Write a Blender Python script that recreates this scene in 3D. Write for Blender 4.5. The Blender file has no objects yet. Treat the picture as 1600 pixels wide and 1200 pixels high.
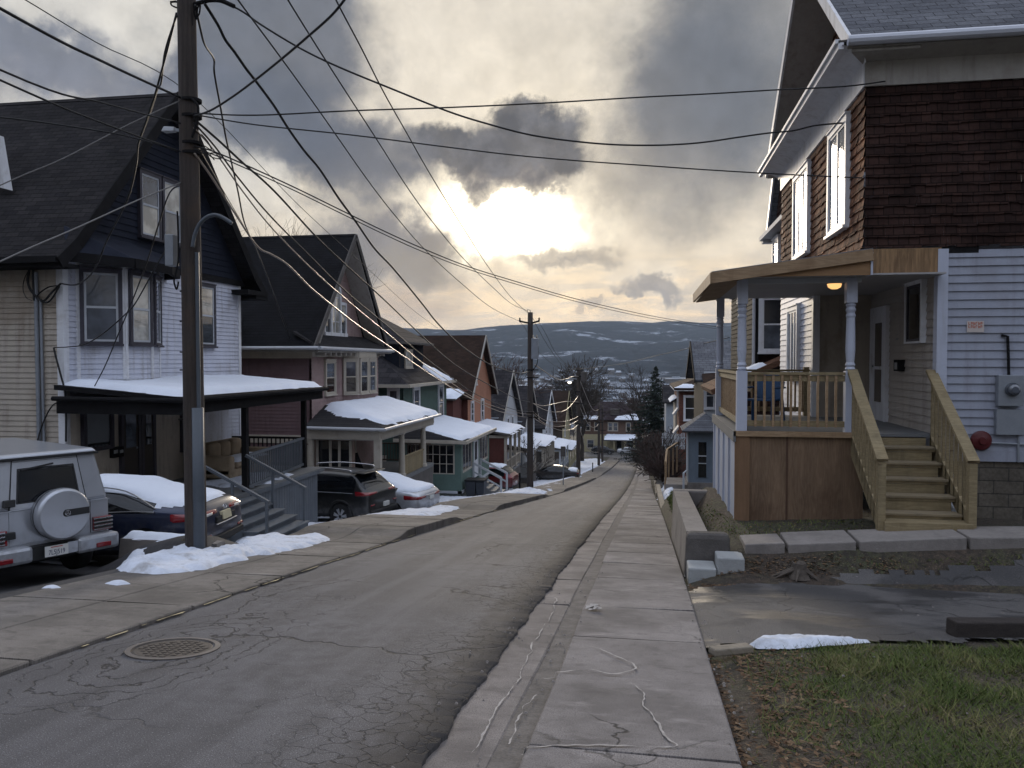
import bpy, bmesh, math, random
from math import radians as R, sin, cos, tan, atan2, pi, sqrt, floor
from mathutils import Vector as V, Matrix, noise as NZ
random.seed(7)
SC = bpy.context.scene
COL = SC.collection
# ------------------------------------------------------------------ camera
EYE = V((0, 0, 1.65)); YAW = R(9.5); PIT = math.atan((600 - 562) / 1250)
FW = V((-sin(YAW) * cos(PIT), cos(YAW) * cos(PIT), -sin(PIT)))
RT = V((cos(YAW), sin(YAW), 0)); UP = RT.cross(FW)
cd = bpy.data.cameras.new('camera'); cam = bpy.data.objects.new('camera', cd); COL.objects.link(cam)
cam.location = EYE; cam.rotation_euler = (pi / 2 - PIT, 0, YAW)
cd.sensor_width = 36; cd.lens = 1250 / 1600 * 36; cd.clip_end = 20000; cd.clip_start = .05
SC.camera = cam
def ray(px, py): return FW + RT * ((px - 800) / 1250) + UP * ((600 - py) / 1250)
def at(px, py, x=None, y=None, z=None):          # a measured photo point at a known distance
    d = ray(px, py)
    if x is not None: t = x / d.x
    elif y is not None: t = y / d.y
    else: t = (z - EYE.z) / d.z
    return EYE + d * t
# ------------------------------------------------------------------ ground profile
PROF = [(-90, 9.5), (-60, 6.5), (-20, 2.25), (0, 0), (10, -1.15), (20, -2.42), (47, -6.05), (78, -9.75), (115, -13.6),
        (150, -16.6), (168, -17.5), (200, -20.5), (260, -27), (400, -42), (800, -66), (1200, -70), (3000, -70)]
def zr(y):
    P = PROF
    if y <= P[0][0]: return P[0][1]
    for i in range(len(P) - 1):
        if y < P[i + 1][0]: break
    else: return P[-1][1]
    (x1, a), (x2, b) = P[i], P[i + 1]
    m1 = (b - P[i - 1][1]) / (x2 - P[i - 1][0]) if i > 0 else (b - a) / (x2 - x1)
    m2 = (P[i + 2][1] - a) / (P[i + 2][0] - x1) if i + 2 < len(P) else (b - a) / (x2 - x1)
    h = x2 - x1; t = (y - x1) / h
    return (a * (1 + 2 * t) * (1 - t) ** 2 + h * m1 * t * (1 - t) ** 2 + b * t * t * (3 - 2 * t) + h * m2 * t * t * (t - 1))
def ss(a, b, v):
    t = max(0, min(1, (v - a) / (b - a))); return t * t * (3 - 2 * t)
def mixf(a, b, t): return a + (b - a) * t
def zg(x, y):
    z = zr(y)
    if x < -5:
        z -= .16 * (1 - ss(14, 17, y)) * ss(-7.9, -9, x) * ss(2, 8, y)
        z -= (.34 + .27 * ss(19.5, 22, y) * (1 - ss(27, 30, y))) * ss(-6.4, -8.2, x) * ss(2, 8, y) * (1 - ss(120, 150, y))
        z += .30 * ss(10.5, 10.95, y) * (1 - ss(11.6, 12.1, y)) * ss(-8.2, -7.7, x) * (1 - ss(-6.9, -6.4, x))
        if x < -30: z += (-x - 30) * .02
    if x > .55:
        w = ss(.55, 1.25, x)
        if y < 10.4: t = z + .02
        elif y < 11.2: t = mixf(zr(10.4) + .02, -.9 + .07 * (x - 1.2), ss(10.4, 11.2, y))
        elif y < 17.2: t = -.9 + .07 * min(3.5, x - 1.2) * (1 - ss(12, 15, y)) - .02 * (y - 11.2)
        elif y < 18.5: t = mixf(-1.03, zr(18.5) + .4, ss(17.2, 18.5, y))
        else: t = z + .4 * (1 - ss(130, 150, y))
        z = mixf(z, t, w)
        if x > 30: z += (x - 30) * .02
    return z
def gp(px, py):                                  # photo point on the street surface
    d = ray(px, py); t = 1.0
    for _ in range(60):
        p = EYE + d * t
        f = p.z - zr(p.y)
        if f < .002: break
        t += max(f / (abs(d.z) + .0) * .5, .002)
    return EYE + d * t
# ------------------------------------------------------------------ objects
ROOT = {}
def _tag(o, label=None, cat=None, group=None, kind=None):
    if label: o['label'] = label
    if cat: o['category'] = cat
    if group: o['group'] = group
    if kind: o['kind'] = kind
    return o
def thing(name, label, cat, loc=(0, 0, 0), rz=0, group=None):
    o = bpy.data.objects.new(name, None); COL.objects.link(o); o.empty_display_size = .3
    o.location = loc; o.rotation_euler = (0, 0, rz)
    ROOT[o.name] = (V(loc), rz)
    return _tag(o, label, cat, group)
def copy_tree(o, loc, rz=None, label=None, parent=None):
    c = o.copy(); COL.objects.link(c)
    if parent: c.parent = parent
    else:
        c.location = loc
        if rz is not None: c.rotation_euler = (0, 0, rz)
        if label: c['label'] = label
    for ch in list(o.children): copy_tree(ch, None, None, None, c)
    return c
class MB:
    def __init__(s): s.v = []; s.f = []
    def quad(s, *p):
        n = len(s.v); s.v += [tuple(q) for q in p]; s.f.append(tuple(range(n, n + len(p)))); return s
    def hexa(s, c):          # 8 corners: bottom 4, top 4
        n = len(s.v); s.v += [tuple(q) for q in c]
        for f in ((3, 2, 1, 0), (4, 5, 6, 7), (0, 1, 5, 4), (1, 2, 6, 5), (2, 3, 7, 6), (3, 0, 4, 7)): s.f.append(tuple(n + i for i in f))
        return s
    def box(s, x0, x1, y0, y1, z0, z1):
        return s.hexa([(x0, y0, z0), (x1, y0, z0), (x1, y1, z0), (x0, y1, z0), (x0, y0, z1), (x1, y0, z1), (x1, y1, z1), (x0, y1, z1)])
    def prism(s, poly, vec):
        n = len(s.v); k = len(poly); vec = V(vec)
        s.v += [tuple(p) for p in poly] + [tuple(V(p) + vec) for p in poly]
        s.f.append(tuple(range(n + k - 1, n - 1, -1))); s.f.append(tuple(range(n + k, n + 2 * k)))
        for i in range(k):
            j = (i + 1) % k; s.f.append((n + i, n + j, n + k + j, n + k + i))
        return s
    def slab(s, poly, th):   # polygon thickened downwards along its normal
        p = [V(q) for q in poly]; nn = (p[1] - p[0]).cross(p[2] - p[0]).normalized()
        if nn.z < 0: nn = -nn
        return s.prism(p, -nn * th)
    def bar(s, a, b, w, h, up=(0, 0, 1)):
        a = V(a); b = V(b); d = (b - a).normalized(); u = V(up)
        if abs(d.dot(u)) > .98: u = V((1, 0, 0))
        r = d.cross(u).normalized(); u = r.cross(d)
        c = []
        for p in (a, b): c.append([p + r * (sx * w / 2) + u * (sz * h / 2) for sx, sz in ((-1, -1), (1, -1), (1, 1), (-1, 1))])
        return s.hexa([c[0][0], c[0][1], c[1][1], c[1][0], c[0][3], c[0][2], c[1][2], c[1][3]])
    def tube(s, pts, r, n=6, caps=True):
        pts = [V(p) for p in pts]; m = len(pts)
        rr = r if isinstance(r, (list, tuple)) else [r] * m
        b = len(s.v); pu = None
        for i, p in enumerate(pts):
            d = (pts[min(i + 1, m - 1)] - pts[max(i - 1, 0)])
            d = d.normalized() if d.length > 1e-9 else V((0, 0, 1))
            if pu is None:
                pu = V((0, 0, 1)) if abs(d.z) < .9 else V((1, 0, 0))
            x = d.cross(pu); x = x.normalized() if x.length > 1e-6 else d.orthogonal().normalized()
            pu = x.cross(d).normalized()
            for k in range(n):
                a = 2 * pi * k / n; s.v.append(tuple(p + (x * cos(a) + pu * sin(a)) * rr[i]))
        for i in range(m - 1):
            for k in range(n):
                s.f.append((b + i * n + k, b + i * n + (k + 1) % n, b + (i + 1) * n + (k + 1) % n, b + (i + 1) * n + k))
        if caps:
            s.f.append(tuple(b + k for k in range(n - 1, -1, -1))); s.f.append(tuple(b + (m - 1) * n + k for k in range(n)))
        return s
    def lathe(s, c, prof, n=16, axis='z'):     # prof: (r, h)
        b = len(s.v); c = V(c)
        for r, h in prof:
            for k in range(n):
                a = 2 * pi * k / n; q = (r * cos(a), r * sin(a), h)
                if axis == 'y': q = (q[0], q[2], q[1])
                elif axis == 'x': q = (q[2], q[0], q[1])
                s.v.append(tuple(c + V(q)))
        m = len(prof)
        for i in range(m - 1):
            for k in range(n): s.f.append((b + i * n + k, b + i * n + (k + 1) % n, b + (i + 1) * n + (k + 1) % n, b + (i + 1) * n + k))
        s.f.append(tuple(b + k for k in range(n - 1, -1, -1))); s.f.append(tuple(b + (m - 1) * n + k for k in range(n)))
        return s
    def ob(s, F, u0, u1, z0, z1, d0, d1):      # box in a wall frame F=(O,U,N): along, up, outwards
        P = lambda u, z, d: fp(F, u, z, d)
        return s.hexa([P(u0, z0, d0), P(u1, z0, d0), P(u1, z0, d1), P(u0, z0, d1), P(u0, z1, d0), P(u1, z1, d0), P(u1, z1, d1), P(u0, z1, d1)])
    def clap(s, F, u0, u1, z0, z1, h=.11, out=.018, lim=None, seg=None, jit=0, seed=1):   # lapped boards or shingle courses
        q = random.Random(seed); z = z0
        while z < z1 - 1e-4:
            zt = min(z + h, z1)
            a0, b0 = lim(z) if lim else (u0, u1)
            a1, b1 = lim(zt) if lim else (u0, u1)
            if b0 > a0:
                if b1 < a1: a1 = b1 = (a1 + b1) / 2
                cuts = [0, 1]
                if seg:
                    cuts = [0]; L = b0 - a0
                    while cuts[-1] < 1: cuts.append(cuts[-1] + seg * q.uniform(.5, 1.5) / L)
                    cuts[-1] = 1
                for c, d in zip(cuts[:-1], cuts[1:]):
                    e0, e1 = q.uniform(-jit, jit), q.uniform(-jit, jit) * .5; zz = z + min(e0, h * .3); o2 = out + abs(q.gauss(0, jit * .35))
                    pa, pb = mixf(a0, b0, c), mixf(a0, b0, d); qa, qb = mixf(a1, b1, c), mixf(a1, b1, d)
                    s.quad(fp(F, pa, zz, o2), fp(F, pb, zz + e1 * .3, o2), fp(F, qb, zt + jit, 0), fp(F, qa, zt + jit, 0))
                    s.quad(fp(F, pa, zz, -.002), fp(F, pb, zz + e1 * .3, -.002), fp(F, pb, zz + e1 * .3, o2), fp(F, pa, zz, o2))
            z = zt
        return s
    def build(s, name, mat, parent=None, smooth=False, local=False, bevel=0, label=None, fix=True):
        me = bpy.data.meshes.new(name)
        vs = s.v
        if parent is not None and not local:
            r = parent
            while r.parent: r = r.parent
            L, rz = ROOT[r.name]
            if rz: 
                M = Matrix.Rotation(-rz, 3, 'Z'); vs = [tuple(M @ (V(p) - L)) for p in vs]
            else: vs = [(p[0] - L.x, p[1] - L.y, p[2] - L.z) for p in vs]
        me.from_pydata(vs, [], s.f)
        if fix and len(s.f) < 60000:
            bm = bmesh.new(); bm.from_mesh(me); bmesh.ops.recalc_face_normals(bm, faces=bm.faces); bm.to_mesh(me); bm.free()
        for m in (mat if isinstance(mat, (list, tuple)) else [mat]): me.materials.append(m)
        if smooth: me.polygons.foreach_set('use_smooth', [True] * len(me.polygons))
        o = bpy.data.objects.new(name, me); COL.objects.link(o)
        if parent is not None: o.parent = parent
        if bevel:
            b = o.modifiers.new('b', 'BEVEL'); b.width = bevel; b.segments = 2; b.limit_method = 'ANGLE'; b.angle_limit = R(40)
        if label: o['label'] = label
        return o
def frame(ox, oy, ux, uy, nx, ny):
    u = V((ux, uy, 0)).normalized(); n = V((nx, ny, 0)).normalized(); return (V((ox, oy, 0)), u, n)
def fp(F, u, z, d): p = F[0] + F[1] * u + F[2] * d; return V((p.x, p.y, z))
def FX(x, face): return frame(x, 0, 0, 1, face, 0)      # plane x=const, u = y
def FY(y, face): return frame(0, y, 1, 0, 0, face)      # plane y=const, u = x
def spline(pts, n=6):
    pts = [V(p) for p in pts]; out = []
    for i in range(len(pts) - 1):
        p0 = pts[max(i - 1, 0)]; p1 = pts[i]; p2 = pts[i + 1]; p3 = pts[min(i + 2, len(pts) - 1)]
        for k in range(n):
            t = k / n
            out.append(.5 * ((2 * p1) + (p2 - p0) * t + (2 * p0 - 5 * p1 + 4 * p2 - p3) * t * t + (3 * p1 - p0 - 3 * p2 + p3) * t ** 3))
    out.append(pts[-1]); return out
# ------------------------------------------------------------------ materials
class NT:
    def __init__(s, tree): s.t = tree; s.n = tree.nodes; s.l = tree.links
    def node(s, ty, **kw):
        n = s.n.new(ty)
        for k, v in kw.items(): setattr(n, k, v)
        return n
    def inp(s, n, i, v):
        if v is None: return
        sk = n.inputs[i]
        if hasattr(v, 'is_linked') or isinstance(v, bpy.types.NodeSocket): s.l.new(v, sk)
        else:
            if sk.type in ('RGBA',) and isinstance(v, (tuple, list)) and len(v) == 3: v = tuple(v) + (1,)
            elif sk.type == 'RGBA' and isinstance(v, (int, float)): v = (v, v, v, 1)
            sk.default_value = v
    def m(s, op, a, b=None, c=None, clamp=False):
        n = s.node('ShaderNodeMath', operation=op, use_clamp=clamp)
        s.inp(n, 0, a); s.inp(n, 1, b); s.inp(n, 2, c); return n.outputs[0]
    def mix(s, f, a, b, bt='MIX'):
        n = s.node('ShaderNodeMix', data_type='RGBA', blend_type=bt); n.clamp_factor = True
        s.inp(n, 0, f); s.inp(n, 6, a); s.inp(n, 7, b); return n.outputs[2]
    def mapr(s, v, a, b, c=0, d=1, smooth=True):
        n = s.node('ShaderNodeMapRange'); n.interpolation_type = 'SMOOTHSTEP' if smooth else 'LINEAR'; n.clamp = True
        for i, q in enumerate((v, a, b, c, d)): s.inp(n, i, q)
        return n.outputs[0]
    def noise(s, vec, scale, detail=4, rough=.55, dist=0):
        n = s.node('ShaderNodeTexNoise'); s.inp(n, 'Vector', vec); n.inputs['Scale'].default_value = scale
        n.inputs['Detail'].default_value = detail; n.inputs['Roughness'].default_value = rough; n.inputs['Distortion'].default_value = dist
        return n.outputs[0]
    def vor(s, vec, scale, feature='DISTANCE_TO_EDGE', rnd=1):
        n = s.node('ShaderNodeTexVoronoi', feature=feature); s.inp(n, 'Vector', vec); n.inputs['Scale'].default_value = scale
        n.inputs['Randomness'].default_value = rnd
        return n.outputs['Distance'] if feature != 'F1C' else n.outputs['Color']
    def xyz(s, vec):
        n = s.node('ShaderNodeSeparateXYZ'); s.inp(n, 0, vec); return n.outputs
    def comb(s, x, y, z=0):
        n = s.node('ShaderNodeCombineXYZ'); s.inp(n, 0, x); s.inp(n, 1, y); s.inp(n, 2, z); return n.outputs[0]
    def vadd(s, a, b, op='ADD'):
        n = s.node('ShaderNodeVectorMath', operation=op); s.inp(n, 0, a); s.inp(n, 1, b); return n.outputs[0]
    def vscale(s, a, k):
        n = s.node('ShaderNodeVectorMath', operation='SCALE'); s.inp(n, 0, a); s.inp(n, 3, k); return n.outputs[0]
    def bump(s, h, strength=.3, dist=.02, nrm=None):
        n = s.node('ShaderNodeBump'); n.inputs['Strength'].default_value = strength; n.inputs['Distance'].default_value = dist
        s.inp(n, 'Height', h); s.inp(n, 'Normal', nrm); return n.outputs[0]
def newmat(name):
    m = bpy.data.materials.new(name); m.use_nodes = True; t = NT(m.node_tree)
    b = m.node_tree.nodes['Principled BSDF']; return m, t, b
def sc(c, k): return tuple(min(1, x * k) for x in c)
def hexc(h):
    f = lambda c: (c / 12.92 if c <= .04045 else ((c + .055) / 1.055) ** 2.4)
    return tuple(f(int(h[i:i + 2], 16) / 255) for i in (0, 2, 4))
MATS = {}
def mat(name, col, rough=.75, var=.18, scale=2.5, bump=.15, bscale=30, metallic=0, spec=.4, dirt=None, stretch=None, coat=0, streak=None):
    m, t, b = newmat(name)
    geo = t.node('ShaderNodeNewGeometry').outputs['Position']
    vec = geo
    if stretch:
        mp = t.node('ShaderNodeMapping'); mp.inputs['Scale'].default_value = stretch; t.inp(mp, 0, geo); vec = mp.outputs[0]
    n1 = t.noise(vec, scale, 5); n2 = t.noise(vec, scale * 9, 3)
    f = t.m('ADD', t.m('MULTIPLY', n1, .65), t.m('MULTIPLY', n2, .35))
    f = t.mapr(f, .3, .7, smooth=False)
    c = t.mix(f, sc(col, 1 - var), sc(col, 1 + var))
    if dirt:
        d = t.mapr(t.noise(geo, dirt[2] if len(dirt) > 2 else 1.3, 6, .65), .5, .72)
        c = t.mix(t.m('MULTIPLY', d, dirt[1]), c, dirt[0])
    if streak:
        gx = t.xyz(geo); v = t.comb(t.m('MULTIPLY', gx[0], 5), t.m('MULTIPLY', gx[1], 5), t.m('MULTIPLY', gx[2], .45))
        k = t.m('MULTIPLY', t.mapr(t.noise(v, 1.2, 6, .65), .46, .72), t.mapr(t.noise(geo, .7, 3), .3, .6))
        c = t.mix(t.m('MULTIPLY', k, streak[1]), c, streak[0])
    t.inp(b, 'Base Color', c)
    b.inputs['Roughness'].default_value = rough; b.inputs['Metallic'].default_value = metallic
    b.inputs['Specular IOR Level'].default_value = spec
    if coat: b.inputs['Coat Weight'].default_value = coat; b.inputs['Coat Roughness'].default_value = .05
    if bump:
        t.inp(b, 'Normal', t.bump(t.noise(vec, bscale, 4), bump, .02))
    MATS[name] = m; return m
def shingle(name, c1, c2, mortar, axis, k=1.0, w=.3, h=.14, rough=.9, bump=.6, streak=.25):
    m, t, b = newmat(name)
    o = t.xyz(t.node('ShaderNodeNewGeometry').outputs['Position'])
    geo = t.comb(o[0], o[1], o[2])
    u = o[0] if axis == 'x' else o[1]
    vec = t.comb(u, t.m('MULTIPLY', o[2], k), 0)
    br = t.node('ShaderNodeTexBrick'); t.inp(br, 'Vector', vec)
    br.inputs['Scale'].default_value = 1; br.inputs['Brick Width'].default_value = w; br.inputs['Row Height'].default_value = h
    br.inputs['Mortar Size'].default_value = h * .045; br.inputs['Mortar Smooth'].default_value = .3
    t.inp(br, 'Color1', c1); t.inp(br, 'Color2', c2); t.inp(br, 'Mortar', mortar)
    n = t.mapr(t.noise(geo, 1.1, 6, .6), .3, .7, 1 - streak, 1 + streak, False)
    n2 = t.mapr(t.noise(geo, 25, 3), .25, .75, .75, 1.25, False)
    c = t.mix(1, br.outputs[0], t.m('MULTIPLY', n, n2), 'MULTIPLY')
    t.inp(b, 'Base Color', c); b.inputs['Roughness'].default_value = rough; b.inputs['Specular IOR Level'].default_value = .08
    saw = t.m('FRACT', t.m('DIVIDE', t.m('MULTIPLY', o[2], k), h))
    hh = t.m('ADD', t.m('MULTIPLY', t.m('SUBTRACT', 1, saw), .6), t.m('MULTIPLY', br.outputs[1], -.5))
    hh = t.m('ADD', hh, t.m('MULTIPLY', n2, .15))
    t.inp(b, 'Normal', t.bump(hh, bump, .02)); MATS[name] = m; return m
def glass(name, col, rough=.04, coat=1.0, spec=.6):
    m, t, b = newmat(name)
    geo = t.node('ShaderNodeNewGeometry').outputs['Position']
    c = t.mix(t.mapr(t.noise(geo, 1.7, 3), .35, .65), sc(col, .6), sc(col, 1.3))
    t.inp(b, 'Base Color', c); b.inputs['Roughness'].default_value = rough; b.inputs['Specular IOR Level'].default_value = spec
    b.inputs['Coat Weight'].default_value = coat; b.inputs['Coat Roughness'].default_value = .02
    if name != 'bright_glass': t.inp(b, 'Normal', t.bump(t.noise(geo, 2.2, 2), .03, .02))
    MATS[name] = m; return m
def emis(name, col, k):
    m, t, b = newmat(name); b.inputs['Base Color'].default_value = (*col, 1)
    b.inputs['Emission Color'].default_value = (*col, 1); b.inputs['Emission Strength'].default_value = k; return m

WOODPOLE = mat('pole_wood', (.052, .042, .037), .9, .5, 3, .6, 14, stretch=(9, 9, .45), dirt=((.085, .055, .036), .5, 2), streak=((.028, .022, .02), 0.7))
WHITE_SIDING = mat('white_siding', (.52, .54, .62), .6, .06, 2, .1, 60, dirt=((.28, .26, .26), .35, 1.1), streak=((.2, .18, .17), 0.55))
SIDING_R = mat('shaded_white_siding', (.29, .31, .375), .6, .07, 2, .1, 60, dirt=((.19, .18, .19), .4, 1.1), streak=((.14, .13, .135), .5))  # white siding with the front wall's shade put into its colour
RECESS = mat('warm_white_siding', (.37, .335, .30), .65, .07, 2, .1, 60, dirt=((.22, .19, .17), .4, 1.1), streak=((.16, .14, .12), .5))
CREAM_SIDING = mat('cream_siding', (.40, .355, .30), .7, .1, 1.5, .1, 50, dirt=((.24, .19, .14), .6, .9), streak=((.13, .10, .075), 0.6))
TAN_STUCCO = mat('tan_stucco', (.50, .44, .365), .9, .12, 2, .3, 60, dirt=((.2, .17, .13), .4), streak=((.12, .1, .08), 0.6))
WHITE_TRIM = mat('white_trim', (.66, .67, .7), .5, .06, 4, .08, 60, dirt=((.38, .35, .32), .35, 3), streak=((.24, .22, .2), 0.5))
POST_WHITE = mat('post_paint', (.44, .47, .56), .45, .05, 4, .05, 50, streak=((.3, .29, .3), 0.5))
DARK_TRIM = mat('dark_trim', (.045, .042, .055), .6, .2, 4, .1, 50)
BLACK_WOOD = mat('black_wood', (.014, .0135, .0145), .85, .3, 5, .15, 40, spec=.08)
NAVY_SHINGLE = mat('navy_gable', (.017, .020, .031), .85, .3, 3, .3, 40, spec=.1)
SOFFIT = mat('soffit_paint', (.36, .34, .31), .7, .12, 2, .1, 40, dirt=((.2, .17, .14), .5, 2), streak=((.15, .13, .11), 0.6))
GUTTER = mat('gutter_metal', (.42, .43, .46), .45, .1, 3, .05, 40, spec=.5, dirt=((.2, .18, .16), .4, 3))
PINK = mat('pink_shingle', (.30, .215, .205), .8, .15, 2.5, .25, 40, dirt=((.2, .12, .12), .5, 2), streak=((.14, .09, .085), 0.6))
PINK_SHADED = mat('pink_shaded_side', (.14, .088, .094), .8, .15, 2.5, .2, 40, streak=((.06, .035, .035), 0.6))  # darker copy of the pink: shade of the side walls painted in
CREAM_TRIM = mat('cream_trim', (.42, .38, .32), .6, .1, 3, .1, 50, dirt=((.25, .21, .17), .4, 2.5))
GREEN = mat('green_siding', (.052, .095, .08), .75, .16, 3, .2, 40, streak=((.02, .035, .03), 0.6))
GREEN_LIGHT = mat('green_porch', (.10, .155, .135), .7, .14, 3, .15, 40)
ORANGE_STUCCO = mat('terracotta_wall', (.36, .165, .10), .85, .14, 2, .2, 40, streak=((.15, .07, .045), 0.5))
RED_WALL = mat('dark_red_wall', (.11, .035, .028), .8, .2, 3, .2, 40)
BLUEGREY = mat('blue_grey_siding', (.30, .33, .37), .7, .1, 2, .1, 40)
PALE_GREY = mat('pale_grey_siding', (.42, .44, .47), .7, .08, 2, .1, 40)
YELLOW_SIDING = mat('pale_yellow_siding', (.36, .32, .2), .75, .1, 2, .1, 40)
STEEL_BLUE = mat('steel_blue_paint', (.14, .175, .22), .65, .12, 3, .1, 40)
BROWN_ROOFING = shingle('brown_roof', (.040, .025, .019), (.027, .018, .014), (.02, .014, .012), 'x', 1.25)
BROWN_ROOFY = shingle('rust_roof', (.15, .078, .05), (.11, .06, .04), (.05, .03, .02), 'y', 1.5)
ROOF_H1 = shingle('charcoal_roof', (.028, .026, .027), (.017, .016, .018), (.005, .005, .005), 'x', 1.42, .32, .16)
ROOF_BLACK = shingle('black_roof', (.011, .011, .013), (.008, .008, .009), (.005, .005, .006), 'x', 1.3)
ROOF_SLATE = shingle('slate_roof', (.042, .039, .042), (.02, .019, .022), (.012, .011, .012), 'x', 1.4, .5, .34)
ROOF_SLATEY = shingle('slate_roof_front', (.042, .039, .042), (.02, .019, .022), (.012, .011, .012), 'y', 1.4, .5, .34)
ROOF_DARKY = shingle('dark_roof_front', (.035, .033, .034), (.025, .024, .026), (.01, .01, .01), 'y', 2)
ROOF_GREY = shingle('grey_roof', (.135, .14, .155), (.09, .094, .108), (.03, .03, .033), 'x', 1.35, .34, .15)
ROOF_GREYY = shingle('grey_roof_front', (.12, .125, .14), (.09, .094, .108), (.03, .03, .033), 'y', 1.35, .34, .15)
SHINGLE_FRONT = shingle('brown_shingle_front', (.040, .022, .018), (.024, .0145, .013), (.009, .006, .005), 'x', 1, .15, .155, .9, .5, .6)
SHINGLE_SIDE = shingle('brown_shingle_sunlit', (.26, .13, .075), (.10, .05, .035), (.02, .012, .01), 'y', 1, .17, .155, .85, .8, .5)  # same brown shingles, warm low sun painted into the colour
BRICK = shingle('red_brick_front', (.15, .062, .045), (.11, .047, .035), (.12, .1, .09), 'x', 1, .22, .075, .9, .4)
BRICKY = shingle('red_brick_side', (.19, .075, .05), (.14, .058, .04), (.12, .1, .09), 'y', 1, .22, .075, .9, .4)
STONE = shingle('block_foundation', (.12, .105, .085), (.09, .08, .068), (.06, .055, .05), 'x', 1, .42, .2, .95, .6, .4)
CONC = mat('old_concrete', (.21, .19, .175), .92, .22, 1.6, .5, 45, dirt=((.1, .088, .08), .7, 1.2))
CONC_DARK = mat('dark_concrete', (.095, .086, .08), .95, .3, 2, .6, 40, dirt=((.05, .045, .04), .6, 1.6))
CONC_PALE = mat('pale_concrete_step', (.30, .31, .31), .9, .14, 3, .3, 45, dirt=((.17, .16, .15), .5, 2.5))
SNOW = mat('snow', (.68, .72, .80), .8, .05, 1.5, .35, 9, spec=.3)
SNOW_DIRTY = mat('old_snow', (.58, .615, .69), .85, .12, 3.2, .9, 15, spec=.3, dirt=((.30, .29, .285), .75, 3.0))
PINE = mat('new_pine', (.32, .22, .13), .75, .16, 2, .2, 30, stretch=(1, 8, 8), dirt=((.2, .11, .05), .35, 3), streak=((.17, .1, .05), 0.5))
PT_WOOD = mat('treated_lumber', (.26, .207, .118), .8, .18, 2.5, .2, 30, dirt=((.17, .12, .055), .5, 2.5), streak=((.12, .095, .055), 0.7))
PLY_HEAD = mat('plywood_header', (.26, .16, .08), .75, .5, 2.6, .1, 30, stretch=(9, 1, .5), streak=((.07, .04, .02), .75))
PLY_SKIRT = mat('plywood_skirt', (.19, .125, .078), .85, .3, 1.6, .15, 30, stretch=(4, 1, .5), dirt=((.085, .045, .026), .6, .8))
GREY_DECK = mat('grey_deck_paint', (.13, .135, .14), .6, .12, 4, .15, 40, dirt=((.2, .19, .18), .3, 3))
GREY_PAINT = mat('slate_blue_deck', (.095, .108, .125), .7, .15, 3, .15, 40, streak=((.2, .2, .2), 0.4))
PANEL = mat('skirt_panel', (.42, .46, .55), .55, .06, 2, .06, 40, dirt=((.33, .32, .31), .3, 2), streak=((.2, .19, .18), 0.6))
G_DARK = glass('dark_glass', (.012, .013, .016))
G_GREY = glass('curtained_glass', (.075, .085, .105))
G_SHADE = glass('shaded_glass', (.44, .42, .37))
G_BRIGHT = glass('bright_glass', (.06, .06, .06), .02, 1, 1)
METAL_GREY = mat('galvanised', (.24, .26, .29), .5, .1, 5, .06, 40, metallic=.3)
U_GUARD = mat('conduit_guard', (.075, .088, .105), .5, .12, 3, .06, 40)
RUBBER = mat('rubber', (.016, .016, .017), .85, .2, 6, .2, 60)
WIREB = mat('black_cable', (.012, .012, .013), .6, .2, 3, 0, 30)
WIREG = mat('grey_cable', (.16, .155, .15), .5, .2, 3, 0, 30)
ALU = mat('aluminium_cable', (.34, .29, .25), .35, .15, 3, 0, 30, metallic=.7)
DIRT = mat('dirt', (.085, .062, .046), .95, .4, 2.5, .7, 30, dirt=((.06, .07, .03), .5, 1.3))
BARK = mat('bark', (.045, .036, .03), .95, .3, 5, .4, 30)
BARK_RED = mat('red_bark', (.065, .042, .036), .95, .3, 5, .2, 30)
NEEDLE = mat('needles', (.016, .026, .018), .8, .45, 1.5, 0, 30)

def lumber(m, grain='x', knot=(.06, .03, .015)):
    # knots, growth rings and rusty nail heads on top of the plain wood colour
    t = NT(m.node_tree); b = m.node_tree.nodes['Principled BSDF']; lk = b.inputs['Base Color'].links[0]; c = lk.from_socket
    g = t.node('ShaderNodeNewGeometry').outputs['Position']; X, Y, Z = t.xyz(g)
    st = {'x': t.comb(t.m('MULTIPLY', X, .35), t.m('MULTIPLY', Y, 3), t.m('MULTIPLY', Z, 3)), 'z': t.comb(t.m('MULTIPLY', X, 3), t.m('MULTIPLY', Y, 3), t.m('MULTIPLY', Z, .35))}[grain]
    v = t.vor(st, 1.7, 'F1'); kn = t.mapr(v, .10, .04)
    rings = t.m('FRACT', t.m('MULTIPLY', t.m('ADD', t.noise(st, 1.3, 4), t.m('MULTIPLY', v, .12)), 14)); rg = t.m('MULTIPLY', t.mapr(t.m('ABSOLUTE', t.m('SUBTRACT', rings, .5)), .5, .1, 0, 1), .38)
    c = t.mix(rg, c, t.mix(1, c, (.55, .50, .45), 'MULTIPLY')); c = t.mix(t.m('MULTIPLY', kn, .8), c, knot)
    t.l.new(c, b.inputs['Base Color'])
for m_, g_ in ((PINE, 'x'), (PT_WOOD, 'x'), (PLY_SKIRT, 'z'), (PLY_HEAD, 'z')): lumber(m_, g_)
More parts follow.
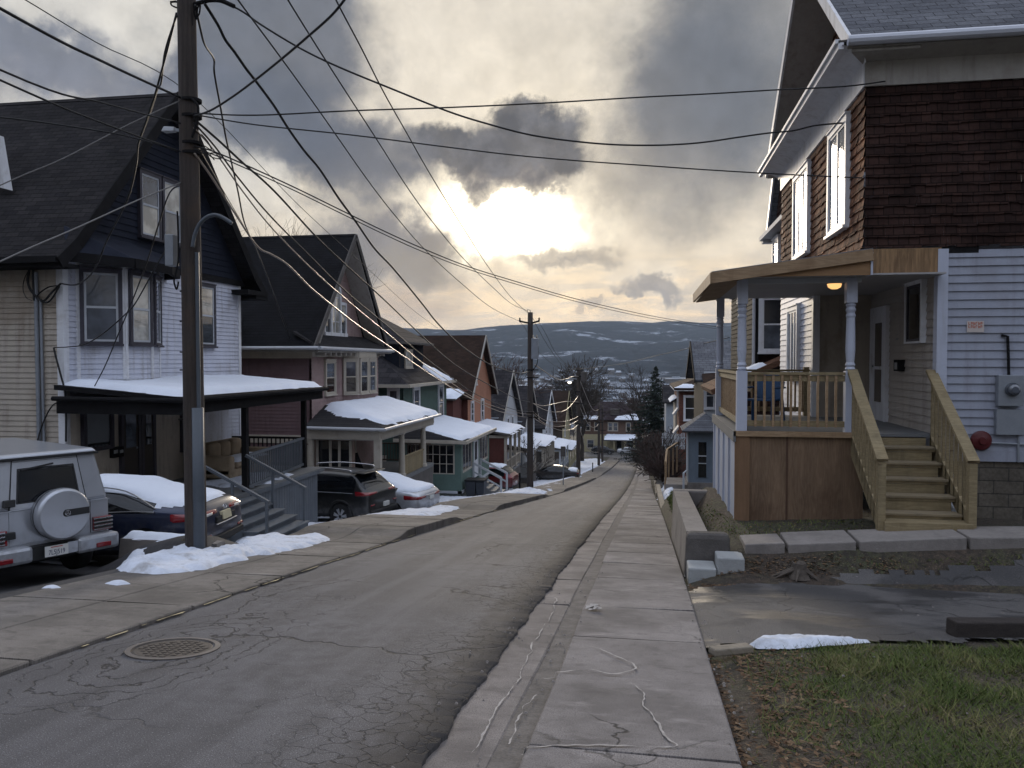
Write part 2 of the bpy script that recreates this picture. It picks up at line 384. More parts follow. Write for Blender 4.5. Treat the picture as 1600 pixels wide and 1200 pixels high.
# ------------------------------------------------------------------ sky, sun, camera settings
SUN_AZ, SUN_EL = -9.5, 9.6
def build_world():
    w = bpy.data.worlds.new('World'); SC.world = w; w.use_nodes = True
    t = NT(w.node_tree); bg = w.node_tree.nodes['Background']
    dirv = t.node('ShaderNodeTexCoord').outputs['Generated']
    nrm = t.node('ShaderNodeVectorMath', operation='NORMALIZE'); t.inp(nrm, 0, dirv); d = nrm.outputs[0]
    x, y, z = t.xyz(d)
    DEG = 180 / pi
    az0 = t.m('MULTIPLY', t.m('ARCTAN2', x, y), DEG); el0 = t.m('MULTIPLY', t.m('ARCSINE', z), DEG)
    ca = cos(R(SUN_EL))
    # cloud deck coordinates (flat layer seen from below)
    zz = t.m('MAXIMUM', t.m('ADD', z, .12), .05)
    deck = t.comb(t.m('DIVIDE', x, zz), t.m('DIVIDE', y, zz), 0)
    # billow distortion of the angular coordinates
    dn = t.node('ShaderNodeTexNoise'); t.inp(dn, 'Vector', d); dn.inputs['Scale'].default_value = 15; dn.inputs['Detail'].default_value = 9; dn.inputs['Roughness'].default_value = .61
    dr, dg, db = t.xyz(dn.outputs['Color'])
    az = t.m('ADD', az0, t.m('MULTIPLY', t.m('SUBTRACT', dr, .5), 7.0))
    el = t.m('ADD', el0, t.m('MULTIPLY', t.m('SUBTRACT', dg, .5), 6.5))
    def ang(px, py):
        r = ray(px, py).normalized(); return math.degrees(atan2(r.x, r.y)), math.degrees(math.asin(r.z))
    def blob(px, py, rx, ry, soft=.35, A=az, E=el):
        a, e = ang(px, py); kx = rx * .0445; ky = ry * .0445
        u = t.m('DIVIDE', t.m('SUBTRACT', A, a), kx); v = t.m('DIVIDE', t.m('SUBTRACT', E, e), ky)
        q = t.m('SQRT', t.m('ADD', t.m('MULTIPLY', u, u), t.m('MULTIPLY', v, v)))
        return t.mapr(q, 1 + soft, 1 - soft, 0, 1)
    # --- bright thin overcast behind everything
    warm = t.mapr(t.m('ABSOLUTE', t.m('SUBTRACT', az0, SUN_AZ)), 75, 5)           # towards the sun
    base = t.mix(t.mapr(el0, 2, 20), (.58, .485, .365), (.52, .485, .43))
    back = t.mix(t.mapr(el0, 5, 50), (.085, .092, .115), (1.04, 1.18, 1.50))
    c = t.mix(warm, back, base)
    fib = t.noise(deck, 1.5, 8, .62, .4)
    c = t.mix(t.mapr(fib, .40, .66), t.mix(.30, c, (.21, .23, .27)), t.mix(.4, c, (.68, .63, .55)))
    # generic dark stratocumulus over the rest of the dome
    gen = t.mapr(t.noise(deck, .75, 7, .55, .2), .5, .62)
    away = t.mapr(t.m('ABSOLUTE', t.m('SUBTRACT', az0, SUN_AZ)), 38, 55)
    high = t.mapr(el0, 26, 34)
    gen = t.m('MULTIPLY', gen, t.m('MAXIMUM', away, high))
    c = t.mix(t.m('MULTIPLY', gen, .5), c, t.mix(t.mapr(el0, 30, 60), (.16, .175, .22), (.60, .65, .75)))
    # warm horizon with broken bars of cloud
    bars = t.noise(t.comb(t.m('MULTIPLY', az0, .10), t.m('MULTIPLY', el0, .55), 0), 1.6, 7, .62, .5)
    low = t.m('MULTIPLY', t.mapr(el0, 8.5, 4), warm)
    c = t.mix(t.m('MULTIPLY', low, .8), c, t.mix(t.mapr(bars, .42, .6), (.38, .32, .28), (.86, .61, .35)))
    # glow round the veiled sun
    g1 = blob(800, 345, 420, 300, .95, az0, el0)
    c = t.mix(t.m('MULTIPLY', g1, .5), c, (.84, .72, .53))
    vp = blob(650, 110, 110, 130, .8)
    c = t.mix(t.m('MULTIPLY', vp, .6), c, (.64, .585, .50))
    # named cloud masses
    grey = (.075, .092, .128)
    for (px, py, rx, ry, k, col, so) in (
            (420, 60, 150, 170, .9, (.066, .083, .118), .35), (330, 210, 90, 110, .55, (.13, .145, .18), .5), (560, 255, 120, 75, .88, (.070, .086, .12), .35),
            (440, 200, 110, 70, .7, grey, .4), (130, 85, 190, 60, .8, (.095, .112, .155), .4), (60, 140, 150, 35, .4, (.17, .18, .22), .5),
            (1085, 165, 125, 150, .9, (.085, .098, .122), .5), (1180, 70, 130, 160, .75, (.105, .118, .142), .55), (1010, 300, 160, 60, .45, (.22, .21, .20), .6),
            (595, 385, 130, 64, .92, (.115, .118, .135), .35), (690, 395, 70, 40, .6, (.2, .185, .175), .5), (560, 440, 170, 40, .5, (.24, .20, .18), .6),
            (600, 480, 130, 25, .5, (.29, .225, .19), .6)):
        b = blob(px, py, rx, ry, so); c = t.mix(t.m('MULTIPLY', b, k), c, col)
    # bright gaps at the upper left
    for (px, py, rx, ry, k) in ((60, 12, 120, 30, .7), (210, 20, 45, 60, .6), (80, 215, 110, 45, .55), (400, 300, 60, 40, .5), (330, 270, 50, 40, .4)):
        b = blob(px, py, rx, ry, .5); c = t.mix(t.m('MULTIPLY', b, k), c, (.64, .61, .55))
    # the sun's burning window in the overcast
    s0 = blob(790, 338, 135, 66, .55); c = t.mix(t.m('MULTIPLY', s0, .9), c, (1.25, 1.12, .86))
    s1 = blob(790, 340, 98, 46, .5); c = t.mix(s1, c, (3.4, 2.9, 2.1))
    dk = t.mix(t.mapr(t.noise(d, 20, 6, .6), .42, .64), (.040, .050, .070), (.098, .108, .132))
    # lit rims, then the dark cumulus in front of it
    for (px, py, rx, ry, k) in ((826, 224, 124, 60, .5), (712, 236, 98, 44, .45), (816, 172, 56, 40, .5), (600, 372, 140, 78, .35), (1022, 448, 64, 26, .4)):
        b = blob(px, py, rx, ry, .3); c = t.mix(t.m('MULTIPLY', b, k), c, (.74, .66, .53))
    for (px, py, rx, ry, k, col, so) in (
            (825, 228, 112, 50, .97, dk, .28), (715, 240, 88, 36, .95, dk, .28), (818, 178, 46, 32, .93, dk, .28),
            (598, 388, 112, 52, .9, (.125, .128, .148), .35), (655, 405, 62, 34, .75, (.20, .185, .168), .45), (560, 255, 105, 60, .6, (.070, .086, .12), .35),
            (800, 280, 95, 16, .7, (.10, .10, .115), .3), (870, 397, 75, 12, .75, (.25, .225, .20), .5), (900, 408, 50, 10, .6, (.22, .21, .20), .4),
            (1020, 452, 55, 18, .85, (.22, .215, .22), .35), (1000, 460, 40, 10, .7, (.24, .23, .23), .4), (920, 475, 20, 7, .6, (.3, .27, .25), .4)):
        b = blob(px, py, rx, ry, so); c = t.mix(t.m('MULTIPLY', b, k), c, col)
    # fine texture over all
    ft = t.mapr(t.noise(d, 26, 6, .6), .3, .7, .88, 1.12, False)
    c = t.mix(1, c, ft, 'MULTIPLY')
    # clear Nishita sky behind the cloud cover
    sky = t.node('ShaderNodeTexSky', sky_type='NISHITA'); sky.sun_disc = False
    sky.sun_elevation = R(SUN_EL); sky.sun_rotation = R(SUN_AZ); sky.air_density = 1; sky.dust_density = 2
    c10 = t.vscale(c, 10.0)
    col = t.mix(.985, sky.outputs[0], c10)
    t.inp(bg, 'Color', col); bg.inputs['Strength'].default_value = .1
    w.cycles.sampling_method = 'MANUAL'; w.cycles.sample_map_resolution = 1024
build_world()
ld = bpy.data.lights.new('sun', 'SUN'); ld.energy = 1.2; ld.angle = R(10); ld.color = (1, .86, .68)
lo = bpy.data.objects.new('sun', ld); COL.objects.link(lo)
_s = V((sin(R(SUN_AZ)) * cos(R(SUN_EL)), cos(R(SUN_AZ)) * cos(R(SUN_EL)), sin(R(SUN_EL))))
lo.rotation_euler = _s.to_track_quat('Z', 'Y').to_euler(); lo.location = (0, 0, 60)
vs = SC.view_settings; vs.view_transform = 'Standard'; vs.look = 'None'; vs.gamma = 1; vs.exposure = .42; vs.use_curve_mapping = False
SC.render.engine = 'CYCLES'
SC.cycles.use_denoising = True
SC.cycles.max_bounces = 6; SC.cycles.diffuse_bounces = 3; SC.cycles.glossy_bounces = 3; SC.cycles.transmission_bounces = 2; SC.cycles.volume_bounces = 0
SC.cycles.sample_clamp_indirect = 6; SC.cycles.use_adaptive_sampling = True; SC.cycles.adaptive_threshold = .02
# ------------------------------------------------------------------ ground, road, pavements
def grid(xs, ys, fz, name, m, kind='structure', smooth=True):
    mb = MB(); nx = len(xs)
    for y in ys:
        for x in xs: mb.v.append((x, y, fz(x, y)))
    for j in range(len(ys) - 1):
        for i in range(nx - 1): mb.f.append((j * nx + i, j * nx + i + 1, (j + 1) * nx + i + 1, (j + 1) * nx + i))
    o = mb.build(name, m, smooth=smooth, fix=False)
    if kind: o['kind'] = kind
    return o
def rng(a, b, s): 
    n = max(1, int(round((b - a) / s))); return [a + (b - a) * i / n for i in range(n + 1)]
def ground_mat():
    m, t, b = newmat('ground_soil')
    g = t.node('ShaderNodeNewGeometry').outputs['Position']
    n = t.noise(g, .9, 7, .62); n2 = t.noise(g, 14, 5, .6)
    c = t.mix(t.mapr(n, .38, .6), (.072, .05, .036), (.062, .066, .03))
    c = t.mix(t.mapr(n2, .35, .7), sc((.03, .024, .018), 1), c)
    c = t.mix(t.mapr(t.noise(g, 60, 3), .62, .7), c, (.2, .15, .1))
    t.inp(b, 'Base Color', c); b.inputs['Roughness'].default_value = .95
    t.inp(b, 'Normal', t.bump(t.m('ADD', n2, t.noise(g, 50, 4)), .8, .04)); return m
GROUND = ground_mat()
def zterr(x, y):
    z = zg(x, y)
    if -6.6 < x < .7 and y < 150: z -= .06
    elif .5 < x and 7.1 + .2 * x < y + .25 and y < 10.6 + .45 * ss(2.2, 2.8, x): z -= .03
    elif y < 60: z += .03 * (NZ.noise(V((x * 1.3, y * 1.3, 0))))
    if y > 150 and y < 170: z -= .06
    return z
xs = rng(-420, -60, 40) + rng(-60, -16, 4)[1:] + rng(-16, 9, .35)[1:] + rng(9, 40, 3)[1:] + rng(40, 420, 40)[1:]
ys = rng(-90, -4, 6) + rng(-4, 40, .35)[1:] + rng(40, 170, 2.5)[1:] + rng(170, 400, 10)[1:] + rng(400, 1600, 60)[1:]
grid(xs, ys, zterr, 'ground', GROUND)

def asphalt(name, col, cracks=1.0, right=-1.15):
    m, t, b = newmat(name)
    g = t.node('ShaderNodeNewGeometry').outputs['Position']; X, Y, Z = t.xyz(g)
    p = t.comb(X, Y, 0)
    n = t.noise(p, .55, 6, .6); nf = t.noise(p, 160, 2); nm = t.noise(p, 5, 5)
    c = t.mix(t.mapr(n, .32, .68), sc(col, .62), sc(col, 1.4))
    c = t.mix(t.mapr(nm, .35, .7), sc(col, .8), c)
    st = t.noise(t.comb(t.m('MULTIPLY', X, 2.2), t.m('MULTIPLY', Y, .12), 0), 1.3, 5)
    c = t.mix(t.mapr(st, .42, .62, 0, .45), c, sc(col, 1.5))
    c = t.mix(t.mapr(nf, .30, .60), sc(col, .35), c)
    c = t.mix(t.mapr(t.noise(p, 95, 2), .60, .70, 0, .75), c, sc(col, 2.6))
    h = t.m('MULTIPLY', nf, .35)
    if cracks:
        wob = t.vadd(p, t.vscale(t.node('ShaderNodeTexNoise').outputs['Color'], 0)) if False else p
        wn = t.node('ShaderNodeTexNoise'); t.inp(wn, 'Vector', p); wn.inputs['Scale'].default_value = 3.2; wn.inputs['Detail'].default_value = 5
        wp = t.vadd(p, t.vscale(t.vadd(wn.outputs['Color'], (.5, .5, .5), 'SUBTRACT'), .38))
        # long wandering cracks
        big = t.m('MAXIMUM', t.mapr(t.vor(wp, .42), .0, .008, 1, 0), t.m('MULTIPLY', t.mapr(t.vor(wp, 1.7), .0, .012, 1, 0), t.mapr(t.noise(p, .8, 3), .52, .62, 0, .7)))
        big = t.m('MULTIPLY', big, t.mapr(t.noise(p, .45, 2), .43, .55))
        # alligator cracking towards the right edge, in patches
        ed = t.mapr(X, right - 1.15, right - .25)
        al = t.mapr(t.vor(wp, 6.5), .0, .04, 1, 0)
        al = t.m('MULTIPLY', t.m('MULTIPLY', al, t.mapr(t.noise(p, .6, 4), .36, .5)), t.m('MAXIMUM', ed, t.mapr(t.noise(p, .31, 2), .58, .66, 0, .6)))
        # torn rings round the manhole
        mx, my = MANHOLE
        dx = t.m('SUBTRACT', X, mx); dy = t.m('MULTIPLY', t.m('SUBTRACT', Y, my), .45)
        wr = t.m('MULTIPLY', t.m('SUBTRACT', t.noise(p, 2.6, 5), .5), .5)
        rr = t.m('ADD', t.m('SQRT', t.m('ADD', t.m('MULTIPLY', dx, dx), t.m('MULTIPLY', dy, dy))), wr)
        rg = t.m('ABSOLUTE', t.m('SUBTRACT', t.m('FRACT', t.m('MULTIPLY', rr, 8)), .5))
        rg = t.m('MULTIPLY', t.mapr(rg, .0, .10, 1, 0), t.m('MULTIPLY', t.mapr(rr, .85, .6), t.mapr(t.noise(p, 3.5, 3), .34, .46)))
        k = t.m('MAXIMUM', t.m('MAXIMUM', big, al), rg)
        c = t.mix(t.m('MULTIPLY', k, .85 * cracks), c, (.012, .011, .011))
        edge = t.m('MULTIPLY', t.mapr(t.m('ADD', X, t.m('MULTIPLY', t.m('SUBTRACT', nm, .5), .9)), right - .55, right - .05), .8)
        c = t.mix(edge, c, (.03, .027, .026))
        h = t.m('SUBTRACT', h, t.m('MULTIPLY', k, 1.2))
    t.inp(b, 'Base Color', c); b.inputs['Roughness'].default_value = .85; b.inputs['Specular IOR Level'].default_value = .27
    t.inp(b, 'Normal', t.bump(h, .55, .012)); return m
MANHOLE = (-3.62, 5.65)
ASPH = asphalt('street_asphalt', (.106, .103, .109))
ASPH_DRIVE = asphalt('driveway_asphalt', (.045, .044, .047), 0)
def edge_l(y): return -4.4 + .03 * NZ.noise(V((0, y * .9, 3)))
def edge_r(y): return -1.12 + .03 * NZ.noise(V((0, y * .7, 1))) + .03 * NZ.noise(V((0, y * 2.6, 2))) + .022 * NZ.noise(V((0, y * 7, 2))) + .016 * NZ.noise(V((0, y * 19, 6)))
mb = MB(); ys = rng(-40, -2, 2) + rng(-2, 16, .045)[1:] + rng(16, 40, .12)[1:] + rng(40, 152, 1.2)[1:]
K = 14
for y in ys:
    a, b = edge_l(y), edge_r(y)
    for i in range(K + 2):
        if i > K: mb.v.append((b + .006, y, zr(y) - .06)); continue
        s = i / K; mb.v.append((a + (b - a) * s, y, zr(y) + .022 * s + .035 * (1 - (2 * s - 1) ** 2) + .012 * NZ.noise(V((s * 3, y * .7, 5)))))
for j in range(len(ys) - 1):
    for i in range(K + 1): q = j * (K + 2) + i; mb.f.append((q, q + 1, q + K + 3, q + K + 2))
mb.build('road', ASPH, smooth=True, fix=False)['kind'] = 'structure'
grid(rng(-90, 60, 5), rng(150.5, 163, 1.5), lambda x, y: zr(y) + .02, 'cross_road', ASPH_DRIVE if False else asphalt('cross_asphalt', (.11, .105, .1), 0))

# right pavement: slabs with joints, broken kerb strip beside it
def slab_mat(name, col):
    m, t, b = newmat(name)
    g = t.node('ShaderNodeNewGeometry').outputs['Position']; X, Y, Z = t.xyz(g); p = t.comb(X, Y, 0)
    rnd = t.node('ShaderNodeObjectInfo')
    isl = t.node('ShaderNodeNewGeometry').outputs['Random Per Island']
    n = t.noise(p, 1.1, 7, .62); nf = t.noise(p, 120, 3)
    c = t.mix(t.mapr(n, .3, .7), sc(col, .55), sc(col, 1.35))
    c = t.mix(1, c, t.mapr(isl, 0, 1, .74, 1.18, False), 'MULTIPLY')
    c = t.mix(t.mapr(t.noise(p, 7, 6, .7), .5, .68, 0, .55), c, sc(col, .45))
    c = t.mix(t.mapr(nf, .3, .62), sc(col, .5), c)
    st = t.noise(t.comb(t.m('MULTIPLY', X, 1.0), t.m('MULTIPLY', Y, 2.5), 0), 1.8, 6, .65)
    c = t.mix(t.mapr(st, .56, .72, 0, .4), c, sc(col, 1.7))
    c = t.mix(t.mapr(st, .45, .30, 0, .75), c, sc(col, .42))
    wn = t.node('ShaderNodeTexNoise'); t.inp(wn, 'Vector', p); wn.inputs['Scale'].default_value = 2.5; wn.inputs['Detail'].default_value = 6
    wp = t.vadd(p, t.vscale(t.vadd(wn.outputs['Color'], (.5, .5, .5), 'SUBTRACT'), .5))
    cr = t.m('MULTIPLY', t.mapr(t.vor(wp, .75), .0, .012, 1, 0), t.mapr(t.noise(p, .4, 2), .5, .6))
    c = t.mix(t.m('MULTIPLY', cr, .9), c, (.012, .011, .01))
    pit = t.mapr(t.noise(p, 55, 2), .70, .76)
    c = t.mix(t.m('MULTIPLY', pit, .7), c, (.04, .035, .03))
    t.inp(b, 'Base Color', c); b.inputs['Roughness'].default_value = .9; b.inputs['Specular IOR Level'].default_value = .3
    t.inp(b, 'Normal', t.bump(t.m('SUBTRACT', t.m('ADD', nf, t.m('MULTIPLY', n, .6)), cr), .45, .012)); return m
SLAB = slab_mat('pavement_slab', (.218, .199, .192))
SLAB_K = slab_mat('kerb_strip', (.215, .192, .180))
SLAB_L = slab_mat('left_pavement_slab', (.175, .158, .143))
rs = random.Random(3)
def slabs(cuts, xa, xb, name, m, lift=.03, th=.12, gap=.03, jit=.008, tilt=.01, zf=None):
    mb = MB()
    for (y0, y1) in zip(cuts[:-1], cuts[1:]):
        dz = [lift + rs.uniform(-tilt, tilt) for _ in range(4)]
        n = max(1, int((y1 - y0) / (.12 if y0 < 30 and callable(xa) else .5)))
        A = xa(y0) if callable(xa) else xa; B = xb(y0) if callable(xb) else xb
        A1 = xa(y1) if callable(xa) else xa; B1 = xb(y1) if callable(xb) else xb
        g = gap / 2; b0 = len(mb.v)
        rows = []
        for j in range(n + 1):
            s = j / n; y = mixf(y0 + g, y1 - g, s)
            la = mixf(dz[0], dz[3], s); lb = mixf(dz[1], dz[2], s)
            zz = zr(y)
            xa_ = (xa(y) if callable(xa) else xa); xb_ = (xb(y) if callable(xb) else xb)
            r = []
            for (xx, ll) in ((xa_, la - th), (xa_, la - .012), (xa_ + .012, la), (xb_ - .012, lb), (xb_, lb - .012), (xb_, lb - th)):
                r.append(len(mb.v)); mb.v.append((xx, y + rs.uniform(-jit, jit) * (j in (0, n)), zz + ll))
            rows.append(r)
        for j in range(n):
            for i in range(5): mb.f.append((rows[j][i], rows[j][i + 1], rows[j + 1][i + 1], rows[j + 1][i]))
        mb.f.append(tuple(rows[0])); mb.f.append(tuple(reversed(rows[-1])))
    o = mb.build(name, m, fix=True); o['kind'] = 'structure'; return o
jy = [gp(px, py).y for px, py in ((985, 1188), (985, 1068), (985, 1004), (985, 955), (985, 908), (985, 884))]
cuts = [-8, -6.5, -5, -3.4, -1.8, -.3, 1.2, 2.7] + sorted(jy)
while cuts[-1] < 148: cuts.append(cuts[-1] + rs.uniform(1.3, 1.75) * (1 if cuts[-1] < 60 else 1.6))
slabs(cuts, lambda y: -.62 + .005 * sin(y * 1.3), lambda y: .5 - .05 * ss(20, 60, y), 'sidewalk', SLAB, .035)
kc = [-8]
while kc[-1] < 148: kc.append(kc[-1] + rs.uniform(1.6, 2.9) * (1 if kc[-1] < 60 else 1.5))
slabs(kc, lambda y: -1.26, lambda y: -.79 + .006 * sin(y * 1.1), 'kerb_strip', SLAB_K, -.002, .16, .02, .006, .01)
# grit-filled joint between kerb strip and slabs
grid([-.84, -.6], rng(-8, 148, 1), lambda x, y: zr(y) - .012, 'gutter', mat('gutter_grit', (.125, .112, .102), .95, .4, 6, .6, 40))
# salt/efflorescence lines on the slabs are real deposits: thin irregular ridges
def deposit(pix, w, name='salt_line'):
    pts = [gp(*p) for p in pix]
    pts = spline(pts, 16); mb = MB()
    prev = None
    for i, p in enumerate(pts):
        d = (pts[min(i + 1, len(pts) - 1)] - pts[max(i - 1, 0)]); d.z = 0; d.normalize(); nn = V((-d.y, d.x, 0))
        p = p + nn * (.03 * NZ.noise(p * 4) + .012 * NZ.noise(p * 15)); ww = w * max(.0, .62 + 1.5 * NZ.noise(p * 7 + V((9, 0, 0))) + .8 * NZ.noise(p * 23))
        zt = zr(p.y) + .052
        a = V((p.x, p.y, zt)) + nn * ww; b = V((p.x, p.y, zt)) - nn * ww
        a.z = zr(a.y) + (.05 if a.x > -.63 else .012); b.z = zr(b.y) + (.05 if b.x > -.63 else .012)
        k = len(mb.v); mb.v += [tuple(a), tuple(b)]
        if prev is not None: mb.f.append((prev, prev + 1, k + 1, k))
        prev = k
    o = mb.build(name, SALT, fix=False); o['kind'] = 'structure'; return o
SALT = mat('salt_deposit', (.34, .315, .295), .9, .3, 8, .3, 60, dirt=((.2, .18, .17), .7, 9))
deposit([(880, 1024), (930, 1020), (965, 1036), (990, 1050), (985, 1058), (955, 1062), (925, 1056), (880, 1060), (850, 1062)], .006)
deposit([(982, 1076), (1000, 1090), (1006, 1110), (1025, 1140), (1040, 1165), (1053, 1178), (1010, 1180), (960, 1178), (880, 1178), (815, 1182)], .006)
deposit([(868, 935), (864, 960), (848, 985), (828, 1020), (818, 1050), (800, 1080), (780, 1105), (762, 1140), (735, 1180)], .006)
deposit([(840, 1088), (820, 1105), (808, 1135), (795, 1165)], .005)

# left apron: two rows of slabs, raised kerb in stretches
lc = [-8]
while lc[-1] < 148: lc.append(lc[-1] + rs.uniform(1.7, 2.1) * (1 if lc[-1] < 60 else 1.5))
def kerbed(y): return max(ss(13.6, 14.6, y) * (1 - ss(18.0, 19.2, y)), ss(23, 24.4, y) * (1 - ss(35, 37, y)), ss(43, 45, y) * (1 - ss(70, 74, y)), ss(80, 84, y))
_zr = zr
def lift_row(name, xa, xb, base):
    global zr
    zr = lambda y: _zr(y) + base(y)
    try: return slabs(lc, xa, xb, name, SLAB_L, .03, .25, .042, .01, .004)
    finally: zr = _zr
lift_row('left_sidewalk', -6.42, -5.358, lambda y: .012 + .12 * kerbed(y))
lift_row('left_apron', -5.352, lambda y: edge_l(y), lambda y: .012 + .12 * kerbed(y))
# broken yellow strip along the left edge
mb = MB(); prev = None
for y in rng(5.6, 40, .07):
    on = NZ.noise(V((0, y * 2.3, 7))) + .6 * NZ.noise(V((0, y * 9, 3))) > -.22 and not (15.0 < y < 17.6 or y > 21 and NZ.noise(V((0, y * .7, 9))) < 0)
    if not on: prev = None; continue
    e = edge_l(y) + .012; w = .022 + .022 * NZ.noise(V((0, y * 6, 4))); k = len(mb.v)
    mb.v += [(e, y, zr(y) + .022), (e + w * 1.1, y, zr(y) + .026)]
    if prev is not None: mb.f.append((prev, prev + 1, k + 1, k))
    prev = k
o = mb.build('kerb_edge_strip', mat('yellow_strip', (.50, .42, .24), .7, .4, 8, .2, 50, dirt=((.2, .17, .12), .8, 7)), fix=False); o['kind'] = 'structure'
# manhole
mx, my = MANHOLE; zt = zr(my) + .04
nrm = V((0, -(zr(my + .3) - zr(my - .3)) / .6, 1)).normalized()
man = thing('manhole_cover', 'round iron manhole cover set in the cracked asphalt', 'manhole cover', (mx, my, zt))
mm = mat('cast_iron', (.07, .06, .054), .65, .25, 9, .3, 60, metallic=.3)
def tilt(mb):
    for i, p in enumerate(mb.v):
        mb.v[i] = (p[0], p[1], p[2] + (zr(p[1]) - zr(my)))
    return mb
mb = MB().lathe((mx, my, zt), [(.31, -.03), (.34, -.02), (.345, .006), (.305, .008), (.30, -.012), (.2, -.012)], 40); tilt(mb).build('ring', mat('iron_ring', (.12, .105, .095), .6, .2, 9, .2, 60), man)
mb = MB().lathe((mx, my, zt), [(.292, -.03), (.292, -.004), (.28, 0), (.0, 0)], 40)
for i in range(-4, 5):
    for j in range(-4, 5):
        if i * i + j * j < 18: mb.box(mx + i * .058 - .018, mx + i * .058 + .018, my + j * .058 - .018, my + j * .058 + .018, zt, zt + .004)
tilt(mb).build('lid', mm, man)
# driveways and yard paths
def sheet(poly, fz, res, name, m, kind='structure', edge=.0):
    xs = [p[0] for p in poly]; ys = [p[1] for p in poly]
    def inside(x, y):
        c = False; j = len(poly) - 1
        for i in range(len(poly)):
            (xi, yi), (xj, yj) = poly[i], poly[j]
            if (yi > y) != (yj > y) and x < (xj - xi) * (y - yi) / (yj - yi) + xi: c = not c
            j = i
        return c
    nx = max(2, int((max(xs) - min(xs)) / res)); ny = max(2, int((max(ys) - min(ys)) / res))
    idx = {}; mb = MB()
    gx = [min(xs) + (max(xs) - min(xs)) * i / nx for i in range(nx + 1)]; gy = [min(ys) + (max(ys) - min(ys)) * i / ny for i in range(ny + 1)]
    def vid(i, j):
        if (i, j) not in idx: idx[i, j] = len(mb.v); mb.v.append((gx[i], gy[j], fz(gx[i], gy[j])))
        return idx[i, j]
    for i in range(nx):
        for j in range(ny):
            cx, cy = (gx[i] + gx[i + 1]) / 2, (gy[j] + gy[j + 1]) / 2
            if inside(cx + edge * (NZ.noise(V((cx * 2.2, cy * 2.2, 0))) + .5 * NZ.noise(V((cx * 9, cy * 9, 0)))), cy + edge * (NZ.noise(V((cx * 2.2, cy * 2.2, 5))) + .5 * NZ.noise(V((cx * 9, cy * 9, 5))))):
                mb.f.append((vid(i, j), vid(i + 1, j), vid(i + 1, j + 1), vid(i, j + 1)))
    o = mb.build(name, m, smooth=True, fix=False)
    if kind: o['kind'] = kind
    return o
sheet([(-26, 3), (-6.42, 3), (-6.42, 13.8), (-8, 15), (-26, 15)], lambda x, y: zg(x, y) + .035, .3, 'left_driveway', ASPH_DRIVE)
sheet([(-14, 22.6), (-6.42, 21.5), (-6.42, 28), (-14, 27.6)], lambda x, y: zg(x, y) + .045, .3, 'shared_driveway', ASPH_DRIVE)
def drive_mat():
    m, t, b = newmat('patched_drive')
    g = t.node('ShaderNodeNewGeometry').outputs['Position']; X, Y, Z = t.xyz(g); p = t.comb(X, Y, 0)
    n = t.noise(p, .8, 6, .6, .4); nf = t.noise(p, 120, 3); isw = t.noise(t.comb(t.m('MULTIPLY', X, .5), Y, 0), 1.4, 6, .6)
    c = t.mix(t.mapr(n, .42, .56), (.07, .068, .071), (.16, .15, .147))
    c = t.mix(t.mapr(isw, .5, .62), c, (.038, .037, .04))
    c = t.mix(t.mapr(nf, .3, .7), (.03, .028, .027), c)
    c = t.mix(t.mapr(t.noise(p, 90, 2), .62, .72, 0, .7), c, (.2, .18, .16))
    wn = t.node('ShaderNodeTexNoise'); t.inp(wn, 'Vector', p); wn.inputs['Scale'].default_value = 2.5; wn.inputs['Detail'].default_value = 6
    wp = t.vadd(p, t.vscale(t.vadd(wn.outputs['Color'], (.5, .5, .5), 'SUBTRACT'), .5))
    k = t.m('MULTIPLY', t.mapr(t.vor(wp, 1.1), .0, .02, 1, 0), t.mapr(t.noise(p, .6, 2), .45, .55))
    c = t.mix(t.m('MULTIPLY', k, .8), c, (.012, .011, .01))
    t.inp(b, 'Base Color', c); b.inputs['Specular IOR Level'].default_value = .4
    t.inp(b, 'Roughness', t.mapr(isw, .5, .6, .85, .5)); t.inp(b, 'Normal', t.bump(t.m('SUBTRACT', nf, k), .6, .015)); return m
sheet([(.40, 6.9), (1.4, 7.15), (4.4, 8.1), (14, 9.2), (14, 11.1), (5, 10.9), (2.6, 10.62), (1.25, 10.35), (.75, 10.0), (.40, 9.7)], lambda x, y: zg(x, y) - .012 + .022 * ss(.48, .75, x), .06, 'driveway', drive_mat(), edge=.14)
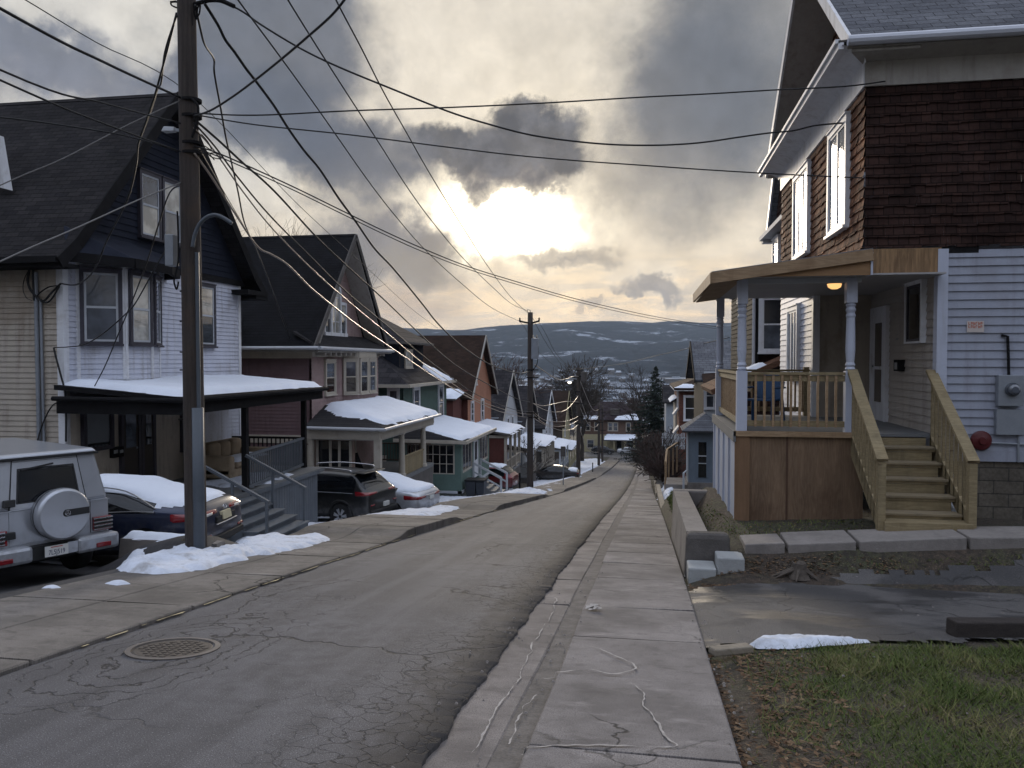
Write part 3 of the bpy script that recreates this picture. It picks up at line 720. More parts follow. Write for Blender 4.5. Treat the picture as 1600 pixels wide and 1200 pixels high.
# ------------------------------------------------------------------ building helpers
def window(root, F, u0, u1, z0, z1, trim=WHITE_TRIM, sash=WHITE_TRIM, panes=(G_DARK, G_DARK), tw=.11, style='double', cols=1, sill=True, d=.095, label=None, cut=1.0, o=.045):
    """one window: casing > sash, glass. The glass sits behind the sash, the sash inside the casing."""
    mb = MB()
    mb.ob(F, u0 - tw, u0, z0 - tw * .6, z1 + tw, .0, d).ob(F, u1, u1 + tw, z0 - tw * .6, z1 + tw, .0, d)
    mb.ob(F, u0, u1, z1, z1 + tw, 0, d).ob(F, u0, u1, z0 - tw * .6, z0, 0, d)
    if sill: mb.ob(F, u0 - tw * 1.2, u1 + tw * 1.2, z0 - tw * .6 - .05, z0 - tw * .6, 0, d + .04)
    mb.ob(F, u0 - tw * 1.1, u1 + tw * 1.1, z1 + tw, z1 + tw + .03, 0, d + .025)
    w = mb.build('window', trim, root, label=label)
    s = .045; mb = MB()
    zm = (z0 + z1) / 2
    cu = [u0 + (u1 - u0) * i / cols for i in range(cols + 1)]
    for a, b in zip(cu[:-1], cu[1:]):
        mb.ob(F, a, a + s, z0, z1, o, o + .03).ob(F, b - s, b, z0, z1, o, o + .03)
        mb.ob(F, a + s, b - s, z1 - s, z1, o, o + .03).ob(F, a + s, b - s, z0, z0 + s, o, o + .03)
        if style == 'double': mb.ob(F, a + s, b - s, zm - .025, zm + .025, o, o + .034)
    mb.build('sash', sash, w)
    for a, b in zip(cu[:-1], cu[1:]):
        if style == 'double':
            MB().ob(F, a + s, b - s, zm + .025, z1 - s, o, o + .018).build('pane', panes[0], w)
            MB().ob(F, a + s, b - s, z0 + s, zm - .025, o, o + .013).build('pane', panes[1], w)
        else:
            MB().ob(F, a + s, b - s, z0 + s, z1 - s, o, o + .015).build('pane', panes[0], w)
    return w
def muntin_window(root, F, u0, u1, z0, z1, nu, nz, trim=CREAM_TRIM, pane=G_DARK, tw=.1):
    mb = MB(); d = .05
    mb.ob(F, u0 - tw, u0, z0 - tw, z1 + tw, 0, d).ob(F, u1, u1 + tw, z0 - tw, z1 + tw, 0, d).ob(F, u0, u1, z1, z1 + tw, 0, d).ob(F, u0, u1, z0 - tw, z0, 0, d)
    w = mb.build('window', trim, root)
    mb = MB()
    for i in range(1, nu): u = u0 + (u1 - u0) * i / nu; mb.ob(F, u - .02, u + .02, z0, z1, .004, .035)
    for i in range(1, nz): z = z0 + (z1 - z0) * i / nz; mb.ob(F, u0, u1, z - .016, z + .016, .004, .031)
    mb.build('muntins', trim, w)
    MB().ob(F, u0, u1, z0, z1, .002, .018).build('pane', pane, w)
def door(root, F, u0, u1, z0, z1, m, trim=WHITE_TRIM, lights=(), glassm=G_DARK, label=None, knob=True):
    mb = MB(); tw = .1
    mb.ob(F, u0 - tw, u0, z0, z1 + tw, 0, .08).ob(F, u1, u1 + tw, z0, z1 + tw, 0, .08).ob(F, u0, u1, z1, z1 + tw, 0, .08)
    f = mb.build('door_frame', trim, root)
    dd = MB().ob(F, u0, u1, z0, z1, .035, .06).build('door', m, root, label=label)
    for (a, b, c, e) in lights: MB().ob(F, mixf(u0, u1, a), mixf(u0, u1, b), mixf(z0, z1, c), mixf(z0, z1, e), .04, .066).build('door_glass', glassm, dd)
    if knob:
        MB().lathe(fp(F, mixf(u0, u1, .9), z0 + 1.0, .06), [(.012, 0), (.03, .03), (.0, .06)], 8).build('handle', METAL_GREY, dd)
def railing(root, a, b, h=.95, m=GREY_PAINT, step=.13, post=True, bal=.03, rail=.07, bottom=.1, name='railing'):
    a = V(a); b = V(b); L = (b - a).length; n = max(1, int(L / step)); up = V((0, 0, 1))
    mb = MB()
    mb.bar(a + up * h, b + up * h, rail * 1.3, rail * .8).bar(a + up * bottom, b + up * bottom, rail * .7, rail)
    for i in range(1, n):
        p = a.lerp(b, i / n); mb.bar(p + up * bottom, p + up * h, bal, bal)
    return mb.build(name, m, root)
def snowfield(poly, base, thick, res, name, m, parent=None, seed=0, wob=.25, edge=.25, lump=.35, holes=0):
    """snow laid on a surface: base(x,y) gives the surface; thickness tapers to an uneven edge"""
    xs = [p[0] for p in poly]; ys = [p[1] for p in poly]; P = [V((p[0], p[1])) for p in poly]; n = len(P)
    def sd(x, y):
        q = V((x, y)); best = 1e9; c = False; j = n - 1
        for i in range(n):
            a, b = P[j], P[i]; ab = b - a; t = max(0, min(1, (q - a).dot(ab) / max(ab.length_squared, 1e-9)))
            best = min(best, (a + ab * t - q).length)
            if (b.y > y) != (a.y > y) and x < (a.x - b.x) * (y - b.y) / (a.y - b.y) + b.x: c = not c
            j = i
        return best if c else -best
    pad = wob + res
    nx = int((max(xs) - min(xs) + 2 * pad) / res) + 1; ny = int((max(ys) - min(ys) + 2 * pad) / res) + 1
    D = {}; idx = {}; mb = MB(); so = V((seed * 13.7, seed * 5.1, 0))
    for i in range(nx):
        for j in range(ny):
            x = min(xs) - pad + i * res; y = min(ys) - pad + j * res
            q = V((x, y, 0)) + so
            D[i, j] = sd(x, y) - holes * max(0, NZ.noise(q * 2.7 + V((4, 4, 4))) - .12) + wob * (NZ.noise(q * 1.9) * .9 + NZ.noise(q * 5.3) * .5 + NZ.noise(q * 13) * .3)
    def vid(i, j):
        if (i, j) not in idx:
            x = min(xs) - pad + i * res; y = min(ys) - pad + j * res; d = D[i, j]; q = V((x, y, 0)) + so
            if d <= 0: z = base(x, y) - .015
            else:
                k = ss(0, edge, d)
                z = base(x, y) + thick * (k ** .6) * (1 + lump * NZ.noise(q * 1.6) + lump * .5 * NZ.noise(q * 5) + lump * .4 * NZ.noise(q * 11) + lump * .2 * NZ.noise(q * 27)) + .004
            idx[i, j] = len(mb.v); mb.v.append((x, y, z))
        return idx[i, j]
    for i in range(nx - 1):
        for j in range(ny - 1):
            if max(D[i, j], D[i + 1, j], D[i, j + 1], D[i + 1, j + 1]) > 0: mb.f.append((vid(i, j), vid(i + 1, j), vid(i + 1, j + 1), vid(i, j + 1)))
    return mb.build(name, m, parent, smooth=True, fix=False)
def turned_post(root, x, y, z0, z1, w, m, name='post'):
    """square foot and head blocks with a turned shaft between"""
    h = z1 - z0; a = z0 + h * .40; b = z1 - h * .16; r = w * .5
    mb = MB().box(x - r, x + r, y - r, y + r, z0, a).box(x - r, x + r, y - r, y + r, b, z1)
    s = (b - a)
    pr = [(r * .72, 0), (r * 1.0, .03), (r * .78, .06), (r * .95, .09), (r * .74, .13), (r * .92, .3), (r * .86, .6), (r * .8, .78), (r * .95, .81), (r * .74, .85), (r * .98, .9), (r * .76, .94), (r * .98, .97), (r * .7, 1)]
    mb.lathe((x, y, a), [(q, k * s) for q, k in pr], 14)
    return mb.build(name, m, root)
def planeZ(p0, p1, p2):
    p0, p1, p2 = V(p0), V(p1), V(p2); n = (p1 - p0).cross(p2 - p0)
    return lambda x, y: p0.z - (n.x * (x - p0.x) + n.y * (y - p0.y)) / n.z
# ------------------------------------------------------------------ first house on the left: white siding, charcoal roof
h = thing('house', 'white sided house with charcoal shingle roof and bay window behind the near utility pole', 'house', (-12.2, 15.2, -1.9), group='houses down the left side')
fx, y0, y1 = -12.2, 15.2, 22.7; ym = 18.95; zb, ze, zf = -2.3, 3.9, 1.05
S = FY(y0, -1); Fr = FX(fx, 1)
MB().clap(S, -27, fx - .12, zb, ze + .1, .115, .02, None, 2.6, .005, 7).build('side_wall', CREAM_SIDING, h)
mb = MB().clap(Fr, y0 + .12, y1 - .1, zf - .3, ze + .1, .115, .02, None, 2.4, .004, 6); mb.build('front_wall', WHITE_SIDING, h)
MB().ob(Fr, y0 + .12, y1 - 2.6, zb, zf - .28, -.3, .0).build('porch_wall', TAN_STUCCO, h)
MB().clap(Fr, y1 - 2.6, y1 - .1, zb, zf - .3, .115, .02).build('lower_front_wall', WHITE_SIDING, h)
MB().box(-27, fx - .05, y1 - .2, y1, zb, ze).build('back_wall', CREAM_SIDING, h)
MB().box(fx - .13, fx + .03, y0 - .03, y0 + .13, zb, ze + .05).build('corner_board', WHITE_TRIM, h); MB().box(fx - .05, fx + .03, y1 - .12, y1 + .02, zb, ze).build('corner_board', WHITE_TRIM, h)
# gable wall, dark shingles
ap = 8.35
mb = MB().clap(Fr, y0, y1, ze, ap - .1, .16, .02, lambda z: (y0 - .3 + (z - ze) * (ym - y0 + .3) / (ap - ze), y1 + .3 - (z - ze) * (y1 + .3 - ym) / (ap - ze))); mb.build('gable_wall', NAVY_SHINGLE, h)
MB().ob(Fr, y0, y1 + .1, ze - .02, ze + .14, 0, .07).build('band', BLACK_WOOD, h)
# roof: two flared slopes with thick dark edges
xo = fx + .42; th = .16
near = [(y0 - .62, 3.72), (y0 - .05, 4.2), (16.4, 5.62), (ym, ap + .12)]
far = [(23.55, 3.72), (22.9, 4.25), (21.4, 5.85), (ym, ap + .12)]
for prof, nm in ((near, 'roof'), (far, 'roof')):
    mb = MB()
    for (a, za), (b, zb_) in zip(prof[:-1], prof[1:]):
        mb.slab([(-27, a, za), (xo, a, za), (xo, b, zb_), (-27, b, zb_)], th)
    r = mb.build(nm, ROOF_H1, h)
    mb = MB()
    for (a, za), (b, zb_) in zip(prof[:-1], prof[1:]): mb.bar((xo + .02, a, za - .1), (xo + .02, b, zb_ - .1), .05, .26)
    mb.build('rake_board', BLACK_WOOD, r)
MB().box(-27, xo, y0 - .62, y0 - .02, 3.56, 3.64).build('soffit', BLACK_WOOD, h)
MB().bar((-27, y0 - .66, 3.69), (xo, y0 - .66, 3.69), .1, .13).build('gutter', BLACK_WOOD, h)
MB().box(fx - .3, xo + .1, 22.75, 23.55, 3.5, 3.62).box(fx - .02, xo + .12, 22.2, 23.5, 3.6, 3.74).build('cornice_return', BLACK_WOOD, h)
# flat dormer edge on the near slope, mostly beyond the frame
dm = MB().box(-19.5, -17.35, 16.2, 18.6, 5.0, 6.6).build('dormer', NAVY_SHINGLE, h)
MB().hexa([at(-30, 200, y=16.1), at(6, 214, y=16.1), at(6, 214, y=16.25), at(-30, 200, y=16.25)] + [V(p) for p in (at(-12, 290, y=16.1), at(20, 298, y=16.1), at(20, 298, y=16.25), at(-12, 290, y=16.25))]).build('dormer_board', WHITE_TRIM, dm)
# bay window
pts = [(fx, 15.62), (-11.45, 16.2), (-11.45, 17.15), (-11.82, 18.0), (fx, 18.15)]
mb = MB(); mt = MB(); fr = []
for (ax, ay), (bx, by) in zip(pts[:-1], pts[1:]):
    dx, dy = bx - ax, by - ay; L = sqrt(dx * dx + dy * dy); F = frame(ax, ay, dx, dy, dy, -dx); fr.append((F, L))
    mb.clap(F, 0, L, 1.22, 3.75, .115, .02); mt.ob(F, -.03, .06, 1.22, 3.8, 0, .035).ob(F, L - .06, L + .03, 1.22, 3.8, 0, .033)
bay = mb.build('bay', WHITE_SIDING, h); mt.build('bay_trim', WHITE_TRIM, bay)
MB().prism([(x, y, 1.1) for x, y in pts], (0, 0, .12)).build('bay_floor', WHITE_TRIM, bay)
def win(i, panes, a=.13, b=.13):
    F, L = fr[i]; window(bay, F, a, L - b, 2.05, 3.55, DARK_TRIM, PALE_GREY, panes, .085)
win(0, (G_GREY, G_GREY), .14, .14); win(1, (G_SHADE, G_SHADE), .15, .15); win(2, (G_GREY, G_DARK), .15, .15)
# flared skirt roof over the bay
top = [(fx - .02, 15.3, 4.5), (fx + .02, 16.3, 4.45), (fx + .02, 17.4, 4.45), (fx, 18.7, 4.35)]
bot = [(fx + .3, 14.95, 3.9), (-11.05, 15.95, 3.86), (-11.05, 17.3, 3.86), (-11.5, 18.35, 3.86)]
mb = MB()
for i in range(3): mb.slab([bot[i], bot[i + 1], top[i + 1], top[i]], .05)
mb.slab([bot[3], (fx, 18.9, 3.9), top[3]], .05)
bs = mb.build('bay_roof', NAVY_SHINGLE, bay)
mb = MB()
for i in range(3): mb.bar(V(bot[i]) - V((0, 0, .1)), V(bot[i + 1]) - V((0, 0, .1)), .1, .2)
mb.bar(V(bot[3]) - V((0, 0, .1)), V((fx, 18.9, 3.8)), .1, .2)
mb.build('bay_fascia', BLACK_WOOD, bay)
# other windows
window(h, Fr, 20.25, 21.1, 2.08, 3.68, DARK_TRIM, PALE_GREY, (G_SHADE, G_DARK), .085)
window(h, Fr, 17.85, 18.55, 4.72, 6.2, DARK_TRIM, PALE_GREY, (G_GREY, G_SHADE), .085)
window(h, Fr, 18.78, 19.5, 4.72, 6.2, DARK_TRIM, PALE_GREY, (G_SHADE, G_GREY), .085)
# under the porch: picture window, dark door, second window, mail boxes
pf = -1.5
window(h, Fr, 15.75, 16.6, -.35, .55, DARK_TRIM, DARK_TRIM, (G_DARK,), .08, 'single', sill=False)
door(h, Fr, 17.05, 17.6, pf, .6, mat('brown_door', (.03, .022, .018), .5), DARK_TRIM, ((.15, .85, .5, .94),), G_GREY)
door(h, Fr, 17.82, 18.2, pf, .6, mat('brown_door_side', (.028, .021, .018), .5), DARK_TRIM, ((.2, .8, .5, .94),), G_DARK, knob=False)
window(h, Fr, 19.55, 20.4, -.7, .6, DARK_TRIM, PALE_GREY, (G_DARK, G_DARK), .1)
mbx = MB()
for k in range(2): mbx.ob(Fr, 16.62 + k * .2, 16.8 + k * .2, -.62, -.38, 0, .1)
mbx.build('mailbox', BLACK_WOOD, h)
mb = MB(); mb.ob(Fr, 16.64, 16.78, -.52, -.44, .1, .106); mb.ob(Fr, 16.85, 16.97, -.53, -.46, .1, .106); mb.build('mailbox_flap', CONC_PALE, h)
# conduits and cable loops on the side wall
mb = MB(); xc = at(58, 500, y=15.15).x
mb.tube([(xc, 15.13, 3.5), (xc + .02, 15.13, -1.5)], .045, 8).tube([(xc + .1, 15.14, 2.9), (xc + .13, 15.14, -1.5)], .03, 6)
mb.build('conduit', METAL_GREY, h)
def loopcable(pix, r, nm, m=WIREB, yy=15.08): return MB().tube(spline([at(px, py, y=yy) for px, py in pix], 6), r, 6).build(nm, m, h)
loopcable([(95, 443), (80, 458), (68, 470), (55, 462), (46, 450), (43, 435), (47, 418), (51, 414), (52, 440), (53, 470)], .022, 'cable_loop')
loopcable([(93, 447), (78, 470), (64, 470), (50, 455), (44, 440), (47, 420), (50, 415)], .018, 'cable_loop')
loopcable([(92, 446), (75, 449), (62, 458), (56, 465)], .014, 'cable_loop')
loopcable([(50, 470), (41, 465), (36, 452), (38, 436), (44, 424)], .008, 'cable_loop')
loopcable([(84, 543), (88, 560), (96, 590), (101, 610), (103, 640), (103, 690)], .02, 'drop_conduit', WIREB)
loopcable([(100, 626), (84, 632), (72, 650), (62, 676), (58, 692)], .014, 'drop_conduit')
# porch
px0, px1, py0, py1 = fx, -9.3, 15.0, 22.2
pr = [(px0, py0 - .1, 1.12), (px1 + .05, py0 - .1, .88), (px1 + .05, py1, .86), (px0, py1, 1.12)]
roof = MB().slab(pr, .1).build('porch_roof', BLACK_WOOD, h)
mb = MB().box(px0, px1, py0 - .04, py0 + .12, .52, .78).box(px1 - .16, px1, py0 + .12, py1 - .1, .52, .76).box(px0, px1 - .16, py1 - .22, py1 - .1, .52, .76); mb.build('porch_beam', BLACK_WOOD, roof)
MB().box(px0, px1 - .1, py0, py1 - .1, .74, .76).build('porch_ceiling', DARK_TRIM, roof)
mb = MB().tube([(px1 + .1, py0, .82), (px1 + .1, py1, .80)], .055, 8).tube([(px0, py0 - .15, .84), (px1 + .1, py0 - .15, .82)], .05, 8); mb.build('porch_gutter', BLACK_WOOD, roof)
bz = planeZ(*pr[:3])
snowfield([(px0 + .02, py0 + .15), (px1 - .12, py0 + .0), (px1 - .05, py1 - .1), (px0 + .02, py1 - .1)], lambda x, y: bz(x, y) + .0, .13, .12, 'snow', SNOW, roof, 1, .06, .14, .12)
MB().box(px0, px1, py0 + .2, py1, pf - .12, pf).build('porch_floor', GREY_DECK, h)
gz = -2.75
mb = MB()
yy = 17.75
while yy < 21.6: mb.box(px1 - .03, px1 + .0, yy, min(yy + .14, 21.65), gz - .3, pf - .12); yy += .15
xx = px0 + .05
while xx < px1 - .1: mb.box(xx, xx + .14, 21.66, 21.69, gz - .3, pf - .12); xx += .15
mb.build('porch_skirt', GREY_PAINT, h)
MB().box(px1 - .12, px1 + .05, 17.7, 21.7, pf - .12, pf - .02).build('porch_edge_board', GREY_PAINT, h)
for (x, y) in ((px1 - .12, 15.5), (px1 - .12, 17.72), (-9.85, 22.0)): MB().box(x - .065, x + .065, y - .065, y + .065, pf, .53).build('porch_post', BLACK_WOOD, h)
railing(h, (px1 - .1, 17.8, pf), (-9.85, 21.93, pf), .86, GREY_PAINT)
railing(h, (-9.9, 22.0, pf), (px0 + .1, 22.0, pf), .86, BLACK_WOOD)
# porch stairs to the pavement
n = 5; sy0, sy1 = 15.7, 17.62; x = px1; g = zg(-7.6, 16.5)
st = MB(); rise = (pf - .05 - g) / n
for i in range(n): st.box(x - .02, x + .3, sy0, sy1, g - .4, pf - rise * (i + 1)); st.box(x - .02, x + .34, sy0 - .02, sy1 + .02, pf - rise * (i + 1) + .002, pf - rise * (i + 1) + .04); x += .3
stairs = st.build('porch_stairs', GREY_PAINT, h)
for yy in (sy0 + .05, sy1):
    a = V((px1 - .05, yy, pf + .88)); b = V((px1 + 1.45, yy, g + .85))
    mb = MB().bar(a, b, .08, .06)
    for t in (.45, .97): p = a.lerp(b, t); mb.bar(p, (p.x, p.y, p.z - .95), .055, .055)
    mb.build('stair_rail', GREY_PAINT, stairs)
# couch on the porch
so = thing('sofa', 'worn tan sofa with loose cushions and snow on its seat, on a porch', 'sofa', (-11.3, 20.6, pf))
cm = mat('tan_fabric', (.34, .265, .18), .9, .2, 4, .4, 30, dirt=((.11, .08, .055), .5, 2)); cm2 = mat('cushion_fabric', (.30, .23, .155), .9, .2, 5, .4, 30)
a, b = 19.35, 21.75
MB().box(-11.75, -10.7, a, b, pf + .02, pf + .28).build('base', cm, so, bevel=.05)
MB().box(-11.98, -11.6, a + .05, b - .05, pf + .2, pf + .88).build('backrest', cm, so, bevel=.1, smooth=True)
for q in (a, b - .24): MB().box(-11.85, -10.68, q, q + .24, pf + .05, pf + .62).build('armrest', cm, so, bevel=.09, smooth=True)
for k in range(2): MB().box(-11.55, -10.64, a + .26 + k * .95, a + 1.19 + k * .95, pf + .27, pf + .45).build('seat_cushion', cm2, so, bevel=.06, smooth=True)
for k in range(3):
    o = MB().box(-11.62, -11.36, a + .28 + k * .52, a + .76 + k * .52, pf + .45, pf + .92).build('cushion', cm2, so, bevel=.1, smooth=True)
snowfield([(-11.4, a + .35), (-10.7, a + .35), (-10.7, b - .35), (-11.4, b - .35)], lambda x, y: pf + .452, .06, .07, 'snow', SNOW, so, 3, .08, .12, .2)
snowfield([(px0 + .9, 18.5), (px1 - .25, 18.2), (px1 - .2, 20.6), (px0 + 1.6, 20.8)], lambda x, y: pf, .05, .09, 'porch_snow', SNOW_DIRTY, h, 6, .35, .2, .3)
# ------------------------------------------------------------------ second house: pink
h = thing('house', 'dusty pink gabled house with arched attic window and cream porch, below the white sided house', 'house', (-12.2, 27.9, -3.8), group='houses down the left side')
fx, y0, y1 = -12.2, 27.9, 35.4; ym = 31.7; zb, ze, ap = -4.6, 1.95, 6.75
S = FY(y0, -1); Fr = FX(fx, 1)
mb = MB().clap(S, -24, fx - .06, -1.15, ze - .25, .13, .018); mb.build('side_wall', PINK_SHADED, h)
MB().clap(S, -24, fx - .06, zb, -1.45, .1, .018).build('lower_side_wall', PINK_SHADED, h)
MB().ob(S, -24, fx, -1.45, -1.15, 0, .05).ob(S, -24, fx + .03, ze - .25, ze + .2, 0, .06).ob(Fr, y0, y1, ze - .2, ze + .2, 0, .06).build('frieze', CREAM_TRIM, h)
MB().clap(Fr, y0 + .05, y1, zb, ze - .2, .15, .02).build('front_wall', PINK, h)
MB().box(-24, fx - .05, y1 - .15, y1, zb, ze).build('back_wall', PINK_SHADED, h)
MB().box(fx - .16, fx + .045, y0 - .045, y0 + .14, zb, -1.5).build('corner_board', CREAM_TRIM, h)
lim = lambda z: (y0 + .5 + (z - ze) * (ym - y0 - .5) / (ap - ze), y1 - .1 - (z - ze) * (y1 - .1 - ym) / (ap - ze))
MB().clap(FX(fx - .5, 1), y0, y1, ze + .5, ap - .1, .15, .02, lim).build('gable_wall', PINK, h)
xo = fx + .35
for (a, b) in ((y0 - .5, ym), (y1 + .55, ym)):
    r = MB().slab([(-24, a, ze + .18), (xo, a, ze + .18), (xo, b, ap + .1), (-24, b, ap + .1)], .16).build('roof', ROOF_BLACK, h)
    MB().bar((xo + .02, a, ze + .1), (xo + .02, b, ap + .02), .05, .2).build('rake_board', CONC_DARK, r)
    q = .3 if a < ym else -.3
    MB().slab([(fx - .5, a + q * 2, ze + .32), (xo - .03, a + q * 2, ze + .32), (xo - .03, b, ap - .12), (fx - .5, b, ap - .12)], .03).build('rake_soffit', SOFFIT, r)
MB().slab([(fx - .55, y0 - .3, ze + .75), (xo + .15, y0 - .5, ze + .2), (xo + .15, y1 + .55, ze + .2), (fx - .55, y1 + .4, ze + .75)], .08).build('pent_roof', ROOF_DARKY, h)
mb = MB().tube([(xo + .22, y0 - .5, ze + .12), (xo + .22, y1 + .6, ze + .1)], .07, 8).tube([(-24, y0 - .58, ze + .12), (xo + .2, y0 - .58, ze + .12)], .07, 8); mb.build('gutter', GUTTER, h)
MB().box(-24, fx + .5, y0 - .5, y0, ze - .02, ze + .03).box(fx, fx + .5, y0, y1 + .5, ze - .02, ze + .03).build('soffit', SOFFIT, h)
mb = MB()
for k in range(14): mb.box(fx, fx + .45, y0 + .3 + k * .52, y0 + .38 + k * .52, ze - .14, ze - .03)
mb.build('bracket', SOFFIT, h)
# palladian attic window
G = FX(fx - .48, 1)
mb = MB()
for (a, b, t) in ((30.3, 30.85, 3.95), (31.95, 32.5, 3.95)): mb.ob(G, a - .1, a, 2.75, t + .1, 0, .08).ob(G, b, b + .1, 2.75, t + .1, 0, .08).ob(G, a, b, t, t + .12, 0, .08)
mb.ob(G, 30.2, 32.6, 2.62, 2.76, 0, .12)
N = 14; ca = 31.4; r0, r1 = .42, .56
for i in range(N):
    t0, t1 = pi * i / N, pi * (i + 1) / N
    c = [(cos(t0) * r1, sin(t0) * r1), (cos(t1) * r1, sin(t1) * r1), (cos(t1) * r0, sin(t1) * r0), (cos(t0) * r0, sin(t0) * r0)]
    mb.hexa([fp(G, ca + u, 4.35 + v, 0) for u, v in c] + [fp(G, ca + u, 4.35 + v, .1) for u, v in c])
mb.ob(G, ca - r1, ca - r0, 2.75, 4.35, 0, .1).ob(G, ca + r0, ca + r1, 2.75, 4.35, 0, .1).ob(G, ca - .05, ca + .05, 4.9, 5.3, 0, .1)
w = mb.build('window', WHITE_TRIM, h, label='arched three part attic window with cream casing')
for (a, b) in ((30.3, 30.85), (31.95, 32.5)):
    MB().ob(G, a, b, 3.3, 3.95, .004, .03).build('pane', G_SHADE, w); MB().ob(G, a, b, 2.76, 3.3, .004, .024).build('pane', G_DARK, w)
mb = MB(); pts = [fp(G, ca - r0, 2.76, .03), fp(G, ca + r0, 2.76, .03)] + [fp(G, ca + r0 * cos(pi * i / 12), 4.35 + r0 * sin(pi * i / 12), .03) for i in range(13)]
mb.prism(pts, (-.024, 0, 0)); mb.build('pane', G_SHADE, w)
mb = MB().ob(G, ca - .02, ca + .02, 2.76, 4.75, .03, .05)
for z in (3.2, 3.7, 4.2): mb.ob(G, ca - r0, ca + r0, z, z + .03, .03, .05)
mb.build('sash', WHITE_TRIM, w)
# second floor: single window, then shallow bay
window(h, Fr, 29.2, 30.05, .35, 1.55, CREAM_TRIM, CREAM_TRIM, (G_GREY, G_DARK), .1)
pts = [(fx, 31.0), (fx + .5, 31.5), (fx + .5, 33.6), (fx, 34.3)]
mb = MB(); mt = MB(); fr = []
for (ax, ay), (bx, by) in zip(pts[:-1], pts[1:]):
    dx, dy = bx - ax, by - ay; L = sqrt(dx * dx + dy * dy); F = frame(ax, ay, dx, dy, dy, -dx); fr.append((F, L)); mb.clap(F, 0, L, -.7, ze - .2, .15, .018); mt.ob(F, 0, L, ze - .22, ze + .15, 0, .05)
bay = mb.build('bay', PINK, h); mt.build('bay_frieze', CREAM_TRIM, bay)
window(bay, fr[0][0], .1, fr[0][1] - .1, .3, 1.6, CREAM_TRIM, CREAM_TRIM, (G_GREY, G_DARK), .08)
window(bay, fr[1][0], .15, .95, .3, 1.6, CREAM_TRIM, CREAM_TRIM, (G_GREY, G_DARK), .09); window(bay, fr[1][0], 1.2, 1.95, .3, 1.6, CREAM_TRIM, CREAM_TRIM, (G_GREY, G_GREY), .09)
# side bay with little hipped roof
sb = MB().clap(FY(y0 - .9, -1), -17.6, -15.2, .4, 2.6, .13, .018).box(-17.6, -15.2, y0 - .88, y0, .4, 2.6).build('side_bay', PINK_SHADED, h)
MB().slab([(-18, y0 - 1.3, 2.65), (-14.7, y0 - 1.3, 2.65), (-15.2, y0 + .3, 3.5), (-18, y0 + .3, 3.5)], .14).build('side_bay_roof', SOFFIT, sb)
# porch
pf = -3.0; px1 = -9.45; py0, py1 = 27.6, 35.0; zt = -.72
A, B, C, D = (fx, py0 - .25, zt - .02), (px1 + .2, py0 - .25, zt - .06), (px1 + .2, py1 + .2, zt - .06), (fx, py1 + .2, zt)
T1, T2 = (fx, py0 + 1.6, -.1), (fx, py1 - .6, -.1); E1, E2 = (fx + .7, py0 + 1.6, -.12), (fx + .7, py1 - 1, -.12)
mb = MB().slab([A, B, E1], .06).slab([A, E1, T1], .06).slab([B, C, E2, E1], .06).slab([C, D, T2, E2], .06).slab([E1, E2, T2, T1], .06)
roof = mb.build('porch_roof', ROOF_DARKY, h)
n1 = planeZ(B, C, E1); n0 = planeZ(A, B, E1)
snowfield([(fx + .15, py0 + 1.3), (fx + .9, py0 + .7), (px1 - .1, py0 + .35), (px1 + .1, py0 + 1.1), (px1 + .14, py1 + .05), (fx + .1, py1 - .1)], lambda x, y: min(n1(x, y), n0(x, y), -.1), .11, .13, 'snow', SNOW, roof, 11, .12, .14, .15)
mb = MB().tube([(fx, py0 - .3, zt - .1), (px1 + .27, py0 - .3, zt - .13)], .06, 8).tube([(px1 + .27, py0 - .3, zt - .13), (px1 + .27, py1 + .2, zt - .13)], .06, 8); mb.build('gutter', GUTTER, roof)
mb = MB().box(fx, px1, py0 - .08, py0 + .1, zt - .52, zt - .1).box(px1 - .16, px1 + .02, py0 + .1, py1, zt - .5, zt - .1)
# arched openings on the near side
for i in range(12):
    t0, t1 = pi * i / 12, pi * (i + 1) / 12; um, uw, uz = (fx + .9), .85, zt - 1.0
mb.build('porch_beam', CREAM_TRIM, roof)
MB().box(fx, px1, py0, py1, zt - .56, zt - .52).build('porch_ceiling', SOFFIT, roof)
mb = MB().box(fx, px1 + .0, py0 + .05, py1, pf - .15, pf); mb.build('porch_floor', GREY_DECK, h)
MB().box(px1 - .05, px1 - .02, py0 + .1, py1 - .05, zb - .4, pf - .15).box(fx, px1 - .05, py0 + .1, py0 + .13, zb - .4, pf - .15).build('porch_skirt', CONC_DARK, h)
MB().box(px1 - .22, px1 + .02, py0 - .05, py0 + .19, pf, zt - .5).build('porch_column', CREAM_TRIM, h)
MB().box(fx + .02, fx + .18, py0 - .02, py0 + .14, pf, zt - .5).build('porch_column', CREAM_TRIM, h)
for yy in (30.6, 33.7): MB().lathe((px1 - .12, yy, pf), [(.17, 0), (.17, .12), (.13, .14), (.115, 1.2), (.10, zt - .62 - pf), (.15, zt - .56 - pf), (.15, zt - .5 - pf)], 14).build('porch_column', CREAM_TRIM, h)
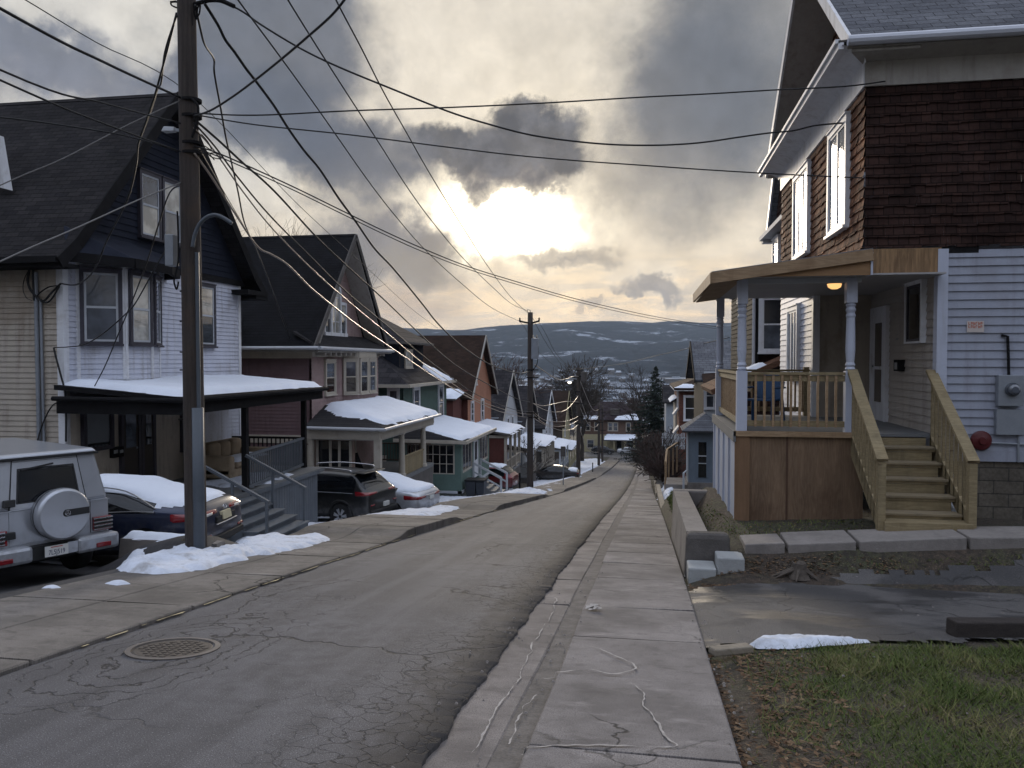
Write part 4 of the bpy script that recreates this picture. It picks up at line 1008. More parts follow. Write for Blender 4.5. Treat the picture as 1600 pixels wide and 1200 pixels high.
# near end wall of the porch: dark arched doors between cream mullions
Pn = FY(py0 + .45, -1)
MB().ob(Pn, fx, -10.6, pf, zt - .5, -.1, 0).build('porch_end_wall', mat('pink_tan', (.27, .195, .16), .85, .12), h)
dw = MB().ob(Pn, -12.0, -10.75, pf, -1.35, 0, .02).build('porch_doors', G_DARK, h, label='dark glazed double doors with an arched head')
mb = MB()
for x in (-12.06, -11.55, -11.2, -10.77): mb.ob(Pn, x, x + .09, pf, -1.35, .0, .06)
for i in range(10):
    t0, t1 = pi * i / 10, pi * (i + 1) / 10; u = lambda t: -11.38 + .68 * cos(t); v = lambda t: -1.36 + .2 * sin(t)
    mb.hexa([fp(Pn, u(t0), v(t0), .0), fp(Pn, u(t1), v(t1), .0), fp(Pn, u(t1), v(t1) + .1, .0), fp(Pn, u(t0), v(t0) + .1, .0), fp(Pn, u(t0), v(t0), .06), fp(Pn, u(t1), v(t1), .06), fp(Pn, u(t1), v(t1) + .1, .06), fp(Pn, u(t0), v(t0) + .1, .06)])
mb.build('door_trim', CREAM_TRIM, dw)
door(h, Fr, 29.0, 29.9, pf, -1.05, mat('grey_brown_door', (.1, .08, .065), .6), CREAM_TRIM, ((.2, .8, .5, .9),))
window(h, Fr, 31.2, 32.2, pf + .8, -1.3, CREAM_TRIM, CREAM_TRIM, (G_DARK, G_DARK), .1)
DKW = mat('brown_stain', (.075, .05, .035), .8, .25)
railing(h, (px1 - .1, py1 - .1, pf), (fx + .2, py1 - .1, pf), .85, DKW)
mb = MB(); yy = 30.8
while yy < 33.5: mb.box(px1 - .12, px1 - .09, yy, yy + .16, pf - .3, pf + .72); yy += .165
mb.box(px1 - .16, px1 - .05, 30.75, 33.6, pf + .72, pf + .78); mb.build('porch_half_wall', PT_WOOD, h)
ch = thing('patio_chair', 'dark folded patio chair with a pale stripe on the porch of the pink house', 'chair', (-10.4, 28.6, pf))
MB().box(-10.75, -10.2, 28.4, 29.0, pf + .38, pf + .45).build('seat', BLACK_WOOD, ch); MB().bar((-10.75, 28.7, pf + .4), (-11.0, 28.7, pf + 1.05), .06, .6).build('backrest', BLACK_WOOD, ch)
mb = MB()
for x in (-10.7, -10.25):
    for y in (28.45, 28.95): mb.bar((x, y, pf), (x, y, pf + .4), .035, .035)
mb.build('legs', METAL_GREY, ch)

# ------------------------------------------------------------------ third house: green, slate hip roof with dormer, glazed porch
h = thing('house', 'dark green house with patchy slate hip roof, dormer and glazed porch', 'house', (-12.2, 39.2, -5.4), group='houses down the left side')
fx, y0, y1 = -12.2, 39.2, 48.2; zb, ze = -6.4, .35
S = FY(y0, -1); Fr = FX(fx, 1)
MB().clap(S, -22, fx - .05, zb, ze + .2, .14, .018).build('side_wall', GREEN, h)
MB().clap(Fr, y0 + .05, y1, zb, ze + .2, .14, .018).build('front_wall', GREEN, h)
MB().box(-22, fx - .05, y1 - .15, y1, zb, ze).build('back_wall', GREEN, h)
ex = fx + .5; a, b = y0 - .55, y1 + .55; pk = 3.3; rx, ry0, ry1 = -16.4, 43.6, 43.8
P = [(-22, a, ze), (ex, a, ze), (ex, b, ze), (-22, b, ze)]; Rg = [(-22, 43.7, pk + .3), (rx, 43.7, pk)]
hip = MB().slab([P[0], P[1], Rg[1], Rg[0]], .14).slab([P[2], P[3], Rg[0], Rg[1]], .14).build('roof', ROOF_SLATE, h)
MB().slab([P[1], P[2], Rg[1]], .14).build('front_roof', ROOF_SLATEY, hip)
mb = MB().bar((-22, a, ze - .03), (ex, a, ze - .03), .1, .16).bar((ex, a, ze - .03), (ex, b, ze - .03), .1, .16); mb.build('fascia', CREAM_TRIM, hip)
MB().box(-22, ex, a, y0, ze - .12, ze - .09).box(fx, ex, y0, b, ze - .12, ze - .09).build('soffit', SOFFIT, hip)
pz = planeZ(P[0], P[1], Rg[1]); fz = planeZ(P[1], P[2], Rg[1])
snowfield([(-17.4, a + .05), (-13.6, a + .05), (-13.4, a + .4), (-17, a + .3)], pz, .09, .12, 'snow', SNOW, hip, 21, .14, .12)
snowfield([(-14.8, a + .6), (-14.0, a + .5), (-14.3, a + 1.3), (-15.0, a + 1.9), (-15.3, a + 1.8)], pz, .08, .12, 'snow', SNOW, hip, 22, .15, .12)
snowfield([(ex - .15, b - 3.0), (ex - .05, b - .3), (ex - 2.2, b - 2.0), (ex - 2.4, b - 3.0)], fz, .1, .14, 'snow', SNOW, hip, 23, .25, .14)
# dormer block with its own hip roof
dx, dy0, dy1, dt = -13.05, 41.4, 46.0, 2.6
dm = MB().clap(FX(dx, 1), dy0, dy1, .9, dt, .14, .018).clap(FY(dy0, -1), -18, dx, .9, dt, .14, .018).build('dormer', NAVY_SHINGLE, h)
Q = [(-19, dy0 - .5, dt), (dx + .5, dy0 - .5, dt), (dx + .5, dy1 + .5, dt), (-19, dy1 + .5, dt)]; T = [(-19, 43.7, 4.3), (-15.3, 43.7, 4.3)]
MB().slab([Q[0], Q[1], T[1], T[0]], .12).slab([Q[2], Q[3], T[0], T[1]], .12).slab([Q[1], Q[2], T[1]], .12).build('dormer_roof', ROOF_SLATE, dm)
MB().bar((-19, dy0 - .5, dt - .06), (dx + .5, dy0 - .5, dt - .06), .08, .12).bar((dx + .5, dy0 - .5, dt - .06), (dx + .5, dy1 + .5, dt - .06), .08, .12).build('dormer_fascia', CONC_DARK, dm)
window(dm, FX(dx, 1), 42.3, 43.5, 1.25, 2.1, CREAM_TRIM, CREAM_TRIM, (G_SHADE, G_DARK), .1, 'single', 2)
for (u0, u1) in ((41.0, 42.0), (46.2, 47.2)): window(h, Fr, u0, u1, -1.9, .05, WHITE_TRIM, WHITE_TRIM, (G_GREY, G_DARK), .11)
window(h, S, -12.9, -12.45, -1.6, .1, WHITE_TRIM, WHITE_TRIM, (G_GREY, G_GREY), .1)
window(h, S, -17.2, -16.4, -1.6, .05, CREAM_TRIM, SOFFIT, (G_SHADE, G_GREY), .12)
window(h, S, -14.2, -13.2, -5.0, -3.4, CREAM_TRIM, CREAM_TRIM, (G_GREY, G_GREY), .12)
# glazed porch
px1 = -9.1; py0, py1 = 38.9, 46.2; zt, pf = -2.3, -4.75
A, B, C, D = (fx - .3, py0 - .35, zt - .1), (px1 + .35, py0 - .35, zt - .16), (px1 + .35, py1 + .35, zt - .16), (fx - .3, py1 + .35, zt - .1)
T1, T2 = (fx - .3, py0 + .4, -1.62), (fx - .3, py1, -1.62)
roof = MB().slab([A, B, T1], .1).slab([B, C, T2, T1], .1).build('porch_roof', ROOF_DARKY, h)
bz = planeZ(B, C, T1)
snowfield([(fx + 1.2, py0 + .5), (px1 + .05, py0 - .1), (px1 + .25, py1 + .2), (fx + .2, py1 + .1), (fx + .2, py0 + 1.8)], bz, .14, .14, 'snow', SNOW, roof, 24, .1, .15, .12)
mb = MB().bar(A, B, .08, .16).bar(B, C, .08, .16); mb.build('porch_fascia', CREAM_TRIM, roof)
pw = MB().box(fx, px1, py0, py0 + .12, pf - .2, -4.1).box(fx, px1, py0, py0 + .12, -2.6, zt - .12).box(px1 - .12, px1, py0 + .12, 41.9, pf - .2, -4.1).box(px1 - .12, px1, 43.2, py1, pf - .2, -4.1).box(px1 - .12, px1, py0 + .12, py1, -2.6, zt - .14)
for x in (fx, px1 - .32): pw.box(x, x + .32, py0 + .002, py0 + .118, -4.1, -2.6)
for y in (py0 + .13, 41.6, 43.2, py1 - .3): pw.box(px1 - .118, px1 - .002, y, y + .3, -4.1, -2.6)
pw.box(fx, px1, py1 - .12, py1, pf, zt - .14)
pw.build('porch_wall', GREEN_LIGHT, h)
Np = FY(py0 + .06, -1); Nf = FX(px1 - .06, 1)
muntin_window(h, Np, fx + .36, fx + 1.1, -4.05, -2.65, 2, 3, pane=G_DARK); muntin_window(h, Np, fx + 1.3, px1 - .4, -4.05, -2.65, 4, 3, pane=G_DARK)
muntin_window(h, Nf, py0 + .5, 41.5, -4.0, -2.65, 3, 1, pane=G_GREY); muntin_window(h, Nf, 43.6, py1 - .4, -4.0, -2.65, 3, 1, pane=G_GREY)
door(h, Nf, 42.0, 42.95, pf + .02, -2.65, WHITE_TRIM, WHITE_TRIM, ((.2, .8, .45, .92),), G_GREY)
MB().box(fx, px1 - .05, py0 + .05, py1, -6.6, pf - .2).build('porch_base', mat('green_grey_base', (.13, .14, .12), .9, .15), h)
MB().box(px1 - .16, px1 + .06, py0 - .06, py1 + .02, pf - .3, pf - .18).box(fx, px1 + .06, py0 - .06, py0 + .0, pf - .3, pf - .18).build('porch_sill', PALE_GREY, h)
st = MB(); x = px1; g = zg(-7.2, 42.5)
for i in range(5): zt_ = pf - .05 - (i + 1) * (pf - .1 - g) / 5.5; st.box(x, x + .3, 41.7, 43.3, g - .3, zt_); x += .3
stairs = st.build('porch_stairs', GREY_DECK, h)
for y in (41.6, 43.4):
    mb = MB().bar((px1 + .02, y, pf + .9), (px1 + 1.55, y, g + 1.0), .08, .1).bar((px1 + .02, y, pf + .45), (px1 + 1.55, y, g + .5), .05, .08).bar((px1 + 1.55, y, g - .1), (px1 + 1.55, y, g + 1.02), .1, .1).bar((px1 + .06, y, pf - .1), (px1 + .06, y, pf + .92), .1, .1)
    mb.build('stair_rail', PALE_GREY, stairs)
for (px, w, lab) in ((-8.7, .26, 'dark wheeled bin beside the steps of the green house'), (-8.2, .22, 'smaller dark bin against the white stair rail of the green house')):
    t = thing('trash_bin', lab, 'bin', (px, 39.6, zg(px, 39.6)), group='bins by the green house')
    g0 = zg(px, 39.6)
    mb = MB().hexa([(px - w * .8, 39.3, g0), (px + w * .8, 39.3, g0), (px + w * .8, 39.9, g0), (px - w * .8, 39.9, g0), (px - w, 39.2, g0 + .95), (px + w, 39.2, g0 + .95), (px + w, 40, g0 + .95), (px - w, 40, g0 + .95)])
    mb.build('body', mat('bin_plastic', (.03, .035, .045), .6), t, bevel=.03); MB().box(px - w - .03, px + w + .03, 39.15, 40.05, g0 + .955, g0 + 1.03).build('lid', RUBBER, t, bevel=.02)

# ------------------------------------------------------------------ the smaller houses further down, one builder, each its own measurements
def row_house(label, y0, y1, ze, ap, zb, wall, front, roofm, porch=None, fx=-12.2, back=-23, wins=(), rake=SOFFIT, porchwall=None, snowpatch=None, group='houses down the left side', postm=CREAM_TRIM, side=-1, gdir='street'):
    sg = 1 if side < 0 else -1       # street lies towards +x for the left row
    h = thing('house', label, 'house', (fx, y0, zb + .5), group=group)
    S = FY(y0, -1); Fr = FX(fx, sg); ym = (y0 + y1) / 2
    a, b = min(back, fx), max(back, fx)
    MB().clap(S, a, b, zb, ze + .1, .16, .02).build('side_wall', wall, h)
    MB().clap(Fr, y0, y1, zb, ze + .1, .16, .02).build('front_wall', front, h)
    MB().box(a, b, y1 - .15, y1, zb, ze).build('back_wall', wall, h)
    MB().clap(Fr, y0, y1, ze, ap - .05, .16, .02, lambda z: (y0 + (z - ze) * (ym - y0) / (ap - ze), y1 - (z - ze) * (y1 - ym) / (ap - ze))).build('gable_wall', front, h)
    xo = fx + sg * .45; k = (ap - ze) / (ym - y0)
    for (p, q) in ((y0 - .5, ym), (y1 + .5, ym)):
        z0 = ze - .5 * k
        r = MB().slab([(back, p, z0), (xo, p, z0), (xo, q, ap + .12), (back, q, ap + .12)], .16).build('roof', roofm, h)
        MB().bar((xo + sg * .02, p, z0 - .08), (xo + sg * .02, q, ap + .04), .06, .24).build('rake_board', rake, r)
    for w in wins: window(h, Fr if w[0] == 'f' else S, *w[1:5], WHITE_TRIM, WHITE_TRIM, w[5] if len(w) > 5 else (G_GREY, G_DARK), .1)
    if porch:
        x1, p0, p1, zt, pf, posts = porch
        pr = [(fx, p0 - .2, zt + .5), (x1 + sg * .25, p0 - .2, zt), (x1 + sg * .25, p1 + .2, zt), (fx, p1 + .2, zt + .5)]
        r = MB().slab(pr, .14).build('porch_roof', CONC_DARK, h)
        bz = planeZ(*pr[:3])
        lo, hi = sorted((fx + sg * .1, x1 + sg * .2))
        snowfield([(lo, p0), (hi, p0), (hi, p1), (lo, p1)], bz, .13, .2, 'snow', SNOW, r, int(y0), .08, .15, .12)
        lo, hi = sorted((fx, x1))
        MB().box(lo, hi, p0, p1, zt - .3, zt - .1).build('porch_beam', postm, r)
        MB().box(lo, hi, p0, p1, pf - .15, pf).build('porch_floor', GREY_DECK, h)
        MB().box(lo, hi, p0 + .05, p1 - .05, zb - .4, pf - .15).build('porch_base', CONC_DARK, h)
        if porchwall:
            MB().box(lo, hi, p0 + .1, p0 + .2, pf, zt - .3).build('porch_end_wall', porchwall, h)
        for i in range(posts):
            y = p0 + .1 + (p1 - p0 - .2) * i / max(1, posts - 1); x = x1 - sg * .1
            MB().box(x - .09, x + .09, y - .09, y + .09, pf, zt - .3).build('porch_post', postm, h)
        railing(h, (x1 - sg * .1, p0 + .2, pf), (x1 - sg * .1, p1 - .2, pf), .8, postm, .2)
    return h
h4 = row_house('terracotta gabled house with a brown shingle roof and a red walled porch', 54.2, 62.7, -.55, 3.35, -8.2, RED_WALL, ORANGE_STUCCO, BROWN_ROOFING,
          (-9.4, 54.0, 60.2, -3.45, -6.2, 4), wins=(('f', 56.4, 57.0, -.1, 1.0), ('f', 55.2, 55.9, -3, -1.4), ('f', 58.7, 59.5, -3.0, -1.4)), porchwall=RED_WALL)
ad = MB().box(-14.6, -12.6, 51.6, 54.2, -6, -1.0).build('side_addition', RED_WALL, h4); ar = MB().slab([(-14.8, 51.4, -.9), (-12.4, 51.4, -.95), (-12.4, 54.2, -.6), (-14.8, 54.2, -.55)], .1).build('addition_roof', CONC_DARK, ad)
snowfield([(-14.7, 51.5), (-12.5, 51.5), (-12.5, 54), (-14.7, 54)], planeZ((-14.8, 51.4, -.9), (-12.4, 51.4, -.95), (-12.4, 54.2, -.6)), .3, .2, 'snow', SNOW, ar, 31, .06, .2, .1)
row_house('low grey house with a dark roof and pale blue front, behind the second utility pole', 66, 76, -3.3, .6, -10.5, BLUEGREY, PALE_GREY, ROOF_SLATE,
          (-9.6, 66.5, 70.5, -5.9, -8.2, 3), wins=(('f', 70, 71, -5, -3.6), ('f', 72.5, 73.4, -5, -3.6)))
row_house('narrow white house with a window in its gable and a wide cream porch', 79, 88, -4.6, -1.2, -11.8, BLUEGREY, PALE_GREY, ROOF_SLATE,
          (-9.2, 72.5, 81.5, -6.3, -8.9, 7), wins=(('f', 82.5, 84.5, -6.6, -4.4), ('f', 80, 80.9, -6.5, -5)))
row_house('tall grey slate gabled house with white rake boards halfway down the hill', 95, 106, -6.2, -2.3, -13.6, CONC_DARK, PALE_GREY, ROOF_SLATE,
          (-9.3, 88.5, 97.5, -8.3, -10.9, 4), wins=(('f', 98, 99.2, -8, -6.2), ('f', 101.5, 102.7, -8, -6.2)), rake=WHITE_TRIM, postm=PALE_GREY)
row_house('brown roofed house with a pale yellow porch, last one visible on the left', 118, 130, -8, -3.3, -16, mat('brown_shake', (.075, .06, .05), .9), YELLOW_SIDING, BROWN_ROOFING,
          (-9.4, 101, 111, -9.8, -12.2, 4), wins=(('f', 121, 122, -10, -8.2),), rake=YELLOW_SIDING, postm=YELLOW_SIDING)
# house facing up the street from beyond the junction
h = thing('house', 'brown hip roofed house with a lit yellowish porch at the foot of the street', 'house', (-7.7, 164, -17.6))
cx, w, y0 = -7.4, 5.6, 166; S = FY(y0, -1); zb, ze = -18.2, -10.7
MB().clap(S, cx - w, cx + w, -13.8, ze, .2, .02).box(cx - w, cx + w, y0, y0 + 9, zb, ze).build('wall', mat('brown_shake_front', (.12, .075, .055), .9, .25), h)
MB().ob(S, cx - w - .02, cx + w + .02, zb, -13.8, .0, .1).build('lower_wall', YELLOW_SIDING, h)
P = [(cx - w - .7, y0 - .8, ze), (cx + w + .7, y0 - .8, ze), (cx + w + .7, y0 + 9.8, ze), (cx - w - .7, y0 + 9.8, ze)]; T = [(cx - 2, y0 + 4.5, -7.2), (cx + 2.5, y0 + 4.5, -7.2)]
roof = MB().slab([P[0], P[1], T[1], T[0]], .15).slab([P[1], P[2], T[1]], .15).slab([P[3], P[0], T[0]], .15).slab([P[2], P[3], T[0], T[1]], .15).build('roof', shingle('plum_roof', (.05, .038, .042), (.04, .03, .034), (.02, .016, .018), 'x', 1.3), h)
pz = planeZ(P[0], P[1], T[1])
snowfield([(cx - w - .5, y0 - .7), (cx - 2.4, y0 - .7), (cx - 2.6, y0 + .1), (cx - w, y0 + .2)], pz, .2, .3, 'snow', SNOW, roof, 41, .1, .2)
snowfield([(cx + 1.2, y0 - .7), (cx + w + .6, y0 - .7), (cx + w, y0 + 1.0), (cx + 1.6, y0 + .1)], pz, .2, .3, 'snow', SNOW, roof, 42, .1, .2)
MB().box(cx + .2, cx + 2, y0 + .3, y0 + 3, ze + .9, ze + 2.1).build('dormer', CONC_DARK, h)
for u in (-4.4, -2.6, .2, 1.3, 3.9): window(h, S, cx + u - .4, cx + u + .4, -13.0, -11.4, CREAM_TRIM, CREAM_TRIM, (G_GREY, G_DARK), .12)
ph = MB().box(cx - .6, cx + 5.3, y0 - 3, y0, -18, -17.2).build('porch_base', CONC_DARK, h)
pr = [(cx - 1, y0 - 3.3, -14.6), (cx + 5.6, y0 - 3.3, -14.6), (cx + 5.4, y0, -13.7), (cx - .6, y0, -13.7)]
r = MB().slab(pr, .2).build('porch_roof', CONC_DARK, h); snowfield([(cx - .8, y0 - 3.2), (cx + 5.4, y0 - 3.2), (cx + 5.2, y0 - .2), (cx - .5, y0 - .2)], planeZ(*pr[:3]), .15, .3, 'snow', SNOW, r, 43, .1, .2)
for u in (-.5, 1.1, 3.3, 5.2): MB().box(cx + u - .12, cx + u + .12, y0 - 3.1, y0 - 2.86, -17.2, -14.75).build('porch_post', YELLOW_SIDING, h)
for (a, b) in ((3.4, 5.1), (-.4, .9)): MB().box(cx + a, cx + b, y0 - 3.0, y0 - 2.9, -17.2, -16.3).build('porch_half_wall', YELLOW_SIDING, h)
door(h, FY(y0 - .1, -1), cx + 1.5, cx + 2.5, -17.2, -15, BLACK_WOOD, CREAM_TRIM, knob=False)
window(h, FY(y0 - .1, -1), cx + 3.6, cx + 4.9, -16.4, -15, CREAM_TRIM, CREAM_TRIM, (G_DARK, G_DARK), .12)
window(h, FY(y0 - .1, -1), cx - 4.5, cx - 3.2, -16.6, -15, CREAM_TRIM, CREAM_TRIM, (G_GREY, G_DARK), .12)
# ------------------------------------------------------------------ near house on the right: brown shingles over white siding, new porch
h = thing('house', 'brown shingled house with white ground floor and raw wood porch at the right', 'house', (4.4, 13.2, -.7), group='houses down the right side')
yf, yb, xs, xi = 13.2, 20.9, 3.33, 4.42; zd = .5; z2, ze = 3.42, 5.85
S = FY(yf, -1); Fr = FX(xs, -1); XE = 16
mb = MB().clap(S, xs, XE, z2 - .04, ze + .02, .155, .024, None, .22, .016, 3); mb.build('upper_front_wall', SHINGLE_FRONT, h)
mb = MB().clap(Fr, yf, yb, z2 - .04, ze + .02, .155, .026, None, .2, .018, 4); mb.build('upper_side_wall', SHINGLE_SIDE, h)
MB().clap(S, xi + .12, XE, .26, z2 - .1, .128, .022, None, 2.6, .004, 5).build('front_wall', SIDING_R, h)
MB().box(xi - .03, xi + .12, yf - .035, yf + .13, .2, z2 - .08).build('corner_board', POST_WHITE, h)
MB().ob(S, xi + .12, XE, .1, .26, 0, .03).build('water_table', SIDING_R, h)
MB().ob(S, xi - .02, XE, -1.6, .1, -.2, -.02).build('foundation', STONE, h)
mb = MB().clap(FX(xi, -1), yf + .13, 16.9, zd, z2 - .3, .128, .02); mb.build('recess_wall', RECESS, h)
MB().clap(FY(16.9, -1), xs, xi, zd, z2 - .3, .128, .02).build('recess_back_wall', CREAM_SIDING, h)
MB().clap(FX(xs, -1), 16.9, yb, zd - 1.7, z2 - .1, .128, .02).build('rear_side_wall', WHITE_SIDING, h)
MB().box(xs - .03, xs + .1, 16.84, 16.98, zd, z2 - .1).build('corner_board', WHITE_TRIM, h)
MB().box(xs, XE, yb - .15, yb, -2, ze).build('back_wall', WHITE_SIDING, h)
# header over the porch corner, dark gap where cladding is missing
MB().box(xs - .01, xi + .02, yf - .03, yf + .12, 2.98, z2 - .06).build('porch_header', PLY_HEAD, h)
MB().box(xi + .02, xi + .55, yf - .01, yf + .1, z2 - .16, z2 - .04).build('bare_sheathing', BLACK_WOOD, h)
# frieze, soffit, gutter
fz0 = ze + .0
MB().ob(S, xs - .03, XE, ze, ze + .42, -.05, .05).build('frieze', SOFFIT, h)
MB().ob(Fr, yf - .03, yb, ze, ze + .36, -.05, .05).build('side_frieze', WHITE_TRIM, h)
xc, yo = 2.86, yf - .42
MB().slab([(xc + .08, yo, ze + .5), (XE, yo, ze + .5), (XE, yf + .1, ze + .38), (xs, yf + .1, ze + .38)], .04).build('front_soffit', SOFFIT, h)
# coved side cornice
mb = MB(); N = 6
for i in range(N):
    a0, a1 = pi / 2 * i / N, pi / 2 * (i + 1) / N
    f = lambda a: (xs - .04 - .42 * (1 - cos(a)), ze + .34 + .16 * sin(a))
    (x0, q0), (x1, q1) = f(a0), f(a1); mb.quad((x0, yf - .1 - (xs - x0) * .8, q0), (x0, yb + .35, q0), (x1, yb + .35, q1), (x1, yf - .1 - (xs - x1) * .8, q1))
mb.build('cove', WHITE_TRIM, h, smooth=True)
MB().bar((xc, yo, ze + .5), (xc, yb + .42, ze + .5), .08, .1).bar((xc - .05, yo, ze + .57), (xc - .05, yb + .42, ze + .57), .07, .06).build('side_cornice', WHITE_TRIM, h)
MB().slab([(xc - .04, yo, ze + .58), (xs + .7, yo, ze + .66), (xs + .7, yb + .4, ze + .66), (xc - .04, yb + .4, ze + .58)], .03).build('cornice_cap', CONC_DARK, h)
MB().tube([(xc + .08, yo - .06, ze + .55), (XE, yo - .06, ze + .53)], .075, 10).build('gutter', mat('white_gutter', (.5, .52, .58), .4, .06), h)
k = .78; zr0 = ze + .56; ymid = 17.05; zap = zr0 + (ymid - yo) * k; xr = 3.02
for (a, b) in ((yo, ymid), (yb + .42, ymid)):
    r = MB().slab([(xr, a, zr0), (XE, a, zr0), (XE, b, zap), (xr, b, zap)], .12).build('roof', ROOF_GREY, h)
    d = V((0, 0, .07))
    MB().bar(V((xr - .02, a, zr0)) - d, V((xr - .02, b, zap)) - d, .05, .2).build('rake_board', WHITE_TRIM, r)
    MB().slab([(xr, a, zr0 - .13), (xs + .65, a, zr0 - .13), (xs + .65, b, zap - .13), (xr, b, zap - .13)], .03).build('rake_soffit', SOFFIT, r)
MB().clap(FX(xs + .62, -1), yf, yb, ze + .6, zap - .1, .16, .02, lambda z: (yo + .1 + (z - zr0) / k, yb + .3 - (z - zr0) / k)).build('gable_wall', SHINGLE_SIDE, h)
# upper side windows
window(h, Fr, 14.15, 15.35, 3.95, 5.62, WHITE_TRIM, WHITE_TRIM, (G_BRIGHT,), .1, 'single', 2, label='tall double window catching the low sun')
window(h, Fr, 17.35, 18.85, 3.95, 5.62, WHITE_TRIM, WHITE_TRIM, (G_BRIGHT,), .1, 'single', 3, label='three part window catching the low sun')
window(h, FX(xs, -1), 18.35, 19.45, 1.3, 2.75, WHITE_TRIM, WHITE_TRIM, (G_BRIGHT,), .1, 'single', 3)
# door and window inside the recess
RW = FX(xi, -1)
door(h, RW, 15.75, 16.6, zd, 2.55, WHITE_TRIM, WHITE_TRIM, ((.25, .75, .5, .9), (.25, .75, .17, .47)), G_DARK)
window(h, RW, 13.75, 14.5, 1.95, 3.0 - .12, WHITE_TRIM, DARK_TRIM, (G_DARK,), .05, 'single', sill=False)
MB().ob(RW, 14.75, 15.0, 1.45, 1.65, 0, .12).build('mailbox', BLACK_WOOD, h)
MB().ob(RW, 14.8, 14.94, 1.48, 1.6, .12, .126).build('mailbox_label', CONC_PALE, h)
MB().ob(RW, 15.16, 15.28, 2.0, 2.1, 0, .012).build('house_number_plate', CONC_PALE, h)
# electric meter, round red alarm gong, orange notice
mt = MB().ob(S, 5.23, 5.58, .95, 1.42, .02, .14).build('meter_box', METAL_GREY, h, bevel=.01)
MB().ob(S, 5.22, 5.6, .52, .9, .02, .12).build('meter_base', METAL_GREY, mt)
MB().lathe(fp(S, 5.42, 1.2, .14), [(.105, 0), (.105, -.02), (.085, -.02), (.08, -.09), (.05, -.11), (0, -.11)], 20, 'y').build('meter_dial', G_GREY, mt)
MB().tube([fp(S, 5.4, 1.42, .06), fp(S, 5.39, 1.7, .06), fp(S, 5.38, 2.0, .05), fp(S, 5.30, 2.02, .03)], .022, 8).build('meter_conduit', BLACK_WOOD, mt)
MB().tube([fp(S, 5.55, .52, .05), fp(S, 5.56, .1, .05)], .018, 8).build('meter_pipe', METAL_GREY, mt)
px = at(1531, 688, y=yf)
MB().lathe((px.x, yf - .03, px.z), [(.15, 0), (.15, -.03), (.13, -.05), (.06, -.07), (.05, -.10), (.0, -.10)], 24, 'y').build('alarm_gong', mat('dark_red_paint', (.085, .012, .014), .4, .2), h)
MB().tube([fp(S, px.x + .1, px.z - .03, .05), fp(S, px.x + .7, px.z - .05, .05)], .016, 6).build('gong_pipe', METAL_GREY, h)
pn = at(1523, 511, y=yf)
nt = MB().ob(S, pn.x - .12, pn.x + .12, pn.z - .08, pn.z + .09, .022, .03).build('notice', mat('notice_card', (.5, .44, .41), .6, .05), h)
mb = MB()
for j, zz in enumerate((.045, -.005)):
    for i in range(6):
        u = pn.x - .1 + i * .034; mb.ob(S, u, u + .008, pn.z + zz - .01, pn.z + zz + .03, .03, .0325); mb.ob(S, u + .008, u + .024, pn.z + zz + (.022 if i % 2 else -.01), pn.z + zz + (.03 if i % 2 else -.002), .03, .0325)
        if i % 3: mb.ob(S, u + .016, u + .024, pn.z + zz - .002, pn.z + zz + .022, .03, .0322)
mb.build('notice_print', mat('notice_orange', (.42, .10, .05), .6, .1), nt)
# --- porch deck, skirt, roof
x0, y1d = 1.42, 17.3
MB().box(x0, xi, yf - .02, 16.9, zd - .06, zd).box(x0, xs, 16.9, y1d, zd - .06, zd).build('porch_floor', GREY_DECK, h)
MB().box(x0 - .03, 3.32, yf - .06, yf - .02, zd - .07, zd + .015).build('deck_edge', PINE, h)
MB().box(x0 - .04, x0, yf - .06, y1d, zd - .16, zd + .01).build('deck_edge', GREY_DECK, h)
MB().box(x0 + .2, 3.36, yf + .0, yf + .02, -1.3, zd - .06).build('front_skirt', PLY_SKIRT, h)
MB().box(x0 - .01, x0 + .22, yf - .035, yf + .02, -1.3, zd - .06).build('skirt_board', mat('skirt_corner_wood', (.185, .108, .06), .8, .2, 2, .2, 30, stretch=(8, 8, 1)), h)
MB().box(2.2, 2.23, yf - .012, yf + .0, -1.3, zd - .06).build('skirt_seam', mat('seam_wood', (.09, .05, .032), .9, .2), h)
mb = MB().box(x0 + .015, x0 + .03, yf + .02, y1d, -1.55, zd - .16).build('side_skirt', PANEL, h)
for i in range(5):
    yy = yf + .02 + (y1d - yf - .14) * i / 4; MB().box(x0 - .012, x0 + .016, yy, yy + .12, -1.55, zd - .16).build('skirt_batten', POST_WHITE, h)
MB().box(x0 - .02, x0 + .016, yf + .02, y1d, -1.16, -1.05).build('skirt_rail', POST_WHITE, h)
for (x, y) in ((x0 + .1, yf + .1), (x0 + .1, y1d - .12), (3.17, yf + .1)): turned_post(h, x, y, zd, 2.93, .16, POST_WHITE, 'porch_post')
RO = [(1.0, yf - .38, 3.02), (3.36, yf - .38, 3.33), (3.36, y1d + .2, 3.33), (1.0, y1d + .2, 3.06)]
roof = MB().slab(RO, .05).build('porch_roof', mat('porch_membrane', (.16, .16, .17), .7, .1), h)
f0, f1 = V(RO[0]), V(RO[1]); d = V((0, 0, .1))
MB().bar(f0 - d, f1 - d, .04, .17).build('front_fascia', PINE, roof)
mb = MB().prism([(1.5, yf - .34, 2.93), (3.34, yf - .34, 2.93), (3.34, yf - .34, 3.2), (2.0, yf - .34, 2.99)], (0, .03, 0)); mb.build('fascia_board', mat('pine_shade_board', (.27, .16, .08), .8, .16, 2, .2, 30, stretch=(1, 8, 8)), roof)
MB().box(3.34, 3.37, yf - .36, yf - .03, 2.93, 3.27).build('fascia_end', POST_WHITE, roof)
MB().bar(V(RO[0]) - d, V(RO[3]) - d, .04, .17).build('side_fascia', PINE, roof)
